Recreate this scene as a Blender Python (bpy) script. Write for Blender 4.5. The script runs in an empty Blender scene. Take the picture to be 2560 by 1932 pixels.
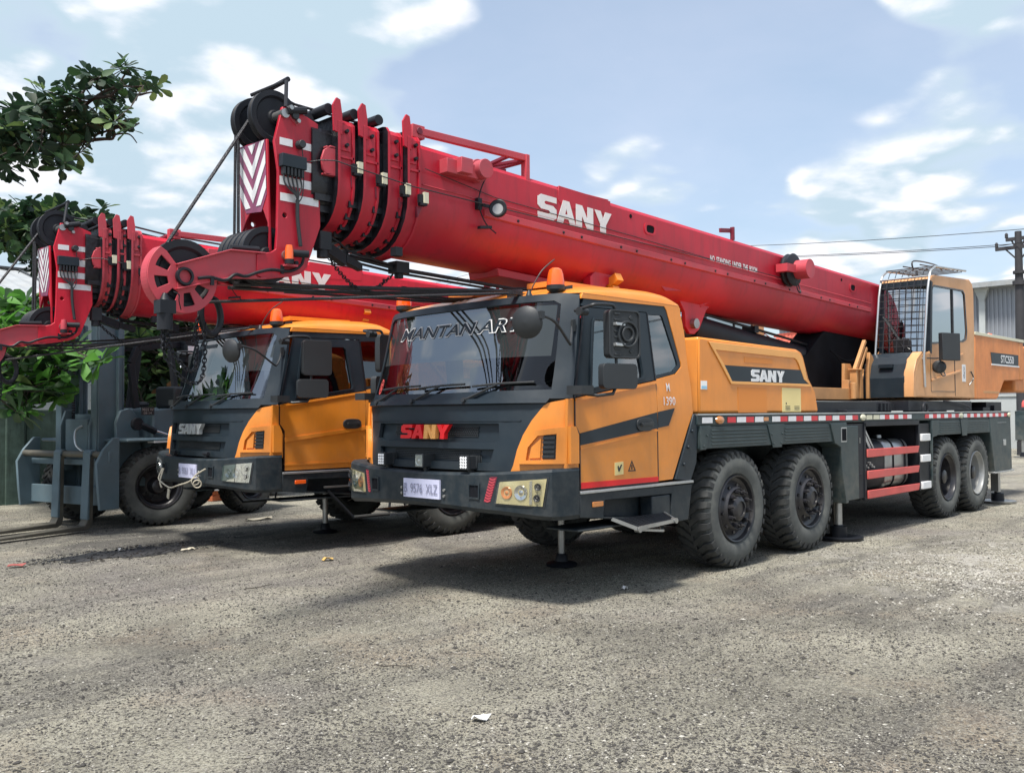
import bpy, math, random
import numpy as np
from mathutils import Vector, Matrix
from mathutils.geometry import delaunay_2d_cdt

S = bpy.context.scene
R_ = math.radians
# ------------------------------------------------------------ camera
CAM = (-5.7534, -6.2603, 1.574)
YAW, PIT, ROL = 0.772563, 0.0299744, -0.0075283
cd = bpy.data.cameras.new("camera")
cam = bpy.data.objects.new("camera", cd)
S.collection.objects.link(cam)
F = Vector((math.cos(YAW)*math.cos(PIT), math.sin(YAW)*math.cos(PIT), math.sin(PIT)))
Rv = Vector((math.sin(YAW), -math.cos(YAW), 0.0))
Uv = Rv.cross(F)
c_, s_ = math.cos(ROL), math.sin(ROL)
R2 = c_*Rv + s_*Uv
U2 = -s_*Rv + c_*Uv
mw = Matrix((R2, U2, -F)).transposed().to_4x4()
mw.translation = CAM
cam.matrix_world = mw
cd.sensor_width = 36.0
cd.sensor_fit = 'HORIZONTAL'
cd.lens = 2300.304/2560*36.0
cd.clip_start = 0.05
cd.clip_end = 3000
S.camera = cam
S.view_settings.view_transform = 'Standard'
S.view_settings.look = 'None'
S.view_settings.exposure = 0.42
S.view_settings.gamma = 1.0
# ------------------------------------------------------------ light
SUN_DIR = Vector((-0.44, -0.13, 1.0)).normalized()
sun_el = math.asin(SUN_DIR.z)
sun_az = math.atan2(SUN_DIR.x, SUN_DIR.y)
sl = bpy.data.lights.new("sun", 'SUN')
sl.energy = 4.6
sl.angle = R_(10)
sl.color = (1.0, 0.95, 0.87)
so = bpy.data.objects.new("sun", sl)
so.rotation_euler = SUN_DIR.to_track_quat('Z', 'Y').to_euler()
S.collection.objects.link(so)
# ------------------------------------------------------------ world: nishita sky + procedural clouds
W = bpy.data.worlds.new("World")
S.world = W
W.use_nodes = True
nt = W.node_tree
nt.nodes.clear()
def wn(t, **k):
    n = nt.nodes.new(t)
    for a, b in k.items():
        setattr(n, a, b)
    return n
def wl(a, b): nt.links.new(a, b)
def wmath(op, a, b=None, clamp=False):
    n = wn('ShaderNodeMath', operation=op, use_clamp=clamp)
    for i, v in enumerate((a, b)):
        if v is None: continue
        if isinstance(v, (int, float)): n.inputs[i].default_value = v
        else: wl(v, n.inputs[i])
    return n.outputs[0]
out = wn('ShaderNodeOutputWorld')
bgs = wn('ShaderNodeBackground')
bgs.inputs['Strength'].default_value = 0.15
sky = wn('ShaderNodeTexSky', sky_type='NISHITA')
sky.sun_disc = False
sky.sun_elevation = sun_el
sky.sun_rotation = sun_az
sky.dust_density = 2.0
sky.ozone_density = 1.6
wl(sky.outputs[0], bgs.inputs['Color'])
bgc = wn('ShaderNodeBackground')
tc = wn('ShaderNodeTexCoord')
sep = wn('ShaderNodeSeparateXYZ')
nrm = wn('ShaderNodeVectorMath', operation='NORMALIZE')
wl(tc.outputs['Generated'], nrm.inputs[0])
wl(nrm.outputs[0], sep.inputs[0])
zc = wmath('MAXIMUM', sep.outputs['Z'], 0.0)
zden = wmath('ADD', zc, 0.22)
cb = wn('ShaderNodeCombineXYZ')
wl(wmath('DIVIDE', sep.outputs['X'], zden), cb.inputs[0])
wl(wmath('DIVIDE', sep.outputs['Y'], zden), cb.inputs[1])
wl(wmath('MULTIPLY', sep.outputs['Z'], 1.6), cb.inputs[2])
def noise(scale, detail, rough, vec, dist=0.0, off=(0, 0, 0)):
    mp = wn('ShaderNodeMapping')
    mp.inputs['Location'].default_value = off
    wl(vec, mp.inputs[0])
    n = wn('ShaderNodeTexNoise')
    n.inputs['Scale'].default_value = scale
    n.inputs['Detail'].default_value = detail
    n.inputs['Roughness'].default_value = rough
    n.inputs['Distortion'].default_value = dist
    wl(mp.outputs[0], n.inputs['Vector'])
    return n.outputs['Fac']
n1 = noise(0.85, 10, 0.53, cb.outputs[0], 0.15, (3.1, 1.7, 0.4))
n2 = noise(2.6, 9, 0.56, cb.outputs[0], 0.2, (7.7, 2.2, 1.4))
def azel(az, el):
    a, e = R_(az), R_(el)
    return (math.cos(a)*math.cos(e), math.sin(a)*math.cos(e), math.sin(e))
def blob(az, el, width, amp):
    d = wn('ShaderNodeVectorMath', operation='DOT_PRODUCT')
    wl(nrm.outputs[0], d.inputs[0])
    d.inputs[1].default_value = azel(az, el)
    mr = wn('ShaderNodeMapRange', interpolation_type='SMOOTHSTEP')
    mr.inputs['From Min'].default_value = math.cos(R_(width))
    mr.inputs['From Max'].default_value = 1.0
    mr.inputs['To Max'].default_value = amp
    wl(d.outputs['Value'], mr.inputs['Value'])
    return mr.outputs[0]
def puff(vec):
    # rounded billows: inverted cell distance, with finer billows on top, warped by noise
    nz = wn('ShaderNodeTexNoise'); nz.inputs['Scale'].default_value = 3.5; nz.inputs['Detail'].default_value = 2; nz.noise_dimensions = '2D'
    wl(vec, nz.inputs['Vector'])
    ad = wn('ShaderNodeVectorMath', operation='MULTIPLY_ADD'); wl(nz.outputs['Color'], ad.inputs[0]); ad.inputs[1].default_value = (0.22, 0.22, 0.22); wl(vec, ad.inputs[2])
    v = wn('ShaderNodeTexVoronoi', feature='SMOOTH_F1', voronoi_dimensions='2D'); v.inputs['Smoothness'].default_value = 0.5; v.inputs['Scale'].default_value = 4.2; v.inputs['Detail'].default_value = 1.0
    v.inputs['Roughness'].default_value = 0.55; v.inputs['Lacunarity'].default_value = 2.4
    wl(ad.outputs[0], v.inputs['Vector'])
    return v.outputs['Distance']
pf0 = puff(cb.outputs[0])
dens = wmath('ADD', wmath('MULTIPLY', n1, 0.72), wmath('MULTIPLY', n2, 0.28))
dens = wmath('ADD', dens, wmath('MULTIPLY', wmath('SUBTRACT', 0.42, pf0), 0.20))
for b in ((67, 24, 25, 0.14), (74, 8, 26, 0.07), (52, 27, 9, 0.08), (62, 20, 5, 0.10), (18, 25, 6, 0.20), (18, 10, 12, 0.13),
          (38, 12, 6, 0.19), (27, 12, 9, 0.10), (55, 5, 16, 0.08), (-38, 14, 24, 0.22), (37, 22, 16, -0.17), (26, 19, 8, -0.10), (45, 17, 9, -0.07)):  # strongest cloud bank is out of view, added to brighten cab window reflections
    dens = wmath('ADD', dens, blob(*b))
cov = wn('ShaderNodeMapRange', interpolation_type='SMOOTHSTEP')
cov.inputs['From Min'].default_value = 0.47
cov.inputs['From Max'].default_value = 0.60
wl(dens, cov.inputs['Value'])
# thin veil everywhere + thick clouds
covf = wmath('ADD', wmath('MULTIPLY', cov.outputs[0], 0.62), 0.38, True)
# cloud shading: bright tops, bluish grey bases
scl = wn('ShaderNodeVectorMath', operation='SCALE')
wl(cb.outputs[0], scl.inputs[0]); scl.inputs['Scale'].default_value = 0.965
m1 = noise(0.85, 10, 0.53, scl.outputs[0], 0.15, (3.1, 1.7, 0.4))
m2 = noise(2.6, 9, 0.56, scl.outputs[0], 0.2, (7.7, 2.2, 1.4))
dif = wmath('SUBTRACT', wmath('ADD', wmath('MULTIPLY', n1, 0.6), wmath('MULTIPLY', n2, 0.25)), wmath('ADD', wmath('MULTIPLY', m1, 0.6), wmath('MULTIPLY', m2, 0.25)))
dif = wmath('ADD', dif, wmath('MULTIPLY', wmath('SUBTRACT', 0.40, pf0), 0.13))
sh = wn('ShaderNodeMapRange', interpolation_type='SMOOTHSTEP')
sh.inputs['From Min'].default_value = -0.05
sh.inputs['From Max'].default_value = 0.04
wl(dif, sh.inputs['Value'])
mixc = wn('ShaderNodeMix', data_type='RGBA')
shm = wmath('ADD', wmath('MULTIPLY', sh.outputs[0], cov.outputs[0]), wmath('MULTIPLY', wmath('SUBTRACT', 1.0, cov.outputs[0]), wmath('ADD', wmath('MULTIPLY', n2, 0.9), 0.0)))
wl(shm, mixc.inputs['Factor'])
mixc.inputs[6].default_value = (0.44, 0.56, 0.65, 1)
mixc.inputs[7].default_value = (0.86, 0.86, 0.90, 1)
wl(mixc.outputs[2], bgc.inputs['Color'])
bgc.inputs['Strength'].default_value = 1.0
mixs = wn('ShaderNodeMixShader')
wl(covf, mixs.inputs[0])
wl(bgs.outputs[0], mixs.inputs[1])
wl(bgc.outputs[0], mixs.inputs[2])
wl(mixs.outputs[0], out.inputs[0])

# ------------------------------------------------------------ materials
MT = {}
def mat(name, col, rough=0.5, metal=0.0, var=0.0, vscale=3.0, dirt=0.0, dcol=(0.16, 0.14, 0.11), dscale=2.5, bump=0.0, bscale=60.0,
        coat=0.0, emit=None, estr=1.0, spec=0.5, streak=0.0, low=0.0):
    m = bpy.data.materials.new(name)
    m.use_nodes = True
    t = m.node_tree
    b = t.nodes['Principled BSDF']
    b.inputs['Roughness'].default_value = rough
    b.inputs['Metallic'].default_value = metal
    b.inputs['Specular IOR Level'].default_value = spec
    b.inputs['Coat Weight'].default_value = coat
    b.inputs['Coat Roughness'].default_value = 0.12
    c4 = (*col, 1)
    b.inputs['Base Color'].default_value = c4
    co = None
    def obj():
        nonlocal co
        if co is None: co = t.nodes.new('ShaderNodeTexCoord')
        return co.outputs['Object']
    last = None
    if var > 0:
        n = t.nodes.new('ShaderNodeTexNoise'); n.inputs['Scale'].default_value = vscale; n.inputs['Detail'].default_value = 6
        t.links.new(obj(), n.inputs['Vector'])
        r = t.nodes.new('ShaderNodeMapRange'); r.inputs['From Min'].default_value = 0.3; r.inputs['From Max'].default_value = 0.7
        r.inputs['To Min'].default_value = 1-var; r.inputs['To Max'].default_value = 1+var
        t.links.new(n.outputs['Fac'], r.inputs['Value'])
        mx = t.nodes.new('ShaderNodeMix'); mx.data_type = 'RGBA'; mx.blend_type = 'MULTIPLY'; mx.inputs['Factor'].default_value = 1
        mx.inputs[6].default_value = c4
        t.links.new(r.outputs[0], mx.inputs[7])
        last = mx.outputs[2]
    if dirt > 0:
        n = t.nodes.new('ShaderNodeTexNoise'); n.inputs['Scale'].default_value = dscale; n.inputs['Detail'].default_value = 10; n.inputs['Roughness'].default_value = 0.68
        t.links.new(obj(), n.inputs['Vector'])
        r = t.nodes.new('ShaderNodeMapRange'); r.inputs['From Min'].default_value = 0.44; r.inputs['From Max'].default_value = 0.72
        r.inputs['To Max'].default_value = dirt
        t.links.new(n.outputs['Fac'], r.inputs['Value'])
        mx = t.nodes.new('ShaderNodeMix'); mx.data_type = 'RGBA'
        t.links.new(r.outputs[0], mx.inputs['Factor'])
        if last: t.links.new(last, mx.inputs[6])
        else: mx.inputs[6].default_value = c4
        mx.inputs[7].default_value = (*dcol, 1)
        last = mx.outputs[2]
        rr = t.nodes.new('ShaderNodeMapRange'); rr.inputs['To Max'].default_value = min(1, rough+0.4); rr.inputs['To Min'].default_value = rough
        t.links.new(r.outputs[0], rr.inputs['Value'])
        t.links.new(rr.outputs[0], b.inputs['Roughness'])
    if streak > 0 or low > 0:
        g = t.nodes.new('ShaderNodeNewGeometry')
        vt = t.nodes.new('ShaderNodeVectorTransform'); vt.vector_type = 'POINT'; vt.convert_from = 'WORLD'; vt.convert_to = 'OBJECT'
    if streak > 0:
        mp = t.nodes.new('ShaderNodeMapping'); mp.inputs['Scale'].default_value = (9, 9, 0.9); t.links.new(obj(), mp.inputs[0])
        n = t.nodes.new('ShaderNodeTexNoise'); n.inputs['Scale'].default_value = 1.0; n.inputs['Detail'].default_value = 9; n.inputs['Roughness'].default_value = 0.7
        t.links.new(mp.outputs[0], n.inputs['Vector'])
        r = t.nodes.new('ShaderNodeMapRange'); r.inputs['From Min'].default_value = 0.50; r.inputs['From Max'].default_value = 0.72; r.inputs['To Max'].default_value = streak
        t.links.new(n.outputs['Fac'], r.inputs['Value'])
        mx = t.nodes.new('ShaderNodeMix'); mx.data_type = 'RGBA'; t.links.new(r.outputs[0], mx.inputs['Factor'])
        if last: t.links.new(last, mx.inputs[6])
        else: mx.inputs[6].default_value = c4
        mx.inputs[7].default_value = (*[q*0.35 for q in dcol], 1)
        last = mx.outputs[2]
    if low > 0:
        sp = t.nodes.new('ShaderNodeSeparateXYZ'); t.links.new(g.outputs['Position'], sp.inputs[0])
        r = t.nodes.new('ShaderNodeMapRange'); r.inputs['From Min'].default_value = 1.45; r.inputs['From Max'].default_value = 0.55; r.inputs['To Max'].default_value = low
        t.links.new(sp.outputs['Z'], r.inputs['Value'])
        n = t.nodes.new('ShaderNodeTexNoise'); n.inputs['Scale'].default_value = 7; n.inputs['Detail'].default_value = 9; n.inputs['Roughness'].default_value = 0.75
        t.links.new(obj(), n.inputs['Vector'])
        r2 = t.nodes.new('ShaderNodeMapRange'); r2.inputs['From Min'].default_value = 0.35; r2.inputs['From Max'].default_value = 0.65
        t.links.new(n.outputs['Fac'], r2.inputs['Value'])
        ml = t.nodes.new('ShaderNodeMath'); ml.operation = 'MULTIPLY'; t.links.new(r.outputs[0], ml.inputs[0]); t.links.new(r2.outputs[0], ml.inputs[1])
        mx = t.nodes.new('ShaderNodeMix'); mx.data_type = 'RGBA'; t.links.new(ml.outputs[0], mx.inputs['Factor'])
        if last: t.links.new(last, mx.inputs[6])
        else: mx.inputs[6].default_value = c4
        mx.inputs[7].default_value = (0.20, 0.18, 0.145, 1)
        last = mx.outputs[2]
    if last: t.links.new(last, b.inputs['Base Color'])
    if bump > 0:
        n = t.nodes.new('ShaderNodeTexNoise'); n.inputs['Scale'].default_value = bscale; n.inputs['Detail'].default_value = 5
        t.links.new(obj(), n.inputs['Vector'])
        bp = t.nodes.new('ShaderNodeBump'); bp.inputs['Strength'].default_value = bump; bp.inputs['Distance'].default_value = 0.01
        t.links.new(n.outputs['Fac'], bp.inputs['Height'])
        t.links.new(bp.outputs[0], b.inputs['Normal'])
    if emit:
        b.inputs['Emission Color'].default_value = (*emit, 1); b.inputs['Emission Strength'].default_value = estr
    MT[name] = m
    return m
mat('yellow_paint', (0.72, 0.24, 0.022), 0.38, bump=0.4, bscale=2.6, var=0.09, dirt=0.28, dcol=(0.45, 0.22, 0.08), coat=0.2, streak=0.13, low=0.35)
mat('yellow_trim', (0.80, 0.38, 0.10), 0.4, var=0.05, dirt=0.15, dcol=(0.5, 0.3, 0.12))
mat('tan_paint', (0.52, 0.26, 0.10), 0.5, var=0.12, dirt=0.5, dcol=(0.30, 0.17, 0.09))
mat('orange_faded', (0.66, 0.23, 0.06), 0.5, var=0.14, dirt=0.6, dcol=(0.46, 0.19, 0.10), dscale=1.6, streak=0.3)
mat('red_paint', (0.44, 0.008, 0.026), 0.42, bump=0.35, bscale=2.2, var=0.18, vscale=1.5, dirt=0.45, dcol=(0.40, 0.05, 0.08), dscale=1.3, coat=0.0, streak=0.4)
mat('red_bright', (0.56, 0.012, 0.034), 0.36, bump=0.35, bscale=2.2, var=0.06, vscale=1.5, dirt=0.12, dcol=(0.40, 0.03, 0.05), dscale=1.1, coat=0.0, streak=0.3)
mat('red_dusty', (0.48, 0.045, 0.065), 0.5, var=0.12, dirt=0.6, dcol=(0.28, 0.09, 0.11))
mat('red_dark', (0.17, 0.012, 0.03), 0.5, var=0.2, dirt=0.5, dcol=(0.05, 0.02, 0.04))
mat('charcoal', (0.012, 0.021, 0.030), 0.42, var=0.15, dirt=0.28, dcol=(0.05, 0.06, 0.068), low=0.12, spec=0.35)
mat('dark_green', (0.018, 0.036, 0.041), 0.45, var=0.2, dirt=0.5, dcol=(0.08, 0.10, 0.10), dscale=5, low=0.4, streak=0.0)
mat('bumper_paint', (0.012, 0.021, 0.029), 0.45, spec=0.3, var=0.12, dirt=0.35, dcol=(0.06, 0.068, 0.072), dscale=7, low=0.15)
mat('black_plastic', (0.022, 0.026, 0.030), 0.5, var=0.1, bump=0.15, bscale=150)
mat('black_steel', (0.011, 0.013, 0.018), 0.48, var=0.3, dirt=0.35, dcol=(0.035, 0.035, 0.04), spec=0.3)
mat('grease', (0.010, 0.010, 0.014), 0.35, var=0.4, vscale=14, bump=0.5, bscale=25)
mat('underside', (0.010, 0.011, 0.014), 0.85, var=0.3, spec=0.08)
mat('rubber', (0.032, 0.034, 0.035), 0.82, var=0.25, dirt=0.6, dcol=(0.095, 0.098, 0.09), dscale=4, bump=0.25, bscale=40)
mat('rubber_wall', (0.078, 0.083, 0.080), 0.85, var=0.2, vscale=5, dirt=0.6, dcol=(0.155, 0.16, 0.145), dscale=6, bump=0.15, bscale=60)
mat('rim_black', (0.018, 0.018, 0.022), 0.3, var=0.2, dirt=0.35, dcol=(0.07, 0.065, 0.06), dscale=9)
mat('rim_grey', (0.30, 0.31, 0.31), 0.4, 0.3, var=0.2, dirt=0.5)
mat('steel', (0.42, 0.43, 0.43), 0.32, 0.85, var=0.15, dirt=0.4)
mat('chrome', (0.62, 0.63, 0.64), 0.14, 1.0)
mat('silver_trim', (0.50, 0.52, 0.53), 0.3, 0.7, dirt=0.4)
mat('white_paint', (0.72, 0.73, 0.74), 0.4, var=0.05, dirt=0.25, dcol=(0.45, 0.44, 0.42))
mat('white_reflector', (0.72, 0.72, 0.74), 0.35, var=0.06, vscale=30)
mat('red_reflector', (0.60, 0.02, 0.035), 0.35, var=0.1, vscale=30)
mat('red_bar', (0.58, 0.085, 0.075), 0.5, var=0.15, dirt=0.4, dcol=(0.45, 0.18, 0.16))
mat('orange_lens', (0.95, 0.13, 0.015), 0.2, coat=0.6)
mat('amber_lens', (0.55, 0.20, 0.045), 0.2, coat=0.8)
mat('lamp_yellowed', (0.55, 0.49, 0.27), 0.18, 0.35, coat=0.8, var=0.15, vscale=9)
mat('lamp_clear', (0.50, 0.53, 0.52), 0.14, 0.6, coat=0.8, var=0.2, vscale=9)
mat('plate', (0.62, 0.63, 0.82), 0.4, var=0.05)
mat('plate_text', (0.25, 0.26, 0.36), 0.5)
mat('grey_letters', (0.48, 0.50, 0.50), 0.35, 0.3)
mat('red_letters', (0.72, 0.008, 0.012), 0.4)
mat('purple_paint', (0.24, 0.06, 0.13), 0.45, var=0.1)
mat('rope', (0.018, 0.018, 0.022), 0.5, var=0.2, bump=0.6, bscale=90)
mat('fabric_dark', (0.03, 0.03, 0.034), 0.8, var=0.2)
mat('visor', (0.16, 0.16, 0.16), 0.6, var=0.05)
mat('sticker', (0.74, 0.60, 0.26), 0.5, var=0.06)
mat('faded_patch', (0.66, 0.22, 0.030), 0.5)
mat('blue_sticker', (0.30, 0.55, 0.72), 0.4)
mat('paper', (0.85, 0.85, 0.83), 0.6)
mat('leather_tag', (0.50, 0.46, 0.36), 0.7, dirt=0.4)
mat('cream', (0.62, 0.60, 0.45), 0.5)
mat('led', (0.9, 0.92, 0.95), 0.2, coat=0.5)

mat('cab_tan', (0.61, 0.315, 0.135), 0.42, var=0.08, dirt=0.3, dcol=(0.42, 0.22, 0.10))
def glassmat(name, tint, refl=0.5, mul=0.85, add=0.07):
    m = bpy.data.materials.new(name)
    m.use_nodes = True
    t = m.node_tree
    t.nodes.clear()
    o = t.nodes.new('ShaderNodeOutputMaterial')
    tr = t.nodes.new('ShaderNodeBsdfTransparent'); tr.inputs[0].default_value = (*tint, 1)
    gl = t.nodes.new('ShaderNodeBsdfGlossy'); gl.inputs['Roughness'].default_value = 0.015; gl.inputs[0].default_value = (0.92, 0.97, 1.0, 1)
    lw = t.nodes.new('ShaderNodeLayerWeight'); lw.inputs['Blend'].default_value = refl
    ml = t.nodes.new('ShaderNodeMath'); ml.operation = 'MULTIPLY_ADD'; ml.inputs[1].default_value = mul; ml.inputs[2].default_value = add
    ml.use_clamp = True
    t.links.new(lw.outputs['Fresnel'], ml.inputs[0])
    mx = t.nodes.new('ShaderNodeMixShader')
    t.links.new(ml.outputs[0], mx.inputs[0])
    t.links.new(tr.outputs[0], mx.inputs[1])
    t.links.new(gl.outputs[0], mx.inputs[2])
    t.links.new(mx.outputs[0], o.inputs[0])
    MT[name] = m
glassmat('windshield_glass', (0.42, 0.46, 0.47), 0.40, 0.21, 0.025)
glassmat('side_glass', (0.30, 0.34, 0.36), 0.42, 0.9, 0.14)
glassmat('cabin_glass', (0.10, 0.12, 0.15), 0.5, 0.9, 0.30)
glassmat('lens_glass', (0.95, 0.95, 0.93), 0.4, 0.6, 0.05)
glassmat('tint_glass', (0.10, 0.11, 0.12), 0.36)

# ------------------------------------------------------------ mesh helpers
COL = S.collection
I3 = Matrix.Identity(3)
SPLIT = {k: k for k in ('boom_bracket', 'top_frame', 'mast_bracket', 'superstructure_frame', 'side_frame', 'bolt', 'lift_cylinder', 'side_plates', 'winch', 'angle_sensor', 'handrail', 'body_trim', 'rope_guard', 'corner_panel', 'fender', 'tilt_cylinder', 'lift_chain', 'headlight', 'latch', 'boom_opening', 'warning_sticker', 'head_stripe')}
SPLIT.update({'axles': 'axle', 'deck_fittings': 'deck_fitting', 'side_plates': 'side_plate'})
for k in ('superstructure_frame', 'corner_panel', 'fender', 'headlight', 'mast_bracket'): SPLIT.pop(k)
SPLIT['mast_bracket'] = 'mast_bracket'
class MB:
    def __init__(s): s.v = []; s.f = []; s.m = []; s.T = None
    def add(s, vs, fs, mi=0):
        o = len(s.v)
        if s.T: vs = [s.T @ Vector(p) for p in vs]
        s.v += [tuple(p) for p in vs]
        s.f += [tuple(i+o for i in f) for f in fs]
        s.m += [mi]*len(fs)
        return s
    def box(s, a, b, mi=0):
        x0, x1 = sorted((a[0], b[0])); y0, y1 = sorted((a[1], b[1])); z0, z1 = sorted((a[2], b[2]))
        vs = [(x0, y0, z0), (x1, y0, z0), (x1, y1, z0), (x0, y1, z0), (x0, y0, z1), (x1, y0, z1), (x1, y1, z1), (x0, y1, z1)]
        return s.add(vs, [(0, 3, 2, 1), (4, 5, 6, 7), (0, 1, 5, 4), (1, 2, 6, 5), (2, 3, 7, 6), (3, 0, 4, 7)], mi)
    def obox(s, c, u, v, w, mi=0):
        c, u, v, w = Vector(c), Vector(u), Vector(v), Vector(w)
        vs = [c+i*u+j*v+k*w for k in (-1, 1) for j in (-1, 1) for i in (-1, 1)]
        return s.add(vs, [(0, 2, 3, 1), (4, 5, 7, 6), (0, 1, 5, 4), (1, 3, 7, 5), (3, 2, 6, 7), (2, 0, 4, 6)], mi)
    def bar(s, p, q, w, h, mi=0, up=(0, 0, 1)):
        p, q = Vector(p), Vector(q); d = q-p
        u = d.cross(Vector(up))
        if u.length < 1e-6: u = d.cross(Vector((1, 0, 0)))
        u.normalize(); n = u.cross(d).normalized()
        return s.obox((p+q)/2, d/2, u*w/2, n*h/2, mi)
    def cyl(s, p, q, r0, r1=None, n=20, mi=0, caps=True):
        r1 = r0 if r1 is None else r1
        p, q = Vector(p), Vector(q); d = (q-p).normalized()
        u = d.orthogonal().normalized(); w = d.cross(u)
        vs = []
        for c, r in ((p, r0), (q, r1)):
            for i in range(n):
                a = 2*math.pi*i/n
                vs.append(c+u*math.cos(a)*r+w*math.sin(a)*r)
        fs = [(i, (i+1) % n, n+(i+1) % n, n+i) for i in range(n)]
        if caps: fs += [tuple(range(n-1, -1, -1)), tuple(range(n, 2*n))]
        return s.add(vs, fs, mi)
    def lathe(s, prof, c, ax, n=32, mi=0, closed=False):
        # prof: (along axis, radius)
        c = Vector(c); d = Vector(ax).normalized(); u = d.orthogonal().normalized(); w = d.cross(u)
        vs = []
        for (a, r) in prof:
            for i in range(n):
                t = 2*math.pi*i/n
                vs.append(c+d*a+u*math.cos(t)*r+w*math.sin(t)*r)
        fs = []
        m = len(prof)
        for j in range(m if closed else m-1):
            k = (j+1) % m
            fs += [(j*n+i, j*n+(i+1) % n, k*n+(i+1) % n, k*n+i) for i in range(n)]
        return s.add(vs, fs, mi)
    def tube(s, pts, r, n=8, mi=0, caps=True):
        pts = [Vector(p) for p in pts]
        rs = r if isinstance(r, (list, tuple)) else [r]*len(pts)
        vs = []; u = None
        for i, p in enumerate(pts):
            d = (pts[min(i+1, len(pts)-1)]-pts[max(i-1, 0)])
            d = d.normalized() if d.length > 1e-9 else Vector((0, 0, 1))
            if u is None: u = d.orthogonal().normalized()
            else:
                u = u-d*u.dot(d)
                u = u.normalized() if u.length > 1e-6 else d.orthogonal().normalized()
            w = d.cross(u)
            for k in range(n):
                a = 2*math.pi*k/n
                vs.append(p+(u*math.cos(a)+w*math.sin(a))*rs[i])
        fs = []
        for j in range(len(pts)-1):
            fs += [(j*n+i, j*n+(i+1) % n, (j+1)*n+(i+1) % n, (j+1)*n+i) for i in range(n)]
        if caps: fs += [tuple(range(n-1, -1, -1)), tuple(range((len(pts)-1)*n, len(pts)*n))]
        return s.add(vs, fs, mi)
    def flat(s, poly, o, u, v, depth, holes=(), mi=0):
        # polygon in the plane (o,u,v); extruded by depth along u x v (both ways from 0 to depth)
        fn = lambda a, b: Vector(o)+Vector(u)*a+Vector(v)*b
        n = Vector(u).cross(Vector(v)).normalized()
        return s.patch(poly, fn, -depth, holes, None, mi, nrm=n)
    def patch(s, poly, fn, thick, holes=(), step=None, mi=0, nrm=None):
        # surface patch over a 2-D polygon, given thickness inward (-normal)
        pts = []; edges = []
        def addloop(L):
            L = list(L)
            dense = []
            for i in range(len(L)):
                a, b = L[i], L[(i+1) % len(L)]
                k = 1
                if step: k = max(1, int(math.ceil(math.hypot(b[0]-a[0], b[1]-a[1])/step)))
                for j in range(k): dense.append((a[0]+(b[0]-a[0])*j/k, a[1]+(b[1]-a[1])*j/k))
            o = len(pts)
            pts.extend(dense)
            edges.extend([(o+i, o+(i+1) % len(dense)) for i in range(len(dense))])
        addloop(poly)
        for h in holes: addloop(h)
        def inside(p, L):
            x, y = p; r = False
            for i in range(len(L)):
                x0, y0 = L[i]; x1, y1 = L[i-1]
                if (y0 > y) != (y1 > y) and x < (x1-x0)*(y-y0)/(y1-y0)+x0: r = not r
            return r
        ok = lambda p: inside(p, poly) and not any(inside(p, h) for h in holes)
        if step:
            xs = [p[0] for p in poly]; ys = [p[1] for p in poly]
            nx = int((max(xs)-min(xs))/step)+1; ny = int((max(ys)-min(ys))/step)+1
            for i in range(1, nx):
                for j in range(1, ny):
                    p = (min(xs)+(max(xs)-min(xs))*i/nx, min(ys)+(max(ys)-min(ys))*j/ny)
                    if ok(p) and all(abs(p[0]-q[0])+abs(p[1]-q[1]) > step*0.45 for q in pts[:len(edges)]): pts.append(p)
        V2, E2, F2, *_ = delaunay_2d_cdt([Vector(p) for p in pts], edges, [], 0, 1e-6)
        P = [(p.x, p.y) for p in V2]
        tris = [f for f in F2 if ok((sum(P[i][0] for i in f)/len(f), sum(P[i][1] for i in f)/len(f)))]
        top = [Vector(fn(*p)) for p in P]
        if thick == 0: return s.add(top, [tuple(f) for f in tris], mi)
        e = 1e-3
        bot = []
        for p, q in zip(P, top):
            if nrm is not None: n = nrm
            else:
                n = (Vector(fn(p[0]+e, p[1]))-Vector(fn(p[0]-e, p[1]))).cross(Vector(fn(p[0], p[1]+e))-Vector(fn(p[0], p[1]-e)))
                n.normalize()
            bot.append(q-n*thick)
        k = len(top)
        fs = [tuple(f) for f in tris]+[tuple(i+k for i in reversed(f)) for f in tris]
        cnt = {}
        for f in tris:
            for i in range(len(f)):
                a, b = f[i], f[(i+1) % len(f)]
                cnt[(a, b)] = 1
        for (a, b) in list(cnt):
            if (b, a) not in cnt: fs.append((b, a, a+k, b+k))
        if thick < 0: fs = [tuple(reversed(f)) for f in fs]
        return s.add(top+bot, fs, mi)
    def clusters(s):
        # loose islands, merged when their boxes (nearly) touch
        n = len(s.v); par = list(range(n))
        def find(a):
            while par[a] != a: par[a] = par[par[a]]; a = par[a]
            return a
        for f in s.f:
            r = find(f[0])
            for i in f[1:]: par[find(i)] = r
        isl = {}
        for i in range(n): isl.setdefault(find(i), []).append(i)
        bx_ = []
        for k, ids in isl.items():
            P = [s.v[i] for i in ids]
            bx_.append([[min(p[a] for p in P)-.008 for a in range(3)], [max(p[a] for p in P)+.008 for a in range(3)], {k}])
        ch = True
        while ch:
            ch = False
            for i in range(len(bx_)):
                for j in range(i+1, len(bx_)):
                    A, B_ = bx_[i], bx_[j]
                    if all(A[0][a] <= B_[1][a] and B_[0][a] <= A[1][a] for a in range(3)):
                        for a in range(3): A[0][a] = min(A[0][a], B_[0][a]); A[1][a] = max(A[1][a], B_[1][a])
                        A[2] |= B_[2]; del bx_[j]; ch = True; break
                if ch: break
        res = []
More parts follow.
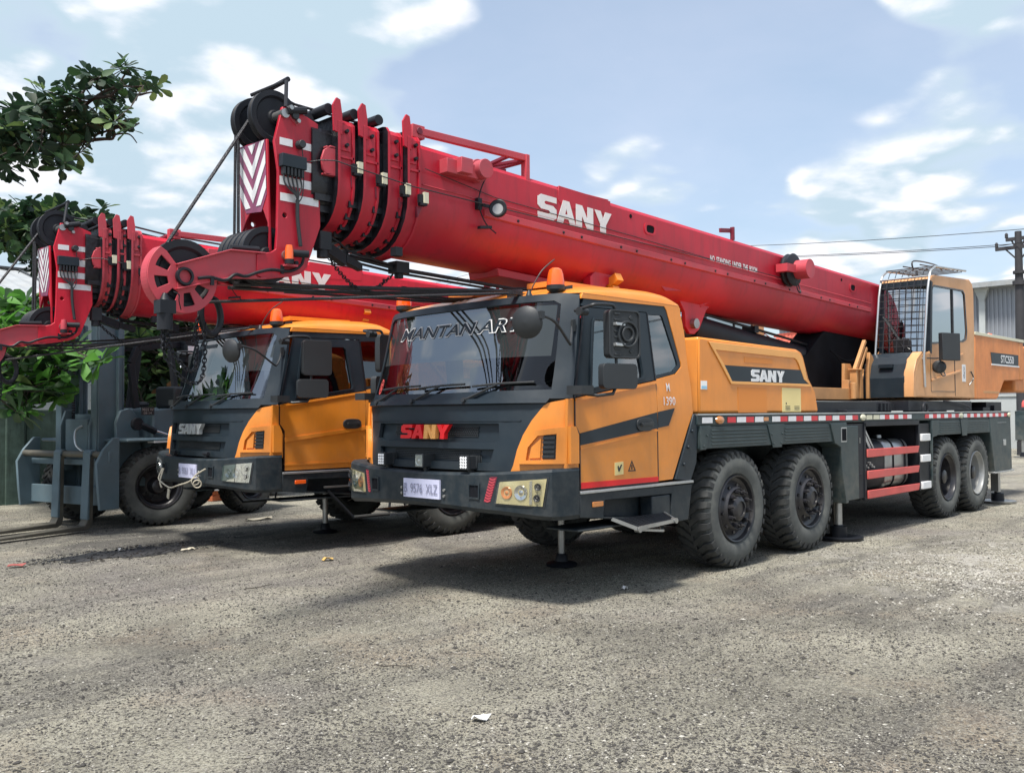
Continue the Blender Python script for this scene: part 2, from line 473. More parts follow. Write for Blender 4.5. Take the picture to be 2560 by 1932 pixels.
        for _, _, ks in bx_:
            q = MB(); mp = {}
            for f, mi in zip(s.f, s.m):
                if find(f[0]) in ks:
                    for i in f:
                        if i not in mp: mp[i] = len(q.v); q.v.append(s.v[i])
                    q.f.append(tuple(mp[i] for i in f)); q.m.append(mi)
            if q.f: res.append(q)
        return res
    def build(s, name, mats, parent=None, bevel=0.0, sharp=35, flat=False, seg=2):
        if name in SPLIT:
            cl = s.clusters()
            if len(cl) > 1: return [c.build1(SPLIT[name], mats, parent, bevel, sharp, flat, seg) for c in cl][0]
            name = SPLIT[name]
        return s.build1(name, mats, parent, bevel, sharp, flat, seg)
    def build1(s, name, mats, parent=None, bevel=0.0, sharp=35, flat=False, seg=2):
        me = bpy.data.meshes.new(name)
        me.from_pydata(s.v, [], s.f)
        if isinstance(mats, str): mats = [mats]
        for m in mats: me.materials.append(MT[m])
        me.polygons.foreach_set('material_index', s.m)
        me.polygons.foreach_set('use_smooth', [not flat]*len(s.f))
        me.update()
        if not flat: me.set_sharp_from_angle(angle=R_(sharp))
        o = bpy.data.objects.new(name, me)
        COL.objects.link(o)
        if parent: o.parent = parent
        if bevel > 0:
            b = o.modifiers.new('bevel', 'BEVEL')
            b.width = bevel; b.segments = seg; b.limit_method = 'ANGLE'; b.angle_limit = R_(40); b.harden_normals = False
        return o
def mir(poly): return [(x, -y) for x, y in reversed(poly)]
def tag(o, label=None, cat=None, group=None, kind=None):
    if label: o['label'] = label
    if cat: o['category'] = cat
    if group: o['group'] = group
    if kind: o['kind'] = kind
    return o
def empty(name, loc, rz=0.0, label=None, cat=None, group=None):
    o = bpy.data.objects.new(name, None)
    o.location = loc; o.rotation_euler = (0, 0, rz); o.empty_display_size = 0.3
    COL.objects.link(o)
    return tag(o, label, cat, group)
# text as flat geometry fitted into width w / height h, centre-left at origin o
def text_geo(txt, off=0.0):
    cu = bpy.data.curves.new('t', 'FONT'); cu.body = txt; cu.size = 1.0; cu.offset = off; cu.resolution_u = 3
    ob = bpy.data.objects.new('t', cu); COL.objects.link(ob)
    bpy.context.view_layer.update()
    me = bpy.data.meshes.new_from_object(ob.evaluated_get(bpy.context.evaluated_depsgraph_get()))
    vs = [tuple(v.co) for v in me.vertices]; fs = [tuple(p.vertices) for p in me.polygons]
    bpy.data.objects.remove(ob); bpy.data.curves.remove(cu); bpy.data.meshes.remove(me)
    return vs, fs
def text(mb, txt, fn, w, h, off=0.0, shear=0.0, mi=0):
    # fn(a,b)->3D point, a in 0..w, b in 0..h
    vs, fs = text_geo(txt, off)
    x0 = min(v[0] for v in vs); x1 = max(v[0] for v in vs); y0 = min(v[1] for v in vs); y1 = max(v[1] for v in vs)
    P = []
    for x, y, _ in vs:
        b = (y-y0)/(y1-y0)*h
        P.append(fn((x-x0)/(x1-x0)*w+shear*b, b))
    mb.add(P, fs, mi)
LET = {
 'S': ([(0.9, 7), (5, 7), (5, 5.3), (2.1, 5.3), (1.8, 5.0), (1.8, 4.6), (2.1, 4.3), (4.1, 4.3), (5, 3.4), (5, 0.9), (4.1, 0), (0, 0), (0, 1.7), (2.9, 1.7), (3.2, 2.0), (3.2, 2.4), (2.9, 2.7), (0.9, 2.7), (0, 3.6), (0, 6.1)], [], 5.0),
 'A': ([(0, 0), (1.8, 7), (3.5, 7), (5.3, 0), (3.6, 0), (3.25, 1.5), (2.05, 1.5), (1.7, 0)], [[(2.32, 2.9), (2.98, 2.9), (2.65, 4.7)]], 5.3),
 'N': ([(0, 0), (0, 7), (1.8, 7), (3.3, 3.2), (3.3, 7), (5, 7), (5, 0), (3.2, 0), (1.7, 3.8), (1.7, 0)], [], 5.0),
 'Y': ([(1.75, 0), (1.75, 2.8), (0, 7), (1.9, 7), (2.6, 4.7), (3.3, 7), (5.2, 7), (3.45, 2.8), (3.45, 0)], [], 5.2)}
def word(mb, fn, w, h, depth, nrm, mis=(0, 0, 0, 0), gap=0.35):
    tot = sum(LET[c][2] for c in 'SANY')+gap*3-0.3
    x = 0
    for c, mi in zip('SANY', mis):
        poly, holes, lw = LET[c]
        g = lambda a, b, x=x: fn((a+x)/tot*w, b/7*h)
        mb.patch(poly, g, -depth, holes, None, mi, nrm=Vector(nrm))
        x += lw+gap-(0.3 if c == 'A' or c == 'S' else 0)
def smooth_path(pts, n=6):
    # Catmull-Rom
    P = [Vector(p) for p in pts]; out = []
    for i in range(len(P)-1):
        p0, p1, p2, p3 = P[max(i-1, 0)], P[i], P[i+1], P[min(i+2, len(P)-1)]
        for k in range(n):
            t = k/n
            out.append(0.5*((2*p1)+(-p0+p2)*t+(2*p0-5*p1+4*p2-p3)*t*t+(-p0+3*p1-3*p2+p3)*t**3))
    out.append(P[-1])
    return out
def lerp_table(T, z):
    if z <= T[0][0]: return T[0][1:]
    for a, b in zip(T, T[1:]):
        if z <= b[0]:
            t = (z-a[0])/(b[0]-a[0])
            return tuple(p+(q-p)*t for p, q in zip(a[1:], b[1:]))
    return T[-1][1:]
# ================================================================ TRUCK CRANE
XC = [(0.95, -0.40, 0.38), (1.13, -0.40, 0.38), (1.5, -0.36, 0.36), (1.66, -0.345, 0.355), (1.76, -0.30, 0.33), (2.1, -0.17, 0.28),
      (2.53, -0.03, 0.22), (2.62, 0.02, 0.20), (2.8, 0.2, 0.2)]
HW = [(0.9, 1.335), (1.7, 1.335), (1.9, 1.31), (2.6, 1.262), (2.8, 1.25)]
def hw(z): return lerp_table(HW, z)[0]
def fx(y, z):
    a, b = lerp_table(XC, z)
    return a+b*min(1.0, abs(y)/hw(z))**4
def FR(off=0.0):
    return lambda y, z: (fx(y, z)-off, y, z)
def SD(off=0.0):
    return lambda x, z: (x, -hw(z)-off, z)
MIR = Matrix.Scale(-1, 4, (0, 1, 0))

def both(fn_build):
    for s in (-1, 1):
        mb = MB(); mb.T = None if s < 0 else MIR
        fn_build(mb, s)

def wheel_parts(deep=False, silver=False):
    """returns dict name -> MB for a wheel centred at origin, axis -Y outwards, outer face at y=0, D=1.2"""
    R = 0.585; Wd = 0.40
    ty = MB()
    # carcass profile: (along axis inward, radius)
    prof = [(0.045, 0.335), (0.012, 0.36), (-0.004, 0.40), (-0.008, 0.45), (0.0, 0.50), (0.016, 0.535), (0.045, 0.560), (0.12, 0.568), (Wd/2, 0.570),
            (Wd-0.12, 0.568), (Wd-0.045, 0.560), (Wd-0.016, 0.535), (Wd, 0.50), (Wd+0.008, 0.45), (Wd, 0.38), (Wd-0.045, 0.335), (Wd/2, 0.32)]
    ty.lathe(prof, (0, 0, 0), (0, 1, 0), 72, 1, closed=True)
    N = 34
    for side in (0, 1):
        for k in range(N):
            t0 = 2*math.pi*(k+0.5*side)/N
            # rows: (w from centre, r top, r bottom, theta shift)
            rows = [(-0.006, 0.602, 0.566, -0.055), (0.055, 0.603, 0.566, 0.02), (0.10, 0.602, 0.566, 0.085), (0.155, 0.592, 0.560, 0.10), (0.188, 0.573, 0.538, 0.105), (0.199, 0.535, 0.525, 0.108)]
            vs = []
            for i, (w, rt, rb, sh) in enumerate(rows):
                y = Wd/2-w if side == 0 else Wd/2+w
                hwid = 0.062*(1.0 if i < 4 else 0.85)
                for th, r in ((t0+sh-hwid, rb-0.01), (t0+sh-hwid*0.88, rt), (t0+sh+hwid*0.88, rt), (t0+sh+hwid, rb-0.01)):
                    vs.append((math.sin(th)*r, y, math.cos(th)*r))
            fs = []
            for i in range(len(rows)-1):
                a = i*4; b = a+4
                fs += [(a, a+1, b+1, b), (a+1, a+2, b+2, b+1), (a+2, a+3, b+3, b+2)]
            fs += [(0, 3, 2, 1), tuple(len(vs)-4+i for i in range(4))]
            ty.add(vs, fs, 0)
    rim = MB()
    if deep:
        rp = [(0.05, 0.33), (0.02, 0.345), (0.005, 0.335), (0.012, 0.322), (0.05, 0.31), (0.07, 0.285), (0.20, 0.265), (0.235, 0.25), (0.255, 0.19), (0.25, 0.13), (0.20, 0.12), (0.12, 0.10), (0.115, 0.0)]
    else:
        rp = [(0.05, 0.33), (0.02, 0.345), (0.005, 0.335), (0.012, 0.322), (0.05, 0.31), (0.06, 0.29), (0.075, 0.272), (0.06, 0.25), (0.03, 0.225), (0.01, 0.215), (0.0, 0.205), (0.008, 0.185), (0.03, 0.17), (0.034, 0.14), (0.035, 0.0)]
    rim.lathe(rp, (0, 0, 0), (0, 1, 0), 48)
    hub = MB()
    if deep:
        hub.lathe([(0.13, 0.11), (0.06, 0.10), (0.05, 0.085), (0.05, 0)], (0, 0, 0), (0, 1, 0), 24)
        for k in range(10):
            a = 2*math.pi*k/10
            hub.cyl((math.sin(a)*0.165, 0.25, math.cos(a)*0.165), (math.sin(a)*0.165, 0.20, math.cos(a)*0.165), 0.016, 0.013, 6)
        for k in range(8):
            a = 2*math.pi*(k+.5)/8
            hub.cyl((math.sin(a)*0.22, 0.262, math.cos(a)*0.22), (math.sin(a)*0.22, 0.236, math.cos(a)*0.22), 0.026, 0.026, 10)
    else:
        hub.lathe([(0.05, 0.135), (-0.01, 0.125), (-0.03, 0.10), (-0.035, 0.078), (-0.02, 0.075), (-0.022, 0.0)], (0, 0, 0), (0, 1, 0), 28)
        for k in range(10):
            a = 2*math.pi*(k+.5)/10
            x, z = math.sin(a)*0.175, math.cos(a)*0.175
            hub.cyl((x, 0.02, z), (x, -0.03, z), 0.024, 0.020, 6)
            hub.cyl((x, -0.03, z), (x, -0.058, z), 0.012, 0.010, 8)
            a2 = 2*math.pi*k/10
            hub.cyl((math.sin(a2)*0.236, 0.045, math.cos(a2)*0.236), (math.sin(a2)*0.236, 0.028, math.cos(a2)*0.236), 0.018, 0.018, 8)
    return ty, rim, hub

MESHC = {}
def shared(name, key, make, mats, parent, **k):
    """first time builds the mesh, later links a new object with the same mesh data"""
    if key in MESHC:
        o = bpy.data.objects.new(name, MESHC[key].data); COL.objects.link(o); o.parent = parent
        for md in MESHC[key].modifiers:
            n = o.modifiers.new(md.name, md.type); n.width = md.width; n.segments = md.segments; n.limit_method = md.limit_method; n.angle_limit = md.angle_limit
        return o
    o = make().build(name, mats, parent, **k)
    MESHC[key] = o
    return o

def add_wheel(root, x, y, deep, silver, outward):
    key = 'd' if deep else 's'
    if 'ty'+key not in MESHC: WP[key] = wheel_parts(deep)
    ty, rim, hub = WP[key]
    w = shared('wheel', 'ty'+key, lambda: ty, ['rubber', 'rubber_wall'], root, sharp=30)
    r = shared('rim', 'rim'+key+str(silver), lambda: rim, 'rim_grey' if silver else 'rim_black', w)
    h = shared('hub', 'hub'+key, lambda: hub, 'rim_black', w, sharp=40)
    w.location = (x, y, 0.6)
    w.rotation_euler = (0, random.uniform(0, 6), 0 if outward < 0 else math.pi)
    return w
WP = {}

def crane(root, B):
    """B False: the near crane, True: the far crane"""
    P = root
    bt = lambda n, mb, m, par=P, bev=0.0, **k: mb.build(n, m, par, bevel=bev, **k)
    # ---------------- cab shell: front panels
    m = MB()
    edge = [(0.935, 1.10), (0.955, 1.15), (0.98, 1.28), (1.02, 1.40), (1.08, 1.52), (1.16, 1.64), (1.19, 1.675)]
    gp = [(-y, z) for y, z in edge]+[(y, z) for y, z in reversed(edge)]
    rec1 = [(-0.82, 1.36), (-0.76, 1.335), (0.76, 1.335), (0.82, 1.36), (0.80, 1.495), (-0.80, 1.495)]
    rec2 = [(-0.74, 1.165), (0.74, 1.165), (0.77, 1.28), (-0.77, 1.28)]
    m.patch([p for p in reversed(gp)][::-1], FR(), -0.03, [rec1, rec2], 0.12)
    # recess floors + walls
    for rc in (rec1, rec2):
        m.patch([(y*1.02, z) for y, z in rc], FR(-0.045), 0, (), 0.12)
        for i in range(len(rc)):
            a, b = rc[i], rc[(i+1) % len(rc)]
            k = 8
            for j in range(k):
                p = (a[0]+(b[0]-a[0])*j/k, a[1]+(b[1]-a[1])*j/k); q = (a[0]+(b[0]-a[0])*(j+1)/k, a[1]+(b[1]-a[1])*(j+1)/k)
                m.add([FR()(*p), FR()(*q), FR(-0.045)(*q), FR(-0.045)(*p)], [(0, 1, 2, 3)])
    # crease lip under windscreen
    m.patch([(-1.19, 1.665), (1.19, 1.665), (1.21, 1.705), (-1.21, 1.705)], FR(0.035), -0.05, (), 0.12)
    m.patch([(-0.99, 1.515), (0.99, 1.515), (1.0, 1.524), (-1.0, 1.524)], FR(0.006), -0.01, (), 0.12)
    grille = bt('grille_panel', m, 'charcoal')
    m = MB()
    for (z0, z1, y0, y1) in ((1.385, 1.465, -0.56, 0.56), (1.185, 1.262, -0.60, 0.56)):
        nz = 5; ny = 44
        for j in range(nz+1):
            zz = z0+(z1-z0)*j/nz
            m.patch([(y0, zz), (y1, zz), (y1, zz+0.005), (y0, zz+0.005)], FR(-0.035), -0.008, (), 0.14)
        for j in range(nz):
            for i in range(ny):
                yy = y0+(y1-y0)*(i+0.5*(j % 2))/ny
                za, zb = z0+(z1-z0)*j/nz, z0+(z1-z0)*(j+1)/nz
                x = fx(yy, za)+0.036
                m.box((x, yy, za), (x+0.006, yy+0.006, zb))
    bt('grille_mesh', m, 'black_plastic', grille, flat=True)
    m = MB()
    wfn = lambda a, b: (fx(-(a-0.345), 1.36+b)+0.0-0.035, -(a-0.345)*1.0, 1.362+b)
    # letters are read from the front: left of the word is at +y
    fnw = lambda a, b: (fx(0.35-a, 1.37+b)-0.02, 0.35-a, 1.362+b)
    word(m, fnw, 0.66, 0.125, 0.045, (-1, 0, 0), (0, 0, 1, 0))
    bt('maker_letters', m, ['red_letters', 'yellow_trim'] if not B else ['grey_letters', 'grey_letters'], grille, flat=True)
    # ---------------- windscreen
    m = MB()
    outer = [(-1.335, 1.70), (1.335, 1.70), (1.262, 2.58), (1.15, 2.60), (-1.15, 2.60), (-1.262, 2.58)]
    glass = [(-1.19, 1.775), (0, 1.762), (1.19, 1.775), (1.14, 2.50), (1.08, 2.535), (-1.08, 2.535), (-1.14, 2.50)]
    m.patch(outer, FR(0.004), -0.03, [glass], 0.13)
    wf = bt('windscreen_frame', m, 'charcoal')
    m = MB()
    m.patch([(y*1.01, z) for y, z in glass], FR(-0.008), 0, (), 0.1)
    bt('windscreen', m, 'windshield_glass', P, sharp=80)
    # shade band across the top of the glass, with the lettering
    if not B:
        m = MB()
        l1 = lambda a, b: FR(-0.003)(0.80-a, 2.285+b)
        text(m, "MANTAN ARTI", l1, 1.66, 0.128, off=0.036, shear=0.3, mi=0)
        l2 = lambda a, b: FR(-0.0005)(0.80-a, 2.285+b)
        text(m, "MANTAN ARTI", lambda a, b: l2(a+0.010, b+0.009), 1.64, 0.110, off=0.012, shear=0.3, mi=1)
        bt('sunstrip_lettering', m, ['white_paint', 'charcoal'], P, flat=True)
        m = MB()
        c = (0.98, 1.85)
        for r0 in (0.045,):
            m.patch([(c[0]+0.045*math.cos(t*math.pi/12), c[1]+0.075*math.sin(t*math.pi/12)) for t in range(24)], FR(-0.004), 0,
                    [[(c[0]+0.036*math.cos(t*math.pi/12), c[1]+0.063*math.sin(t*math.pi/12)) for t in range(24)]])
        m.patch([(c[0]-.005, c[1]-.06), (c[0]+.005, c[1]-.06), (c[0]+.005, c[1]+.06), (c[0]-.005, c[1]+.06)], FR(-0.004), 0)
        m.patch([(c[0]-.03, c[1]-.03), (c[0]-.02, c[1]-.035), (c[0]+.03, c[1]+.03), (c[0]+.02, c[1]+.035)], FR(-0.004), 0)
        m.patch([(c[0]-.03, c[1]+.03), (c[0]-.02, c[1]+.035), (c[0]+.03, c[1]-.03), (c[0]+.02, c[1]-.035)], FR(-0.004), 0)
        bt('red_sticker', m, 'red_bar', P, flat=True)
    else:
        m = MB()
        m.patch([(0.10, 2.43), (0.62, 2.43), (0.62, 2.475), (0.10, 2.475)], FR(-0.004), 0, (), 0.2)
        bt('sunstrip', m, 'charcoal', P, flat=True)
    m = MB()
    if not B: m.patch([(-1.12, 2.06), (1.12, 2.06), (1.10, 2.50), (-1.10, 2.50)], FR(-0.02), 0, (), 0.12)
    else: m.patch([(-1.12, 2.10), (0.35, 2.12), (0.32, 2.50), (-1.10, 2.50)], FR(-0.10), 0, (), 0.12)
    bt('sun_visor', m, 'visor', P)
    # ---------------- corner panels (yellow), bulge and vent
    def corner(m, s):
        reg = [(-1.335, 1.10)]+[(-y, z) for y, z in edge[:-1]]+[(-1.19, 1.665), (-1.335, 1.70)]
        m.patch(reg[::-1], FR(0.006), -0.03, [], 0.09)
        # raised brow block that wraps round the corner
        bl = [(-1.335, 1.165), (-1.02, 1.165), (-1.035, 1.30), (-1.13, 1.44), (-1.335, 1.47)]
        m.patch(bl[::-1], FR(0.045), -0.06, [[(-1.27, 1.20), (-1.075, 1.195), (-1.085, 1.30), (-1.15, 1.395), (-1.27, 1.41)]], 0.07)
        m.patch([(-0.06, 1.165), (0.045, 1.165), (0.045, 1.40), (0.01, 1.47), (-0.06, 1.47)], SD(0.04), 0.06)
        m.patch([(-1.165, 1.215), (-1.09, 1.21), (-1.10, 1.30), (-1.165, 1.375)][::-1], FR(0.03), -0.03, (), 0.1)
        # side strip between the corner and the door edge
        m.patch([(-0.08, 1.10), (0.075, 1.10), (0.078, 1.36), (0.025, 1.47), (0.022, 1.695), (-0.05, 1.695)], SD(0.006), 0.03)
        o = m.build('corner_panel', 'yellow_paint', P, bevel=0.012)
        v = MB(); v.T = m.T
        v.patch([(-1.262, 1.205), (-1.172, 1.205), (-1.172, 1.402), (-1.262, 1.402)][::-1], FR(0.012), -0.01, (), 0.1)
        for k in range(5):
            zz = 1.215+k*0.038
            v.patch([(-1.255, zz), (-1.18, zz), (-1.18, zz+0.022), (-1.255, zz+0.022)][::-1], FR(0.034), -0.025)
        v.build('air_vent', 'black_plastic', o)
        return o
    both(corner)
    # ---------------- doors
    def door(m, s):
        low = [(0.09, 0.95), (1.185, 0.95), (1.178, 1.43), (1.19, 1.868), (0.03, 1.70), (0.03, 1.48), (0.09, 1.40)]
        m.patch(low, SD(0.012), 0.03, [], 0.25)
        m.patch([(0.03, 1.675), (1.19, 1.842), (1.19, 1.868), (0.03, 1.70)], SD(0.024), 0.02, [], 0.3)
        if not B:
            m.patch([(0.09, 1.275), (1.18, 1.41), (1.18, 1.424), (0.09, 1.29)], SD(0.02), 0.02)
        else:
            m.patch([(0.09, 1.275), (1.18, 1.40), (1.18, 1.44), (0.09, 1.32)], SD(0.024), 0.02)
            m.patch([(0.09, 1.01), (1.18, 1.01), (1.18, 1.03), (0.09, 1.03)], SD(0.02), 0.02)
        d = m.build('door', 'yellow_paint', P, bevel=0.006)
        sl_ = MB(); sl_.T = m.T  # black strips paint the dark of the shut lines round the door
        for a_, b_ in (((0.086, 0.95), (0.086, 1.40)), ((0.086, 1.40), (0.027, 1.48)), ((0.027, 1.48), (0.027, 1.70)), ((0.027, 1.70), (0.24, 2.48)), ((1.187, 0.95), (1.182, 1.43)), ((1.182, 1.43), (1.195, 1.87)), ((1.195, 1.87), (1.137, 2.49)), ((0.086, 0.948), (1.187, 0.948))):
            n_ = Vector((-(b_[1]-a_[1]), b_[0]-a_[0])).normalized()*0.0055
            sl_.patch([(a_[0]-n_.x, a_[1]-n_.y), (b_[0]-n_.x, b_[1]-n_.y), (b_[0]+n_.x, b_[1]+n_.y), (a_[0]+n_.x, a_[1]+n_.y)], SD(0.0145), 0.01)
        sl_.build('door_gap_line', 'grease', d, flat=True)
        u = MB(); u.T = m.T
        win = [(0.235, 1.775), (1.02, 1.885), (1.03, 1.93), (0.955, 2.38), (0.91, 2.415), (0.36, 2.395), (0.33, 2.36)]
        u.patch([(0.03, 1.708), (1.19, 1.876), (1.13, 2.49), (0.25, 2.475)], SD(0.008), 0.03, [win], 0.25)
        # raised rubber round the window
        w2 = [(0.26, 1.79), (1.0, 1.897), (1.008, 1.93), (0.935, 2.365), (0.90, 2.392), (0.37, 2.375), (0.35, 2.35)]
        u.patch(win, SD(0.02), 0.025, [w2], 0.3)
        u.build('door_frame', 'charcoal', d)
        g = MB(); g.T = m.T
        g.patch(win, SD(-0.006), 0, [], 0.25)
        g.build('door_window', 'side_glass' if not B else 'tint_glass', d)
        h = MB(); h.T = m.T
        c = (0.985, 1.472)
        el = [(c[0]+0.125*math.copysign(abs(math.cos(t))**0.7, math.cos(t)), c[1]+0.06*math.copysign(abs(math.sin(t))**0.7, math.sin(t))) for t in [i*math.pi/12 for i in range(24)]]
        h.patch(el, SD(0.028), 0.02)
        h.patch([(c[0]-.085, c[1]-.012), (c[0]+.085, c[1]-.004), (c[0]+.085, c[1]+.022), (c[0]-.085, c[1]+.014)], SD(0.06), 0.02)
        h.patch([(c[0]+.06, c[1]-.006), (c[0]+.085, c[1]-.004), (c[0]+.085, c[1]+.022), (c[0]+.06, c[1]+.02)], SD(0.045), 0.02)
        h.build('door_handle', 'black_plastic', d, bevel=0.005)
        if not B:
            t = MB(); t.T = m.T
            t.patch([(0.092, 1.312), (1.176, 1.435), (1.176, 1.58), (0.092, 1.412)], SD(0.0165), 0.005)
            t.build('door_stripe', 'charcoal', d, flat=True)
            t = MB(); t.T = m.T
            t.patch([(0.092, 0.953), (1.183, 0.953), (1.183, 0.996), (0.092, 1.004)], SD(0.0165), 0.005)
            t.build('red_door_stripe', 'red_letters', d, flat=True)
            if s < 0:
                t = MB()
                t.patch([(0.545, 1.04), (0.665, 1.045), (0.665, 1.155), (0.545, 1.15)], SD(0.0165), 0.005, mi=0)
                t.patch([(0.59, 1.075), (0.605, 1.07), (0.625, 1.10), (0.645, 1.13), (0.63, 1.13), (0.605, 1.10), (0.59, 1.125), (0.58, 1.115)], SD(0.0195), 0.003, mi=1)
                t.patch([(0.735, 1.065), (0.845, 1.065), (0.79, 1.16)], SD(0.0165), 0.005, [[(0.75, 1.074), (0.83, 1.074), (0.79, 1.145)]], mi=1)
                t.patch([(0.783, 1.082), (0.797, 1.082), (0.795, 1.12), (0.785, 1.12)], SD(0.0165), 0.005, mi=1)
                t.build('warning_sticker', ['sticker', 'black_plastic'], d, flat=True)
        return d
    both(door)
    # ---------------- rear quarter of the cab side, with its window
    def quarter(m, s):
        qwin = [(1.20, 1.895), (1.52, 1.955), (1.612, 2.02), (1.615, 2.05), (1.43, 2.54), (1.40, 2.565), (0.26, 2.545), (0.225, 2.49), (1.145, 2.50)]
        out = [(1.20, 0.955), (1.42, 0.96), (1.68, 1.43), (1.77, 1.57), (1.765, 1.8), (1.72, 2.35), (1.66, 2.60), (0.24, 2.60), (0.20, 2.48), (0.235, 2.478), (1.14, 2.495), (1.20, 1.87), (1.188, 1.43)]
        # outer yellow: everything except the black glasshouse
        blk = [(1.205, 1.885), (1.53, 1.945), (1.625, 2.01), (1.625, 2.05), (1.447, 2.54), (1.42, 2.572), (0.245, 2.548), (0.215, 2.488), (0.24, 2.482), (1.138, 2.498)]
        out2 = [(1.20, 0.955), (1.42, 0.96), (1.68, 1.43), (1.77, 1.57), (1.765, 1.8), (1.72, 2.35), (1.665, 2.60), (0.235, 2.60), (0.205, 2.548), (1.42, 2.574), (1.45, 2.54), (1.63, 2.05), (1.63, 2.01), (1.53, 1.94), (1.197, 1.88), (1.188, 1.43)]
        m.patch(out2, SD(0.010), 0.035, [], 0.3)
        q = m.build('side_panel', 'yellow_paint', P, bevel=0.008)
        b = MB(); b.T = m.T
        gw = [(1.215, 1.92), (1.50, 1.965), (1.575, 2.02), (1.575, 2.05), (1.385, 2.47), (1.36, 2.485), (1.155, 2.475)]
        b.patch(blk[::-1], SD(0.004), -0.03 if False else 0.03, [gw], 0.3)
        b.build('quarter_frame', 'charcoal', q)
        g = MB(); g.T = m.T
        g.patch(gw, SD(-0.006), 0, [])
        g.build('quarter_window', 'side_glass' if not B else 'tint_glass', q)
        if not B:
            t = MB(); t.T = m.T
            t.patch([(1.192, 1.437), (1.36, 1.457), (1.462, 1.618), (1.192, 1.583)], SD(0.0145), 0.005)
            t.build('side_stripe', 'charcoal', q, flat=True)
            if s < 0:
                t = MB()
                text(t, "M", lambda a, b: SD(0.016)(1.345+a, 1.775+b), 0.055, 0.075, off=0.008)
                text(t, "1390", lambda a, b: SD(0.016)(1.285+a, 1.645+b), 0.185, 0.078, off=0.004)
                t.build('fleet_number', 'white_paint', q, flat=True)
        return q
    both(quarter)
    # ---------------- roof
    m = MB()
    NX, NY = 16, 20
    vs = []
    prof = [(0.0, 2.60), (0.06, 2.622), (0.20, 2.665), (0.45, 2.715), (0.75, 2.76), (1.1, 2.785), (1.4, 2.79), (1.52, 2.775), (1.60, 2.73), (1.655, 2.66), (1.67, 2.60)]
    for (x, z) in prof:
        for j in range(NY+1):
            t = -1+2*j/NY
            y = 1.274*math.copysign(abs(math.sin(t*math.pi/2))**0.8, t)
            k = max(0, 1-abs(y/1.274)**3.2)
            zz = 2.597+(z-2.597)*k**0.42
            xs = x if x > 0.3 else x+(fx(y, 2.6)+0.02)*(1-x/0.3)
            if x > 1.4: xs = x-0.10*abs(y/1.274)**6*(0 if z > 2.61 else 0)
            vs.append((xs, y, zz))
    fs = [(i*(NY+1)+j, (i+1)*(NY+1)+j, (i+1)*(NY+1)+j+1, i*(NY+1)+j+1) for i in range(len(prof)-1) for j in range(NY)]
    m.add(vs, fs)
    # shallow roof ribs
    for y in (-0.55, 0.55):
        m.box((0.5, y-0.18, 2.74), (1.35, y+0.18, 2.79))
    roof = bt('roof', m, 'yellow_paint', sharp=50)
    # back wall, floor, interior
    m = MB()
    m.patch([(-1.30, 0.98), (1.30, 0.98), (1.30, 2.58), (-1.30, 2.58)], lambda y, z: (1.68 if z > 1.6 else 1.66, y*(0.965 if z > 2 else 1), z), -0.03)
    bt('back_wall', m, 'yellow_paint')
    m = MB()
    m.box((-0.02, -1.22, 1.0), (1.62, 1.22, 1.12))
    m.box((1.45, -1.2, 1.12), (1.6, 1.2, 2.45), 0)
    bt('cab_floor', m, 'fabric_dark')
    m = MB()
    m.box((-0.12, -1.1, 1.45), (0.22, 1.1, 1.72)); m.box((-0.02, -0.98, 1.66), (0.16, -0.4, 1.82))
    m.box((-0.03, 0.2, 1.70), (0.12, 0.8, 1.79))
    bt('dashboard', m, 'fabric_dark', bev=0.03)
    for yy in (-0.72, 0.72):
        m = MB()
        m.box((0.55, yy-0.26, 1.30), (1.05, yy+0.26, 1.48)); m.obox((1.08, yy, 1.75), (0.06, 0, 0.02), (0, 0.25, 0), (-0.03, 0, 0.33))
        m.box((1.07, yy-0.13, 2.08), (1.17, yy+0.13, 2.27))
        bt('seat', m, 'fabric_dark', bev=0.04)
    m = MB()
    m.lathe([(0.0+0.016*math.cos(t*math.pi/4), 0.21+0.016*math.sin(t*math.pi/4)) for t in range(8)], (0.38, 0.72 if False else -0.72, 1.78), (-0.5, 0, 0.86), 28, closed=True)
    m.bar((0.38, -0.92, 1.78), (0.38, -0.52, 1.78), 0.03, 0.015); m.cyl((0.38, -0.72, 1.78), (0.22, -0.72, 1.55), 0.03)
    bt('steering_wheel', m, 'black_plastic')
    if B:
        m = MB(); m.obox((-0.10, 0.15, 1.80), (0.10, 0.02, 0.04), (-0.02, 0.14, 0), (0, 0, 0.002)); m.box((0.02, -0.50, 1.86), (0.03, -0.26, 2.0))
        bt('paper_sheet', m, 'paper', flat=True)
    # ---------------- wipers
    for i, yb in enumerate((0.75, 0.15, -0.55)):
        m = MB()
        f = FR(0.03)
        p0 = Vector(f(yb+0.12, 1.70)); p1 = Vector(f(yb-0.20, 1.83))
        m.tube([p0, p1], [0.014, 0.009], 8)
        m.cyl(p0+Vector((0.02, 0, -0.01)), p0+Vector((-0.03, 0, 0.0)), 0.028, 0.022, 12)
        m.tube([f(yb+0.08, 1.815), f(yb-0.20, 1.832), f(yb-0.52, 1.838)], 0.010, 6)
        m.tube([f(yb+0.12, 1.69), f(yb+0.20, 1.68), f(yb+0.14, 1.665), f(yb+0.05, 1.675)], 0.006, 6)
        bt('windscreen_wiper', m, 'black_plastic')
    # ---------------- bumper
    plan = [(0.04, 1.375), (-0.16, 1.375), (-0.26, 1.345), (-0.335, 1.25), (-0.42, 0.90), (-0.47, 0.73), (-0.478, 0.68), (-0.488, 0.35), (-0.49, 0.0)]
    plan = [(x, -y) for x, y in plan]+[(x, y) for x, y in reversed(plan[:-1])]
    def zb(y): return 0.775-0.06*abs(y/1.375)**2.2
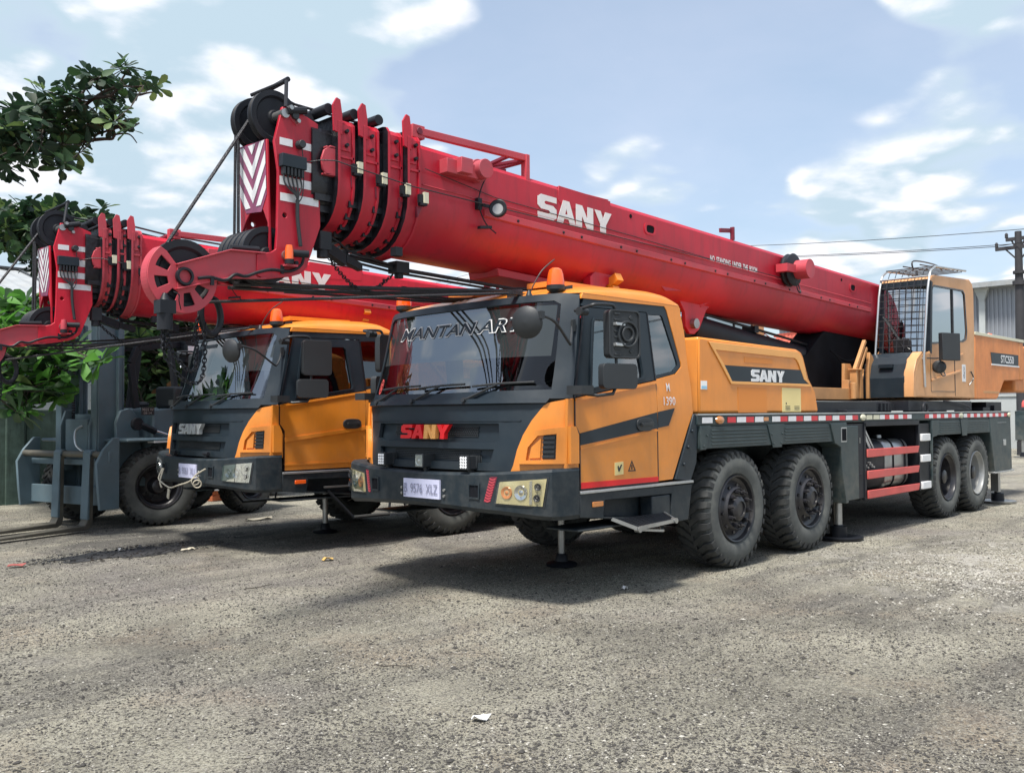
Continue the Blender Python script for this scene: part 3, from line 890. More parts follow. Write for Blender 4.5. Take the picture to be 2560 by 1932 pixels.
    def zt(y): return 1.075+0.055*abs(y/1.375)**2
    m = MB()
    n = len(plan)
    vs = []
    for x, y in plan:
        vs += [(x+0.03, y*0.985, zb(y)), (x, y, zb(y)+0.035), (x, y, zt(y)-0.02), (x+0.018, y*0.99, zt(y)), (x+0.22 if abs(y) < 1.2 else x+0.12 if abs(y) < 1.36 else 0.04, y*0.92, zt(y)), (x+0.2 if abs(y) < 1.2 else x+0.1 if abs(y) < 1.36 else 0.04, y*0.92, zb(y))]
    K = 6
    fs = [(i*K+j, (i+1)*K+j, (i+1)*K+(j+1) % K, i*K+(j+1) % K) for i in range(n-1) for j in range(K)]
    fs += [tuple(range(K-1, -1, -1)), tuple((n-1)*K+j for j in range(K))]
    m.add(vs, fs)
    bumper = bt('bumper', m, 'bumper_paint', sharp=25)
    # bumper front surface helper
    def bx(y):
        ay = abs(y)
        pts = [(-0.49, 0.0), (-0.488, 0.35), (-0.478, 0.68), (-0.47, 0.73), (-0.42, 0.90), (-0.335, 1.25), (-0.26, 1.345), (-0.16, 1.375)]
        for (xa, ya), (xb, yb) in zip(pts, pts[1:]):
            if ay <= yb: return xa+(xb-xa)*(ay-ya)/(yb-ya)
        return -0.16
    BF = lambda off: (lambda y, z: (bx(y)-off, y, z))
    lampm = 'lamp_clear' if B else 'lamp_yellowed'
    for s in (-1, 1):
        hl = MB()
        q = [(s*0.885, 0.845), (s*1.29, 0.835), (s*1.318, 1.055), (s*0.92, 1.02)]
        if s < 0: q = q[::-1]
        hl.patch(q, BF(0.012), -0.012, (), 0.12)
        hh = hl.build('headlight', lampm, bumper, bevel=0.004)
        r = MB()
        rim = [(s*0.87, 0.83), (s*1.30, 0.82), (s*1.33, 1.07), (s*0.905, 1.035)]
        if s < 0: rim = rim[::-1]
        r.patch(rim, BF(0.006), -0.01, (), 0.12)
        r.build('lamp_surround', 'black_plastic', hh)
        def disc(mb, yc, zc, rad, dep, mi):
            c = Vector((bx(yc)-0.014, yc, zc)); nrm = Vector((-1, s*0.25, 0)).normalized()
            mb.lathe([(0.0, rad), (0.008, rad*0.95), (0.006, rad*0.80), (-0.004, rad*0.4), (0.004, rad*0.2), (0.006, 0)], c, nrm, 20, mi)
        d = MB()
        disc(d, s*0.985, 0.935, 0.052, 0, 0 if not B else 1)
        disc(d, s*1.115, 0.94, 0.062, 0, 1)
        disc(d, s*1.262, 0.99, 0.03, 0, 2); disc(d, s*1.255, 0.90, 0.03, 0, 2)
        yq = [(s*1.19, 0.85), (s*1.215, 0.85), (s*1.22, 1.04), (s*1.195, 1.035)]
        d.patch(yq if s > 0 else yq[::-1], BF(0.016), -0.004, mi=1)
        d.build('lamp_reflector', ['amber_lens', 'chrome', 'rim_black'], hh)
        lc = MB(); qc = [(y_*1.0, z_) for y_, z_ in q]
        lc.patch(qc, BF(0.030), 0, (), 0.12); lc.build('lens_cover', 'lens_glass', hh)
        # tow openings: worn rims round a flat black panel painting the recess dark
        t = MB()
        op = [(s*0.61, 0.87), (s*0.73, 0.87), (s*0.735, 1.0), (s*0.61, 1.0)]
        opi = [(s*0.622, 0.885), (s*0.718, 0.885), (s*0.722, 0.985), (s*0.622, 0.985)]
        if s < 0: op = op[::-1]; opi = opi[::-1]
        t.patch(op, BF(0.012), -0.02, [opi], 0.12, mi=0)
        t.patch(opi, BF(0.003), -0.002, (), 0.12, mi=1)
        t.build('tow_opening', ['bumper_paint', 'underside'], bumper)
        if not B:
            t = MB()
            for k in range(9):
                f0 = k/9; zc = 0.86+0.2*f0; yc = s*(0.80+0.055*f0)
                q = [(yc-s*0.028, zc), (yc, zc-0.012), (yc+s*0.028, zc), (yc+s*0.028, zc+0.013), (yc, zc+0.001), (yc-s*0.028, zc+0.013)]
                t.patch(q if s > 0 else q[::-1], BF(0.004), -0.003, mi=0)
            q = [(s*0.765, 0.85), (s*0.825, 0.85), (s*0.89, 1.06), (s*0.83, 1.06)]
            t.patch(q if s > 0 else q[::-1], BF(0.0015), -0.002, mi=1)
            t.build('reflective_tape', ['red_dusty', 'red_dark'], bumper, flat=True)
    # number plate (y from +0.24 to -0.24)
    m = MB()
    yo = 0.16 if not B else 0.10
    m.patch([(yo-0.425, 0.845), (yo+0.06, 0.845), (yo+0.06, 1.01), (yo-0.425, 1.01)], BF(0.02), -0.018)
    pl = bt('number_plate', m, 'plate', bumper, flat=True)
    m = MB()
    text(m, "B  9576  XLZ" if not B else "B  9061  XLI", lambda a, b: BF(0.027)(yo+0.045-a, 0.885+b), 0.45, 0.085, off=0.004)
    if not B: text(m, "M", lambda a, b: BF(0.027)(yo+0.045-a, 0.857+b), 0.018, 0.022, off=0.004)
    bt('plate_lettering', m, 'plate_text', pl, flat=True)
    m = MB()
    for yy in (yo-0.47, yo+0.10):
        for zz in (0.875, 0.925): m.cyl((bx(yy)-0.002, yy, zz), (bx(yy)-0.014, yy, zz), 0.014, 0.012, 10)
    bt('bolt', m, 'steel', bumper)
    # work lights on the bumper
    if not B:
        for yy, led in ((0.56, 1), (0.02, 0), (-0.56, 1)):
            m = MB()
            m.box((-0.47, yy-0.05, 1.115), (-0.33, yy+0.05, 1.225), 0)
            m.box((-0.495, yy-0.055, 1.11), (-0.47, yy+0.055, 1.23), 0)
            if led:
                for k in range(4): m.box((-0.40+k*0.02, yy-0.056, 1.12), (-0.395+k*0.02, yy+0.056, 1.22), 0)
            m.box((-0.43, yy-0.02, 1.05), (-0.39, yy+0.02, 1.115), 0)
            wl_ = bt('work_light', m, 'black_plastic', bev=0.004)
            m = MB()
            if led:
                m.box((-0.498, yy-0.043, 1.122), (-0.4955, yy+0.043, 1.218), 1)
                for a in range(3):
                    for b in range(4): m.cyl((-0.4975, yy-0.029+a*0.029, 1.132+b*0.025), (-0.502, yy-0.029+a*0.029, 1.132+b*0.025), 0.0125, 0.011, 10, 0)
            else:
                m.box((-0.499, yy-0.046, 1.119), (-0.4955, yy+0.046, 1.221), 2)
                m.lathe([(0, 0.042), (-0.005, 0.03), (-0.002, 0.012), (0.004, 0)], (-0.501, yy, 1.17), (-1, 0, 0), 18, 2)
            bt('lamp_glass', m, ['led', 'rim_black', 'lamp_clear'], wl_)
    else:
        for yy in (0.45, -0.48):
            m = MB(); m.box((-0.46, yy-0.03, 1.10), (-0.42, yy+0.03, 1.15)); m.cyl((-0.45, yy-0.06, 1.14), (-0.45, yy+0.06, 1.14), 0.02, 0.02, 10)
            bt('lamp_bracket', m, 'black_steel')
        # rope tied between the tow openings
        m = MB()
        pts = [(bx(0.7)-0.03, 0.66, 0.93), (-0.58, 0.60, 0.82), (-0.60, 0.45, 0.77), (-0.60, 0.20, 0.72), (-0.60, -0.05, 0.76), (-0.59, -0.35, 0.82), (-0.57, -0.48, 0.90), (bx(-0.62)-0.03, -0.60, 0.97)]
        m.tube(smooth_path(pts), 0.009, 8)
        m.tube(smooth_path([(bx(0.62)-0.03, 0.62, 0.93), (-0.57, 0.58, 0.78), (-0.57, 0.53, 0.70)]), 0.010, 8)
        for k in range(2): m.lathe([(0.008*math.cos(t*math.pi/3), 0.045+0.008*math.sin(t*math.pi/3)) for t in range(6)], (-0.585, -0.50-k*0.05, 0.83-k*0.03), (0.2+k*0.3, 1, 0.2), 16, closed=True)
        m.obox((-0.61, 0.22, 0.645), (0.006, 0, 0), (0, 0.025, 0.01), (0, -0.015, 0.055))
        bt('tow_rope', m, 'leather_tag')
    # ---------------- side skirts with step
    def skirt(m, s):
        Y = 1.372
        out = [(0.045, 0.72), (1.50, 0.565), (1.63, 0.57), (1.70, 0.90), (0.045, 0.915)]
        rec = [(0.36, 0.705), (1.33, 0.61), (1.36, 0.83), (0.38, 0.84)]
        pf = lambda off: (lambda x, z: (x, -Y-off, z))
        m.patch(out, pf(0), 0.04, [rec])
        m.patch([(x, z) for x, z in rec], pf(-0.16), 0.02)
        for a, b in zip(rec, rec[1:]+rec[:1]):
            m.add([pf(0)(*a), pf(0)(*b), pf(-0.16)(*b), pf(-0.16)(*a)], [(0, 1, 2, 3)])
        m.box((0.045, -1.36, 0.60), (1.66, -1.0, 0.62))
        m.box((1.05, -1.374, 0.60), (1.33, -1.24, 0.825)) if not B else None
        sk = m.build('side_skirt', 'bumper_paint', P, bevel=0.008)
        t = MB(); t.T = m.T
        t.box((0.05, -Y-0.012, 0.912), (1.71, -Y+0.05, 0.936))
        t.build('trim_strip', 'silver_trim', sk, bevel=0.004)
        t = MB(); t.T = m.T
        t.box((0.205, -Y-0.012, 0.795), (0.345, -Y, 0.838))
        t.build('marker_lamp', 'amber_lens' if not B else 'orange_lens', sk, bevel=0.004)
        st = MB(); st.T = m.T
        if not B:
            z0 = 0.615; ya, yb = -1.54, -1.36
            st.bar((0.60, ya, z0-0.02), (1.17, ya, z0), 0.02, 0.03, 0)
            st.bar((0.60, ya, z0-0.02), (0.48, yb, z0+0.06), 0.02, 0.03, 0)
            st.bar((1.17, ya, z0), (1.24, yb, z0+0.05), 0.02, 0.03, 0)
            for k in range(9):
                f = (k+0.5)/9
                st.bar((0.60-0.11*f, ya+(yb-ya)*f, z0-0.018+0.07*f), (1.17+0.07*f, ya+(yb-ya)*f, z0+0.05*f), 0.022, 0.012, 1)
            for k in range(9):
                x = 0.62+k*0.065
                st.bar((x, ya, z0-0.01), (x-0.03, yb, z0+0.05), 0.008, 0.018, 1)
            st.cyl((0.62, ya-0.02, z0-0.03), (0.62, ya+0.03, z0-0.03), 0.025, 0.025, 12, 0); st.cyl((1.16, ya-0.02, z0), (1.16, ya+0.03, z0), 0.025, 0.025, 12, 0)
            st.bar((0.78, ya+0.1, 0.56), (1.0, ya+0.02, 0.54), 0.03, 0.02, 0); st.bar((1.0, ya+0.02, 0.54), (1.18, yb, 0.60), 0.03, 0.02, 0)
        else:
            ya = -1.40
            st.tube([(0.62, ya, 0.70), (0.95, ya-0.04, 0.36), (1.45, ya-0.04, 0.36), (1.50, ya-0.02, 0.66)], 0.018, 8, 1)
            st.bar((0.95, ya-0.04, 0.375), (1.45, ya-0.04, 0.375), 0.05, 0.016, 0)
            st.bar((0.58, ya, 0.74), (1.5, ya, 0.74), 0.05, 0.02, 0)
        st.build('step', ['steel', 'black_steel'], sk, bevel=0.0)
        return sk
    both(skirt)
    # ---------------- mirrors
    def mirror(m, s):
        Y = -1.56
        m.tube(smooth_path([(0.02, -1.36, 2.42), (0.03, -1.50, 2.445), (0.06, -1.55, 2.46), (0.24, Y, 2.47), (0.29, Y, 2.45), (0.31, Y, 2.38)], 4)+[Vector((0.31, Y, 1.80)), Vector((0.26, Y, 1.735)), Vector((0.10, Y+0.03, 1.72)), Vector((0.03, -1.40, 1.74))], 0.014, 8)
        m.box((-0.09, -1.52, 1.73), (0.06, -1.36, 1.80))
        m.cyl((0.0, -1.42, 2.41), (0.10, -1.42, 2.41), 0.035, 0.03, 12)
        a = m.build('mirror_arm', 'black_plastic', P, bevel=0.0)
        def shellm(name, x0, x1, z0, z1, ang):
            h = MB(); h.T = m.T
            u = Vector((math.cos(ang), math.sin(ang)*-1, 0)); n = Vector((-math.sin(ang), -math.cos(ang), 0))
            c = Vector(((x0+x1)/2, Y-0.01, (z0+z1)/2))
            w, hh = (x1-x0)/2, (z1-z0)/2
            rr = 0.04
            poly = []
            for cx, cz, a0 in ((w-rr, hh-rr, 0), (-w+rr, hh-rr, 90), (-w+rr, -hh+rr, 180), (w-rr, -hh+rr, 270)):
                for k in range(5):
                    t = R_(a0+k*22.5); poly.append((cx+rr*math.cos(t), cz+rr*math.sin(t)))
            h.patch(poly, lambda p, q: c+u*p+Vector((0, 0, 1))*q+n*0.035, 0.07, nrm=n, mi=0)
            return h, c, u, n, poly
        h, c, u, n, poly = shellm('mirror_housing', 0.205, 0.545, 2.03, 2.43, R_(12))
        if not B and s < 0:
            zz = Vector((0, 0, 1))
            for k in range(2):
                h.lathe([(0, 0.115-k*0.045), (0.02, 0.11-k*0.045), (0.02, 0.095-k*0.045), (0, 0.09-k*0.045)], c+n*0.035+u*0.03, n, 24)
            for k in range(8):
                h.obox(c+n*0.037-u*0.08+zz*(-0.17+k*0.048), u*0.03, zz*0.008, n*0.008)
            for k in (-1, 1): h.cyl(c+n*0.03+u*0.07+zz*k*0.14, c+n*0.042+u*0.07+zz*k*0.14, 0.018, 0.018, 12)
            # thin frame
            h.patch(poly, lambda p, q: c+u*p+zz*q+n*0.045, 0.02, [[(p*0.90, q*0.93) for p, q in poly]], nrm=n)
        h.build('mirror_housing', 'black_plastic', a, bevel=0.012)
        if not B and s < 0:
            k2 = MB()
            for z in (2.14, 2.31): k2.box((0.25, Y-0.055, z-0.012), (0.37, Y-0.018, z+0.012))
            k2.build('clamp', 'silver_trim', a, bevel=0.003)
        h, c, u, n, poly = shellm('mirror_housing', 0.14, 0.50, 1.775, 1.985, R_(14))
        h.build('mirror_housing', 'black_plastic', a, bevel=0.02, seg=3)
        return a
    both(mirror)
    # round front mirror
    m = MB()
    c = Vector((-0.56, -1.37, 2.285)); n = Vector((-0.93, -0.30, -0.12)).normalized()
    m.lathe([(-0.02, 0.0), (-0.02, 0.10), (-0.008, 0.128), (0.012, 0.128), (0.035, 0.10), (0.05, 0.05), (0.055, 0)], c, n, 28)
    m.obox(c+Vector((0.03, -0.10, 0.05)), (0.02, 0, 0), (0, 0.04, 0), (0, 0, 0.03))
    rm = bt('front_mirror', m, 'black_plastic')
    m = MB()
    m.tube(smooth_path([c+Vector((0.02, -0.09, 0.05)), (-0.46, -1.47, 2.33), (-0.30, -1.44, 2.29), (-0.06, -1.36, 2.16), (0.0, -1.33, 2.15), (0.06, -1.29, 2.22), (0.09, -1.27, 2.30)]), 0.012, 8)
    m.obox((0.10, -1.275, 2.31), (0.02, 0, 0.004), (0, 0.012, 0), (0, 0, 0.05))
    bt('mirror_bracket', m, 'black_plastic', rm)
    # ---------------- beacons, antenna
    for yy in (-1.03, 1.03):
        m = MB()
        m.lathe([(-0.03, 0.02), (0.0, 0.06), (0.015, 0.078), (0.05, 0.08), (0.055, 0.07)], (0.16, yy, 2.625), (0, 0, 1), 24)
        m.cyl((0.16, yy, 2.56), (0.16, yy, 2.61), 0.02, 0.02, 10)
        m.obox((0.30, yy, 2.66), (0.05, 0, 0.01), (0, 0.03, 0), (0, 0, 0.025))
        b0 = bt('beacon', m, 'black_plastic')
        m = MB()
        m.lathe([(0.05, 0.076), (0.08, 0.077), (0.15, 0.066), (0.185, 0.055), (0.20, 0.035), (0.205, 0.0)], (0.16, yy, 2.625), (0, 0, 1), 24)
        bt('beacon_dome', m, 'orange_lens', b0)
    m = MB()
    m.tube(smooth_path([(0.07, -0.80, 2.60), (0.10, -0.83, 2.70), (0.18, -0.86, 2.83), (0.32, -0.88, 2.94)]), [0.006]*18+[0.003], 6)
    m.lathe([(0, 0.03), (0.03, 0.02), (0.05, 0.008)], (0.07, -0.80, 2.60), (0, 0, 1), 12)
    bt('antenna', m, 'black_plastic')
    # ---------------- mudguard behind the cab
    def mudg(m, s):
        m.patch([(1.45, 0.955), (1.70, 0.93), (1.80, 1.10), (1.83, 1.46), (1.80, 1.56), (1.76, 1.56), (1.70, 1.43)], lambda x, z: (x, -1.36, z), 0.35)
        for (x, z) in ((1.73, 1.40), (1.66, 1.25), (1.585, 1.09)): m.cyl((x, -1.355, z), (x, -1.375, z), 0.018, 0.018, 8)
        return m.build('mudguard', 'charcoal', P, bevel=0.01)
    both(mudg)
def crane_chassis(root, B, rear_only=False):
    P = root
    bt = lambda n, mb, m, par=P, bev=0.0, **k: mb.build(n, m, par, bevel=bev, **k)
    # frame rails, axles, underbody
    m = MB()
    for y in (-0.45, 0.45):
        m.box((-0.2 if not rear_only else 1.8, y-0.06, 0.80), (11.3, y+0.06, 1.40))
    for x in (0.6, 1.9, 3.3, 5.6, 6.8, 9.15, 11.0): m.box((x-0.08, -0.42, 0.86), (x+0.08, 0.42, 1.3))
    m.box((4.9, -0.8, 0.7), (5.5, 0.8, 1.4)); m.box((5.6, -0.3, 0.65), (8.0, 0.3, 0.9))
    m.box((0.3, -0.35, 0.75), (1.6, 0.35, 1.0))
    bt('chassis_frame', m, 'underside')
    m = MB()
    for x in (2.55, 4.14, 8.51, 9.79):
        m.cyl((x, -1.1, 0.6), (x, 1.1, 0.6), 0.07, 0.07, 12); m.lathe([(-0.22, 0.07), (-0.12, 0.20), (0.12, 0.20), (0.22, 0.07)], (x, 0, 0.6), (0, 1, 0), 20)
        for y in (-0.75, 0.75): m.box((x-0.5, y-0.04, 0.68), (x+0.5, y+0.04, 0.76))
    bt('axles', m, 'underside')
    for i, x in enumerate((2.55, 4.14, 8.51, 9.79)):
        if rear_only and i < 2: pass
        for s in (-1, 1):
            add_wheel(P, x, s*1.36, i > 1, i == 3, s)
    # deck
    m = MB()
    m.box((1.80, -1.36, 1.44), (11.46, 1.36, 1.553))
    for s in (-1, 1): m.box((1.80, s*1.375, 1.455), (11.46, s*1.34, 1.545))
    dk = bt('deck', m, 'dark_green', bev=0.006)
    m = MB()
    for s in (-1, 1): m.box((1.80, s*1.382, 1.548), (11.47, s*1.30, 1.563))
    bt('deck_edge', m, 'silver_trim', dk)
    # non-slip clutter on the deck
    m = MB()
    rnd = random.Random(5)
    for k in range(14):
        x = rnd.uniform(4.9, 11.2); y = rnd.uniform(-1.15, 1.15); a = rnd.uniform(0.06, 0.3); b = rnd.uniform(0.05, 0.15); h = rnd.uniform(0.02, 0.09)
        m = MB(); m.box((x-a, y-b, 1.553), (x+a, y+b, 1.56+h))
        bt('deck_plate', m, 'black_steel', dk, bev=0.004)
    for s in (-1, 1):
        m = MB()
        Y = s*1.376; Y2 = s*1.380
        def blk(x0, x1, mi, z0=1.472, z1=1.528): m.box((x0, Y, z0), (x1, Y2, z1), mi)
        blk(1.88, 2.06, 0)
        x = 2.33; k = 0
        while x < 5.35:
            if abs(x-3.13) < 0.08: blk(x, x+0.11, 2, 1.482, 1.522)
            else: blk(x+0.012, x+(0.185 if k % 2 else 0.165), 1 if k % 2 == 0 else 0)
            x += 0.18; k += 1
        blk(5.63, 5.80, 3); blk(5.84, 6.02, 3)
        x = 6.04; k = 0
        while x < 6.95: blk(x, x+0.145, k % 2 and 1 or 0); x += 0.15; k += 1
        x = 7.58; k = 0
        while x < 8.95: blk(x, x+0.145, 1 if k % 2 == 0 else 0); x += 0.15; k += 1
        x = 9.15; k = 0
        while x < 11.25: blk(x, x+0.145, 1 if k % 2 else 0); x += 0.15; k += 1
        bt('reflective_strip', m, ['white_reflector', 'red_reflector', 'amber_lens', 'cream'], dk, flat=True)
        for xl in (2.19, 5.52, 9.03, 11.36):
            q = MB()
            q.lathe([(0, 0.05), (0.012, 0.046), (0.02, 0.025), (0.022, 0)], (xl, s*1.378, 1.50), (0, s, 0), 18)
            q.v = [(xl+(p[0]-xl)*1.5, p[1], 1.5+(p[2]-1.5)*0.8) for p in q.v]
            bt('marker_lamp', q, 'amber_lens' if xl < 3 else 'cream', dk)
    # fenders
    def fender(m, s, x0, x1, joints):
        Y = 1.372
        m.patch([(x0, 1.225), (x1, 1.222), (x1, 1.44), (x0, 1.44)], lambda x, z: (x, -Y, z), 0.03)
        for a, b in joints:
            for k in range(5):
                z = 1.255+k*0.034
                m.box((a, -Y-0.008, z), (b, -Y, z+0.016))
        m.box((x0, -Y+0.03, 1.40), (x1, -0.62, 1.43))
        # wheel arch inner
        m.box((x0, -0.66, 1.0), (x1, -0.62, 1.42))
        return m
    def f1(m, s):
        fender(m, s, 1.835, 4.70, [(2.05, 3.12), (3.52, 4.58)])
        m.patch([(1.835, 1.215), (1.93, 1.215), (2.02, 1.445), (1.835, 1.445)], lambda x, z: (x, -1.385, z), 0.012)
        m.patch([(3.24, 1.195), (3.43, 1.195), (3.50, 1.445), (3.13, 1.445)], lambda x, z: (x, -1.385, z), 0.012)
        for x, z in ((1.95, 1.35), (1.89, 1.25), (3.21, 1.34), (3.44, 1.34), (3.25, 1.24), (3.42, 1.24)):
            m.cyl((x, -1.385, z), (x, -1.395, z), 0.012, 0.012, 8)
        return m.build('fender', 'dark_green', P, bevel=0.004)
    def f2(m, s):
        fender(m, s, 7.82, 10.37, [(8.15, 9.0), (9.30, 10.28)])
        m.patch([(7.80, 0.50), (7.84, 1.44), (8.12, 1.44), (8.02, 1.215), (7.86, 1.20), (7.83, 0.50)], lambda x, z: (x, -1.38, z), 0.03)
        m.patch([(9.05, 1.195), (9.26, 1.195), (9.32, 1.445), (8.99, 1.445)], lambda x, z: (x, -1.385, z), 0.012)
        o = m.build('fender', 'dark_green', P, bevel=0.004)
        t = MB(); t.T = m.T
        t.patch([(10.35, 1.455), (10.42, 1.10), (10.55, 0.57), (11.48, 0.575), (11.45, 1.455)], lambda x, z: (x, -1.378, z), 0.7)
        tb = t.build('tool_box', 'dark_green', P, bevel=0.012)
        t = MB(); t.T = m.T
        t.box((11.02, -1.39, 0.99), (11.14, -1.378, 1.09)); t.box((10.75, -1.383, 1.37), (11.2, -1.378, 1.376)); t.box((10.5, -1.40, 0.545), (11.52, -1.30, 0.57))
        t.build('latch', 'silver_trim', tb, bevel=0.003)
        return o
    both(f1); both(f2)
    # outrigger housings and jacks
    def outrig(m, s):
        m.patch([(4.60, 1.44), (5.03, 1.44), (5.045, 0.47), (4.98, 0.47), (4.90, 0.80), (4.86, 1.15), (4.70, 1.20)], lambda x, z: (x, -1.392, z), 0.25)
        m.box((5.0, -1.39, 0.50), (5.35, -0.9, 1.40))
        o = m.build('outrigger_housing', 'dark_green', P, bevel=0.008)
        t = MB(); t.T = m.T
        t.box((4.865, -1.398, 1.21), (5.01, -1.392, 1.385), 0); t.box((4.88, -1.401, 1.225), (4.995, -1.398, 1.37), 1)
        t.build('window', ['silver_trim', 'underside'], o, flat=True)
        t = MB(); t.T = m.T
        t.box((5.045, -1.365, 0.50), (5.57, -1.35, 1.425), 0)
        t.box((5.02, -1.38, 0.62), (5.22, -1.366, 0.90), 0)
        for k in range(3):
            z = 0.64+k*0.09
            t.add([(5.04, -1.384, z), (5.20, -1.384, z+0.10), (5.20, -1.384, z+0.15), (5.04, -1.384, z+0.05)], [(0, 1, 2, 3)], 1+(k % 2))
        for k in range(7): t.box((5.13+k*0.035, -1.368, 1.20), (5.15+k*0.035, -1.365, 1.235), 3)
        t.box((5.44, -1.368, 1.18), (5.455, -1.365, 1.25), 3)
        t.tube(smooth_path([(5.1, -1.37, 1.08), (5.2, -1.38, 1.02), (5.3, -1.37, 0.92), (5.42, -1.37, 0.90)]), 0.010, 6, 0)
        t.tube(smooth_path([(5.1, -1.37, 1.0), (5.22, -1.38, 0.92), (5.3, -1.37, 0.80), (5.45, -1.37, 0.80)]), 0.010, 6, 0)
        t.build('control_panel', ['black_steel', 'white_reflector', 'red_dusty', 'steel'], P, flat=True)
        for (x, sn) in ((5.25, 1), (11.40, 2)):
            t = MB(); t.T = m.T
            y = -1.16
            t.cyl((x, y, 0.12), (x, y, 0.60), 0.048, 0.048, 20)
            if x > 10: t.box((x-0.15, y-0.06, 0.20), (x-0.07, y+0.06, 0.60))
            j = t.build('jack_rod', 'steel', P)
            t = MB(); t.T = m.T
            t.lathe([(0.0, 0.10), (0.02, 0.105), (0.13, 0.10), (0.135, 0.06), (0.15, 0.055)], (x, y, 0.03), (0, 0, 1), 24)
            t.build('jack_socket', 'black_steel', j)
            t = MB(); t.T = m.T
            t.lathe([(0.0, 0.27), (0.03, 0.28), (0.035, 0.26), (0.035, 0.0)], (x+0.04, y, 0.0), (0, 0, 1), 32)
            t.build('jack_pad', 'steel' if x > 10 else 'black_steel', j)
        return o
    both(outrig)
    # rear/centre bay: frame, tank, guard bars, ladder
    def bay(m, s):
        m.box((5.56, -1.378, 1.385), (7.36, -1.35, 1.445)); m.box((5.55, -1.378, 0.47), (5.60, -1.33, 1.43)); m.box((7.335, -1.378, 0.47), (7.38, -1.33, 1.40))
        m.box((5.6, -0.5, 0.6), (7.8, -0.46, 1.40)); m.box((7.36, -1.35, 0.47), (7.80, -0.6, 1.40)); m.box((5.58, -1.3, 0.46), (7.4, -0.6, 0.48))
        o = m.build('side_frame', 'black_steel', P, bevel=0.004)
        for zz in (1.05, 0.78, 0.535):
            t = MB(); t.T = m.T
            t.patch([(5.60, zz-0.052), (7.25, zz-0.045), (7.295, zz+0.045), (5.60, zz+0.052)], lambda x, z: (x, -1.40, z), 0.02)
            t.build('guard_bar', 'red_bar', P, bevel=0.006)
        t = MB(); t.T = m.T
        def tank(x0, x1, mi, r=0.29, yc=-1.0):
            pr = []
            for cx, cz, a0 in ((0.16, 0.16, 0), (-0.16, 0.16, 90), (-0.16, -0.16, 180), (0.16, -0.16, 270)):
                for k in range(6):
                    a = R_(a0+k*18); pr.append((cx+(r-0.16)*math.cos(a), cz+(r-0.16)*math.sin(a)))
            vs = [(x, yc+p[0], 0.88+p[1]*1.1) for x in (x0, x0+0.03, x1-0.03, x1) for p in [((q[0]*(0.94 if x in (x0, x1) else 1)), (q[1]*(0.94 if x in (x0, x1) else 1))) for q in pr]]
            n = len(pr)
            fs = [(j*n+i, j*n+(i+1) % n, (j+1)*n+(i+1) % n, (j+1)*n+i) for j in range(3) for i in range(n)]+[tuple(range(n-1, -1, -1)), tuple(range(3*n, 4*n))]
            t.add(vs, fs, mi)
        tank(5.75, 6.38, 0); tank(6.44, 7.18, 1)
        tank(6.38, 6.44, 1, 0.305); tank(6.62, 6.66, 0, 0.305); tank(7.02, 7.06, 0, 0.305)
        t.cyl((6.85, -1.0, 1.17), (6.85, -1.0, 1.25), 0.06, 0.05, 16, 1)
        t.bar((5.70, -1.28, 1.34), (5.95, -1.28, 1.08), 0.02, 0.05, 2); t.bar((5.78, -1.28, 1.34), (6.05, -1.28, 1.08), 0.02, 0.03, 2)
        for k in range(6): t.cyl((5.66+k*0.06, -1.28, 0.92-0.03*(k % 3)), (5.66+k*0.06, -1.33, 0.92-0.03*(k % 3)), 0.012, 0.012, 6, 2)
        t.build('fuel_tank', ['black_steel', 'steel', 'silver_trim'], P, sharp=40)
        for zz in (1.205, 0.915, 0.54):
            t = MB(); t.T = m.T
            t.box((7.385, -1.405, zz-0.05), (7.70, -1.34, zz+0.05))
            t.build('ladder_step', 'white_paint', P, bevel=0.008)
        return o
    both(bay)

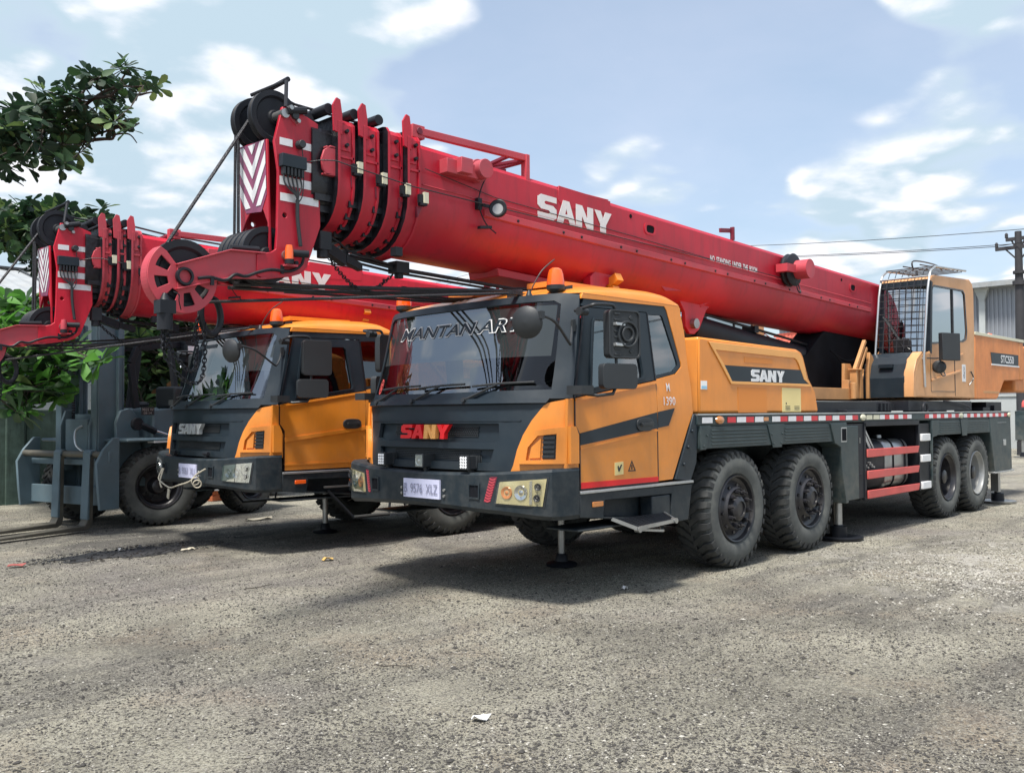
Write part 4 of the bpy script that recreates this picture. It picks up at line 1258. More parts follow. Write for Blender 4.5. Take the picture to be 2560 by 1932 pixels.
def crane_body(root, B):
    P = root
    bt = lambda n, mb, m, par=P, bev=0.0, **k: mb.build(n, m, par, bevel=bev, **k)
    # engine cover
    for s in (-1, 1):
        m = MB(); m.T = None if s < 0 else MIR
        m.flat([(2.04, -1.248), (2.04, -0.3), (1.86, -0.3), (1.86, -1.10)], (0, 0, 1.566), (1, 0, 0), (0, 1, 0), 0.75)
        out = [(2.03, 1.565), (2.03, 2.325), (4.07, 2.292), (4.17, 2.265), (4.24, 2.20), (4.36, 1.96), (4.50, 1.83), (4.575, 1.565)]
        m.patch(out, lambda x, z: (x, -1.25, z), 0.95)
        eng = bt('engine_cover', m, 'yellow_paint', bev=0.025)
        m = MB(); m.T = None if s < 0 else MIR
        # raised border of the recessed panel
        o1 = [(2.20, 2.285), (4.05, 2.262), (4.13, 2.235), (4.19, 2.18), (4.30, 1.95), (4.40, 1.865), (2.62, 1.865), (2.42, 2.07)]
        i1 = [(2.33, 2.205), (4.0, 2.185), (4.05, 2.165), (4.09, 2.125), (4.215, 1.95), (4.34, 1.895), (2.64, 1.895), (2.50, 2.05)]
        m.patch(o1[::-1], lambda x, z: (x, -1.262, z), 0.012, [i1])
        bt('cover_trim', m, 'yellow_trim', eng, bev=0.004)
        m = MB(); m.T = None if s < 0 else MIR
        m.patch([(2.46, 2.058), (2.62, 1.885), (4.345, 1.885), (4.262, 2.055)], lambda x, z: (x, -1.258, z), 0.006)
        bd = bt('cover_band', m, 'charcoal', eng, flat=True)
        m = MB()
        if s < 0: word(m, lambda a, b: (3.02+a, -1.259, 1.902+b), 0.74, 0.128, 0.004, (0, -1, 0))
        else: word(m, lambda a, b: (3.76-a, 1.259, 1.902+b), 0.74, 0.128, 0.004, (0, 1, 0))
        bt('maker_letters', m, 'white_paint', bd, flat=True)
        if s < 0:
            m = MB(); m.box((3.70, -1.254, 1.575), (4.14, -1.2505, 1.845), 0)
            m.box((3.78, -1.256, 1.66), (3.80, -1.254, 1.68), 1)
            for k in range(3): m.box((3.77, -1.256, 1.60+k*0.018), (3.88, -1.254, 1.606+k*0.018), 1)
            for k in range(3): m.box((3.98, -1.256, 1.60+k*0.018), (4.10, -1.254, 1.605+k*0.018), 1)
            bt('load_chart_sticker', m, ['sticker', 'charcoal'], eng, flat=True)
            m = MB(); m.box((2.76, -1.253, 1.57), (3.36, -1.2505, 1.84)); m.box((2.9, -1.253, 2.10), (3.5, -1.2505, 2.16))
            bt('faded_patch', m, 'faded_patch', eng, flat=True)
            m = MB(); m.box((2.06, -1.254, 1.805), (2.17, -1.2505, 1.89), 0); m.box((2.065, -1.255, 1.81), (2.165, -1.254, 1.84), 1)
            bt('blue_sticker', m, ['paper', 'blue_sticker'], eng, flat=True)
    m = MB()
    m.box((1.85, -0.30, 1.56), (4.5, 0.30, 1.9))
    bt('engine', m, 'black_steel', bev=0.02)
    # boom rest behind the cab
    m = MB()
    for y in (-0.3, 0.3): m.bar((1.74, y, 1.6), (1.78, y, 2.84), 0.08, 0.08)
    m.obox((1.80, 0, 2.86), (0.05, 0, 0), (0, 0.42, 0), (0, 0, 0.03))
    for s in (-1, 1): m.obox((1.80, s*0.36, 2.93), (0.05, 0, 0), (0, 0.10, 0.05*s), (0, -0.02*s, 0.04))
    bt('boom_rest', m, 'yellow_paint', bev=0.006)
    # front jack in the middle of the chassis
    m = MB(); m.cyl((1.47, 0.08, 0.10), (1.47, 0.08, 0.80), 0.036, 0.036, 18)
    j = bt('jack_rod', m, 'steel')
    m = MB(); m.cyl((1.47, 0.08, 0.62), (1.47, 0.08, 1.1), 0.07, 0.07, 16)
    bt('jack_sleeve', m, 'black_steel', j)
    m = MB(); m.lathe([(0, 0.155), (0.02, 0.165), (0.035, 0.15), (0.05, 0.07), (0.11, 0.06), (0.13, 0.045)], (1.47, 0.08, 0), (0, 0, 1), 28)
    bt('jack_pad', m, 'black_steel', j)
    # ---------------- superstructure
    m = MB()
    m.lathe([(0, 1.05), (0.05, 1.08), (0.13, 1.08), (0.15, 1.02)], (7.0, 0, 1.56), (0, 0, 1), 72)
    for k in range(72):
        a = 2*math.pi*k/72; m.obox((7.0+1.09*math.cos(a), 1.09*math.sin(a), 1.63), (0.012*math.cos(a), 0.012*math.sin(a), 0), (-0.02*math.sin(a), 0.02*math.cos(a), 0), (0, 0, 0.05))
    m.box((4.8, -1.10, 1.56), (6.6, 1.10, 1.70)); m.box((7.4, -1.22, 1.58), (10.0, 1.1, 1.72))
    bt('slewing_ring', m, 'black_steel')
    m = MB()
    # tan base frame and posts
    m.box((5.5, -0.62, 1.74), (6.9, 0.62, 1.90)); m.box((6.86, -0.60, 1.74), (6.96, -0.50, 2.02)); m.cyl((6.88, -0.66, 1.75), (6.88, -0.66, 1.98), 0.04, 0.04, 12)
    m.patch([(6.93, 1.76), (7.23, 1.76), (7.25, 2.16), (7.16, 2.26), (6.96, 2.26)], lambda x, z: (x, -0.50, z), 0.04)
    m.box((7.04, -0.64, 1.76), (7.10, -0.54, 2.17)); m.box((7.18, -0.64, 1.76), (7.24, -0.54, 2.17)); m.box((7.02, -0.66, 2.165), (7.26, -0.52, 2.18))
    m.bar((7.07, -0.60, 2.17), (7.42, -0.60, 2.60), 0.05, 0.05); m.bar((7.21, -0.60, 2.17), (7.46, -0.60, 2.50), 0.05, 0.05)
    m.patch([(7.50, 1.76), (7.82, 1.76), (7.80, 2.18), (7.66, 2.38), (7.56, 2.44), (7.50, 2.2)], lambda x, z: (x, -0.62, z), 0.05)
    sup = bt('superstructure_frame', m, 'tan_paint', bev=0.005)
    m = MB()
    for s in (-1, 1):
        Y = s*0.50
        m.patch([(7.6, 1.76), (12.2, 1.76), (12.2, 2.7), (10.8, 3.35), (9.9, 3.40), (8.6, 2.7), (7.6, 2.1)], lambda x, z: (x, Y, z), 0.04)
    m.box((7.8, -0.48, 1.76), (12.0, 0.48, 2.2))
    bt('side_plates', m, 'tan_paint', sup, bev=0.01)
    m = MB()  # boom base in black, enlarged to fill in the shaded interior beside it
    m.patch([(5.6, 2.25), (5.7, 1.90), (8.8, 1.90), (9.2, 2.3), (8.6, 2.82), (7.1, 2.84), (6.75, 2.62), (6.4, 2.38)], lambda x, z: (x, -0.21, z), 0.42)
    m.tube(smooth_path([(6.9, -0.32, 2.45), (7.3, -0.36, 2.32), (7.7, -0.34, 2.36), (7.9, -0.3, 2.40)]), 0.014, 6)
    m.tube(smooth_path([(7.0, -0.33, 2.42), (7.25, -0.38, 2.24), (7.6, -0.36, 2.22), (7.9, -0.3, 2.34)]), 0.012, 6)
    bt('boom_base_shade', m, 'underside', sup, bev=0.06)
    # far side yellow handrail post
    m = MB()
    for dx in (0, 0.14): m.tube([(7.98+dx, 0.52, 2.45), (8.14+dx, 0.52, 2.74), (8.45+dx, 0.52, 2.84)], 0.03, 8)
    bt('handrail', m, 'tan_paint', sup)
    # ---------------- body behind the cab, counterweight
    m = MB()
    m.patch([(10.09, 1.765), (11.18, 1.765), (11.25, 1.79), (11.60, 2.085), (12.75, 2.12), (12.75, 2.79), (10.14, 2.84)], lambda x, z: (x, -1.25, z), 0.72)
    m.patch([(9.2, 1.765), (11.18, 1.765), (11.25, 1.79), (11.60, 2.085), (12.75, 2.12), (12.75, 2.79), (9.2, 2.84)], lambda x, z: (x, 1.25, z), -0.72)
    bd = bt('engine_housing', m, 'orange_faded', sup, bev=0.02)
    m = MB(); m.box((10.13, -1.262, 2.80), (12.76, -1.23, 2.85)); m.box((12.49, -1.256, 2.12), (12.50, -1.249, 2.80), 1); m.box((10.5, -1.2515, 1.86), (11.3, -1.249, 1.90), 1)
    bt('body_trim', m, ['cream', 'tan_paint'], sup, bev=0.004)
    m = MB(); m.patch([(10.90, 2.55), (10.95, 2.36), (12.41, 2.36), (12.42, 2.56)], lambda x, z: (x, -1.2555, z), 0.005)
    m.patch([(10.93, 2.36), (10.93, 2.335), (12.45, 2.34), (12.45, 2.365)], lambda x, z: (x, -1.26, z), 0.01, mi=1)
    text(m, "STC550", lambda a, b: (11.42+a, -1.2575, 2.39+b), 0.72, 0.135, off=0.018, mi=1)
    bt('model_badge', m, ['charcoal', 'white_paint'], sup, flat=True)
    m = MB(); m.box((12.3, -1.22, 1.90), (13.2, 1.22, 2.75))
    bt('counterweight', m, 'orange_faded', sup, bev=0.04)
    m = MB()
    m.cyl((10.7, -0.35, 3.15), (10.7, 0.35, 3.15), 0.22, 0.22, 24); m.cyl((10.7, -0.40, 3.15), (10.7, -0.35, 3.15), 0.30, 0.30, 24); m.cyl((10.7, 0.35, 3.15), (10.7, 0.40, 3.15), 0.30, 0.30, 24)
    m.box((10.35, -0.62, 2.9), (10.75, -0.42, 3.22)); m.cyl((10.55, -0.62, 3.05), (10.55, -0.80, 3.05), 0.09, 0.09, 14)
    m.tube(smooth_path([(10.4, -0.8, 3.2), (10.7, -0.85, 3.15), (10.8, -0.8, 2.95), (10.7, -0.75, 2.85)]), 0.015, 6)
    m.tube([(10.2, -0.8, 3.35), (10.95, -0.85, 3.05)], 0.012, 6)
    bt('winch', m, 'red_dark', sup, bev=0.006)
    m = MB(); m.lathe([(0, 0.08), (0.05, 0.08), (0.10, 0.05), (0.12, 0)], (12.0, -0.9, 2.84), (0, 0, 1), 18)
    bt('beacon', m, 'orange_lens', sup)
    m = MB()
    m.tube(smooth_path([(8.6, -1.28, 1.72), (9.0, -1.30, 1.70), (9.5, -1.28, 1.66), (9.8, -1.26, 1.62)]), 0.012, 6)
    m.box((11.2, -1.2, 1.56), (11.4, -1.0, 1.66)); m.box((10.95, -1.15, 1.56), (11.75, -0.85, 1.72))
    m.lathe([(0.0+0.018*math.cos(t*math.pi/4), 0.09+0.018*math.sin(t*math.pi/4)) for t in range(8)], (7.8, -1.30, 1.60), (0, 1, 0), 20, closed=True)
    bt('deck_fittings', m, 'black_steel')
    # ---------------- operator cab
    y0, y1 = -1.25, -0.50
    prof = [(7.62, 1.77), (10.08, 1.77), (10.13, 2.84), (10.13, 3.50), (10.08, 3.62), (9.95, 3.68), (8.45, 3.60), (8.32, 3.56), (8.27, 3.50), (8.19, 2.45), (7.86, 2.40), (7.68, 2.25), (7.58, 2.05)]
    win = [(8.25, 2.585), (8.32, 3.36), (8.37, 3.42), (9.62, 3.455), (9.69, 3.41), (9.76, 2.84), (9.72, 2.72), (9.6, 2.68)]
    m = MB()
    m.patch(prof, lambda x, z: (x, y0, z), 0.04, [win])
    m.patch(prof, lambda x, z: (x, y1, z), -0.04, [win])
    # roof and rear closing strip
    edge = [(10.13, 1.80), (10.13, 3.50), (10.08, 3.62), (9.95, 3.68), (8.45, 3.60), (8.32, 3.56), (8.27, 3.50)]
    for a, b in zip(edge, edge[1:]):
        m.add([(a[0]-0.002, y0+0.01, a[1]-0.002), (b[0]-0.002, y0+0.01, b[1]-0.002), (b[0]-0.002, y1-0.01, b[1]-0.002), (a[0]-0.002, y1-0.01, a[1]-0.002)], [(0, 1, 2, 3)])
    m.box((7.7, y0+0.05, 1.78), (10.0, y1-0.05, 1.95))
    oc = bt('operator_cab', m, 'tan_paint', bev=0.02)
    oc.data.materials[0] = MT['orange_faded'] if False else MT['cab_tan']
    m = MB()
    for yy in (y0-0.002, y1+0.002):
        m.patch([(8.245, 2.56), (8.31, 3.375), (8.365, 3.445), (9.63, 3.48), (9.71, 3.42), (9.785, 2.84), (9.74, 2.70), (9.6, 2.655)], lambda x, z: (x, yy, z), 0.012 if yy < -1 else -0.012, [win])
        m.box((9.14, yy-0.006, 2.64), (9.165, yy+0.01, 3.45))
    bt('window_frame', m, 'rim_black', oc)
    m = MB()
    m.patch(win, lambda x, z: (x, y0+0.012, z), 0); m.patch(win, lambda x, z: (x, y1-0.012, z), 0)
    bt('side_window', m, 'cabin_glass', oc)
    m = MB()
    m.patch([(y0+0.04, 2.46), (y1-0.04, 2.46), (y1-0.04, 3.43), (y0+0.04, 3.43)], lambda y, z: (8.185+(z-2.46)*0.074+0.11*((y+0.55)/0.65)**2, y, z), 0, (), 0.08)
    bt('front_window', m, 'cabin_glass', oc, sharp=80)
    m = MB()
    # dark front frame and the bulging lower panel
    for yy in (y0+0.0, y1-0.06): m.patch([(8.18, 2.42), (8.24, 2.42), (8.33, 3.48), (8.255, 3.50)], lambda x, z: (x, yy-0.003, z), 0.07)
    m.box((8.22, y0+0.02, 3.42), (8.32, y1-0.02, 3.52))
    lo = [(7.54, 1.77), (7.53, 2.05), (7.60, 2.25), (7.72, 2.36), (7.90, 2.43), (8.22, 2.45)]
    for a, b in zip(lo, lo[1:]):
        m.add([(a[0], y0+0.13, a[1]), (b[0], y0+0.13*(1 if b[0] < 8 else 0), b[1]), (b[0], y1-0.02, b[1]), (a[0], y1-0.02, a[1])], [(0, 1, 2, 3)])
    m.box((7.528, y0+0.30, 2.20), (7.60, y1-0.25, 2.25))
    bt('front_panel', m, 'charcoal', oc, sharp=60)
    m = MB()
    m.patch([(7.52, 1.77), (7.66, 1.77), (7.60, 2.05), (7.66, 2.22), (7.90, 2.43), (7.86, 2.43), (7.66, 2.32), (7.54, 2.12)], lambda x, z: (x, y0, z), 0.14)
    bt('corner_pillar', m, 'cab_tan', oc, bev=0.01)
    m = MB()
    for a, b in (((8.40, 2.28), (9.55, 2.46)), ((8.20, 2.02), (9.42, 2.19))):
        m.bar((a[0], y0-0.006, a[1]), (b[0], y0-0.006, b[1]), 0.016, 0.035)
    m2 = MB()
    for pts in ([(8.19, 1.86), (8.17, 2.40)], [(8.19, 1.86), (9.17, 1.87)], [(9.17, 1.87), (9.17, 2.62)], [(9.19, 1.80), (9.19, 2.62)]):
        m2.bar((pts[0][0], y0-0.001, pts[0][1]), (pts[1][0], y0-0.001, pts[1][1]), 0.006, 0.008)
    bt('door_crease', m, 'cab_tan', oc, bev=0.006)
    bt('door_seam', m2, 'rim_black', oc, flat=True)
    m = MB()
    m.tube(smooth_path([(8.52, y0-0.01, 2.18), (8.53, y0-0.04, 2.10), (8.66, y0-0.04, 2.11), (8.66, y0-0.01, 2.18)]), 0.009, 6, 0)
    m.tube(smooth_path([(9.88, y0-0.01, 2.20), (9.90, y0-0.04, 2.10), (9.84, y0-0.03, 2.03), (9.80, y0-0.01, 1.98)]), 0.010, 6, 0)
    m.box((9.50, y0-0.005, 2.03), (9.66, y0-0.001, 2.30), 1)
    text(m, "GJTLN", lambda a, b: (9.54+b, y0-0.007, 2.08+a), 0.18, 0.07, off=0.02, mi=2)
    bt('door_handle', m, ['rim_black', 'white_paint', 'charcoal'], oc)
    m = MB(); m.box((8.5, y0+0.15, 2.0), (9.0, y1-0.15, 2.45)); m.box((8.95, y0+0.15, 2.4), (9.1, y1-0.15, 3.1)); m.obox((8.15, -0.85, 2.55), (0.02, 0, 0), (0, 0.12, 0.0), (-0.02, 0.0, 0.1))
    m.bar((8.16, y1-0.08, 3.0), (8.16, y0+0.35, 2.5), 0.08, 0.02)
    bt('seat', m, 'fabric_dark', oc, bev=0.03)
    m = MB(); m.tube([(8.14, -0.98, 2.48), (8.17, -0.72, 2.72)], 0.009, 6); m.tube([(8.17, -0.66, 2.62), (8.175, -0.80, 2.88)], 0.007, 6)
    bt('windscreen_wiper', m, 'rim_black', oc)
    # tubular guard with mesh
    m = MB()
    gy0, gy1 = -1.27, -0.56
    for yy in (gy0, gy1):
        m.tube([(7.90, yy, 1.92), (7.87, yy, 2.33), (8.06, yy, 3.30), (8.12, yy, 3.47)]+list(smooth_path([(8.12, yy, 3.47), (8.20, yy, 3.62), (8.40, yy, 3.72)], 4))+[Vector((9.70, yy, 3.79))], 0.017, 8)
    m.tube([(7.87, gy0-0.0, 2.33), (7.87, gy1, 2.33)], 0.014, 8); m.tube([(8.12, gy0, 3.55), (8.12, gy1, 3.55)], 0.014, 8)
    bt('cab_guard', m, 'silver_trim', oc)
    m = MB()
    for k in range(1, 7):
        yy = gy0+(gy1-gy0)*k/7
        m.tube([(7.90, yy, 2.42), (8.06, yy, 3.30), (8.12, yy, 3.50), (8.24, yy, 3.66), (8.45, yy, 3.72)], 0.006, 5)
    for k in range(11):
        f = k/11
        x = 7.90+0.22*f; z = 2.42+1.10*f
        m.tube([(x-0.003, gy0, z), (x-0.003, gy1, z)], 0.006, 5)
    for k in range(8):
        x = 8.35+k*0.17; m.tube([(x, gy0, 3.72+0.005*k), (x, gy1, 3.72+0.005*k)], 0.008, 5)
    m.tube([(8.4, -0.8, 3.77), (9.6, -0.8, 3.83)], 0.010, 6); m.tube([(8.4, -1.05, 3.77), (9.6, -1.05, 3.83)], 0.010, 6)
    m.tube(smooth_path([(8.4, -0.95, 3.70), (8.42, -0.95, 3.84), (9.3, -0.95, 3.88), (9.6, -0.95, 3.82)]), 0.012, 6)
    m.cyl((9.2, -0.7, 3.68), (9.2, -0.7, 3.80), 0.02, 0.02, 8)
    bt('guard_mesh', m, 'rim_black', oc)
    # mirror
    m = MB()
    m.obox((8.36, -1.46, 2.51), (0.19, -0.06, 0), (0.02, 0.035, 0), (0, 0, 0.20))
    m.tube(smooth_path([(8.0, -1.27, 2.34), (8.2, -1.35, 2.34), (8.3, -1.42, 2.36)]), 0.012, 6)
    m.lathe([(0, 0.09), (0.02, 0.1), (0.05, 0.07), (0.06, 0)], (8.30, -1.33, 2.22), (-1, -0.3, 0), 18)
    bt('mirror_housing', m, 'black_plastic', oc, bev=0.02)
    m = MB(); m.cyl((7.80, -0.86 if False else -0.66, 2.02), (7.80, -0.66, 2.22), 0.055, 0.055, 16); m.cyl((7.80, -0.66, 1.80), (7.80, -0.66, 2.02), 0.02, 0.02, 10)
    bt('grease_pump', m, 'cream', sup)
def boom(root, B):
    P = root
    DX, DZ = (0.06, -0.22) if B else (0.0, 0.0)
    T = Matrix.Translation((DX, 0, DZ))
    def mk():
        m = MB(); m.T = T; return m
    def bt(n, m, mats, par=P, bev=0.0, **k): return m.build(n, mats, par, bevel=bev, **k)
    zr = lambda x: 3.35-0.0305*x if not B else 3.35-0.040*(x)+0.0
    red = 'red_bright' if B else 'red_paint'
    def section(w, top, bot, k=1.0):
        # cross-section outline (y, dz) clockwise, flat top sides and multi-bend round belly
        return [(-w, -0.02), (-w, top-0.05), (-w+0.03, top-0.01), (-w+0.07, top), (w-0.07, top), (w-0.03, top-0.01), (w, top-0.05), (w, -0.02)] + \
               [(w*math.cos(a)**0.85 if math.cos(a) > 0 else -w*abs(math.cos(a))**0.85, -0.02+(bot+0.02)*math.sin(a)) for a in [math.pi*i/14 for i in range(1, 14)]]
    def loft(m, sec0, x0, x1, mi=0, shift=0.0, step=1.0):
        n = len(sec0)
        k = max(1, int((x1-x0)/step)); vs = []
        for i in range(k+1):
            x = x0+(x1-x0)*i/k
            vs += [(x, y, zr(x)+z) for y, z in sec0]
        fs = [(i*n+j, i*n+(j+1) % n, (i+1)*n+(j+1) % n, (i+1)*n+j) for i in range(k) for j in range(n)]
        fs += [tuple(range(n-1, -1, -1)), tuple(range(k*n, (k+1)*n))]
        m.add(vs, fs, mi)
    front = -1.30 if B else -0.93
    m = mk()
    loft(m, section(0.46, 0.447, -0.43), front, 9.6)
    bm = bt('boom', m, red, sharp=28)
    # collars and inner sections
    if not B: col = [(-1.607, -1.463, 0.345, 0.50, -0.37, 1), (-1.398, -1.258, 0.39, 0.50, -0.41, 1), (-1.186, -1.05, 0.43, 0.50, -0.44, 1), (-1.02, -0.90, 0.475, 0.49, -0.47, 1)]
    else: col = [(-1.64, -1.56, 0.36, 0.48, -0.38, 1), (-1.50, -1.42, 0.41, 0.48, -0.41, 1), (-1.37, -1.27, 0.475, 0.48, -0.47, 1)]
    m = mk()
    xs = [-1.80]+[c[0] for c in col]
    for i, c in enumerate(col):
        x0 = col[i-1][1]-0.05 if i else -1.80
        w = c[2]-0.055
        loft(m, section(w, c[3]-0.09, c[4]+0.05), x0, c[0]+0.03, 0)
        # grease-black chain / wear pads on the step
        for k in range(9):
            a = math.pi*(k+0.5)/11+0.25
            yy = -w*math.cos(a)**1 if True else 0
            zz = zr(x0)-0.02+(c[4]+0.05)*math.sin(a)
            m.box((x0+0.02, yy-0.025, zz-0.03), (c[0], yy+0.02, zz+0.02))
    bt('telescopic_section', m, 'grease', bm, sharp=28)
    for i, c in enumerate(col):
        x0, x1, w, top, bot, fin = c
        m = mk()
        loft(m, section(w, top, bot), x0+0.012, x1-0.012)
        loft(m, section(w+0.022, top+0.012, bot-0.02), x0-0.012, x0+0.012)
        m.m[-2] = 1
        loft(m, section(w+0.016, top+0.0, bot-0.014), x1-0.012, x1+0.008)
        zt = zr(x0)+top
        # fins at both edges that carry the top rollers
        if i != 2 or B:
            for s in (-1, 1):
                yy = s*(w-0.0)
                m.patch([(x0-0.045, zt-0.12), (x0+0.03, zt-0.14), (x0+0.03, zt+0.02), (x0+0.012, zt+0.13), (x0-0.02, zt+0.14), (x0-0.055, zt+0.08)], lambda x, z: (x, yy, z), 0.02*s if s < 0 else 0.02)
        # side pads boxed by ribs with bolts
        for s in (-1, 1):
            Y = s*(w+0.004)
            for z in (0.18, ):
                m.box((x0, Y-0.012, zr(x0)+z), (x1, Y+0.012, zr(x0)+z+0.018))
            m.box((x0+0.02, Y-0.008, zr(x0)+0.24), (x1-0.03, Y+0.008, zr(x0)+top-0.06))
        cl = bt('boom_collar', m, ['red_paint' if not B else 'red_dusty', 'grease'], bm, sharp=28)
        m = mk()
        for s in (-1, 1):
            for z in (0.28, 0.39): m.cyl((x0+0.075, s*w, zr(x0)+z), (x0+0.075-0.015, s*(w+0.05), zr(x0)+z), 0.017, 0.014, 8)
        bt('bolt', m, 'black_steel', cl)
        m = mk()
        if i < 3:
            m.cyl((x0-0.06, -w+0.03, zt+0.055), (x0-0.06, w-0.03, zt+0.055), 0.042, 0.042, 16)
            bt('top_roller', m, 'black_steel', cl)
        m = mk()
        # sensor guide: white tipped bracket and wire
        yb = -(w+0.02); z0 = zr(x0)+(0.09-0.05*i)
        m.box((x1-0.03, yb-0.05, z0-0.04), (x1+0.035, yb, z0-0.02), 0); m.box((x1+0.0, yb-0.055, z0-0.02), (x1+0.045, yb-0.025, z0+0.07), 1); m.box((x1-0.04, yb-0.04, z0-0.02), (x1+0.0, yb-0.01, z0+0.05), 0)
        m.patch([(x1-0.03, z0-0.04), (x1+0.03, z0-0.04), (x1-0.02, z0-0.13)], lambda x, z: (x, yb+0.01, z), 0.03, mi=2)
        bt('wire_guide', m, ['black_steel', 'cream', 'red_dark'], cl)
    m = mk()
    hd_ = [(-1.60, 3.66), (-1.60, 3.44), (-1.70, 3.43), (-1.735, 3.47), (-1.745, 3.55), (-1.72, 3.62), (-1.66, 3.665)]
    m.patch(hd_[::-1], lambda x, z: (x, -0.33, z), 0.02); m.box((-1.70, -0.33, 3.64), (-1.61, -0.27, 3.655)); m.box((-1.72, -0.33, 3.43), (-1.61, -0.27, 3.445))
    m.v = [(p[0], p[1], p[2]) for p in m.v]
    bt('roller_guard', m, 'red_dusty', bm, bev=0.004)
    # length wire
    m = mk()
    m.tube([(-1.86, -0.30, 3.50), (-1.75, -0.34, 3.53), (-1.66, -0.40, 3.53), (-1.55, -0.42, 3.51), (-1.0, -0.53, 3.42), (3.55, -0.48, 3.35), (5.3, -0.50, 3.30)], 0.005, 5)
    m.tube([(-0.85, -0.50, 3.60), (0.0, -0.475, 3.50), (2.0, -0.475, 3.43), (3.5, -0.475, 3.36)], 0.004, 5)
    bt('sensor_wire', m, 'rope', bm)
    # rail along the side with bolts, seam line
    for s in (-1, 1):
        m = mk()
        k = 9
        for i in range(k):
            xa = -0.15+i*0.9; xb = xa+0.9
            m.add([(xa, s*0.462, zr(xa)-0.045), (xb, s*0.462, zr(xb)-0.045), (xb, s*0.482, zr(xb)-0.035), (xa, s*0.482, zr(xa)-0.035),
                   (xa, s*0.462, zr(xa)+0.03), (xb, s*0.462, zr(xb)+0.03), (xb, s*0.482, zr(xb)+0.02), (xa, s*0.482, zr(xa)+0.02)],
                  [(0, 1, 2, 3), (4, 5, 6, 7), (3, 2, 6, 7), (0, 3, 7, 4), (1, 2, 6, 5)], 0)
            for xx in (xa+0.15, xa+0.42): m.cyl((xx, s*0.48, zr(xx)-0.01), (xx, s*0.492, zr(xx)-0.01), 0.014, 0.012, 8, 1)
        m.tube([(-0.85, s*0.462, zr(-0.85)+0.10), (8.0, s*0.462, zr(8)+0.10)], 0.006, 5, 0)
        bt('side_rail', m, ['red_dusty', 'black_steel'], bm, flat=True)
    # maker's letters and warning on the flank
    for s in (-1, 1):
        m = mk()
        if s < 0:
            LX = 0.06 if B else 0.555
            word(m, lambda a, b: (LX+a, -0.463, zr(LX+a)+0.085+b), 1.13, 0.225, 0.004, (0, -1, 0))
            m2 = mk()
            text(m2, "NO  STANDING  UNDER  THE  BOOM", lambda a, b: (3.52+a, -0.465, zr(3.52+a)+0.095+b), 1.08, 0.075, off=0.03)
            bt('warning_lettering', m2, 'white_paint', bm, flat=True)
        else:
            word(m, lambda a, b: (1.685-a, 0.463, zr(1.685-a)+0.085+b), 1.13, 0.225, 0.004, (0, 1, 0))
        bt('maker_letters', m, 'white_paint', bm, flat=True)
    # oval openings, small holes: flat black discs paint the dark inside
    m = mk()
    for x, dz in ((2.343, 0.27), (7.37, 0.26)):
        el = lambda r: [(x+r*0.085*math.copysign(abs(math.cos(t))**0.6, math.cos(t)), zr(x)+dz+r*0.05*math.copysign(abs(math.sin(t))**0.6, math.sin(t))) for t in [i*math.pi/10 for i in range(20)]]
        m.patch(el(1.25), lambda a, b: (a, -0.468, b), 0.012, [el(0.85)], mi=0)
        m.patch(el(0.86), lambda a, b: (a, -0.4625, b), 0.0015, mi=1)
    for x, dz in ((2.0, 0.35), (-0.2, 0.30), (7.0, 0.33)):
        m.cyl((x, -0.461, zr(x)+dz), (x, -0.464, zr(x)+dz), 0.022, 0.022, 12, 1)
    bt('boom_opening', m, [red, 'underside'], bm)
    # top cover
    m = mk()
    m.patch([(0.84, zr(.84)+0.30), (0.93, zr(.9)+0.24), (1.64, zr(1.64)+0.30), (1.66, zr(1.66)+0.44), (0.86, zr(.86)+0.44)], lambda x, z: (x, -0.464, z), 0.01)
    m.box((0.86, -0.44, zr(0.9)+0.43), (1.66, 0.44, zr(1.66)+0.462))
    bt('top_cover', m, red, bm, bev=0.006)
    # frame on top of the base section (jib bracket)
    m = mk()
    z1 = 3.925 if not B else 3.90; xe = 0.44
    for s in (-1, 1):
        m.bar((-0.86, s*0.42, z1), (xe, s*0.42, z1+0.03-(0.02 if B else 0)), 0.05, 0.06)
        m.bar((xe, s*0.42, zr(xe)+0.40), (xe, s*0.42, z1+0.06), 0.07, 0.05)
        m.bar((xe-0.22, s*0.42, z1+0.01), (xe-0.05, -s*0.42, z1-0.0), 0.04, 0.03, 1)
    m.box((-0.93, -0.44, z1-0.06), (-0.80, -0.36, z1+0.05)); m.box((-0.93, 0.36, z1-0.06), (-0.80, 0.44, z1+0.05))
    m.cyl((-0.86, -0.45, z1), (-0.86, 0.45, z1), 0.03, 0.03, 12, 1)
    m.bar((xe, -0.42, z1+0.01), (xe, 0.42, z1+0.01), 0.05, 0.04, 1); m.bar((xe-0.3, -0.40, zr(xe)+0.46), (xe+0.02, 0.3, zr(xe)+0.46), 0.10, 0.02, 1)
    m.box((4.05, -0.2, zr(4)+0.44), (4.13, 0.2, zr(4)+0.48), 1); m.bar((4.1, -0.42, zr(4.1)+0.44), (4.1, -0.42, zr(4.1)+0.60), 0.05, 0.03, 1); m.bar((3.85, -0.40, zr(4.1)+0.53), (4.1, -0.40, zr(4.1)+0.56), 0.03, 0.05, 1)
    bt('top_frame', m, ['red_dusty', 'red_dark'], bm, bev=0.004)
    # hose reels
    m = mk()
    m.box((-0.66, -0.56, 3.60), (-0.30, -0.46, 3.72)); m.box((-0.55, -0.62, 3.61), (-0.42, -0.46, 3.74)); m.cyl((-0.26, -0.46, 3.69), (-0.26, -0.62, 3.69), 0.085, 0.085, 20); m.cyl((-0.26, -0.47, 3.69), (-0.26, -0.53, 3.69), 0.10, 0.10, 20)
    bt('angle_sensor', m, 'red_dusty', bm, bev=0.004)
    m = mk()
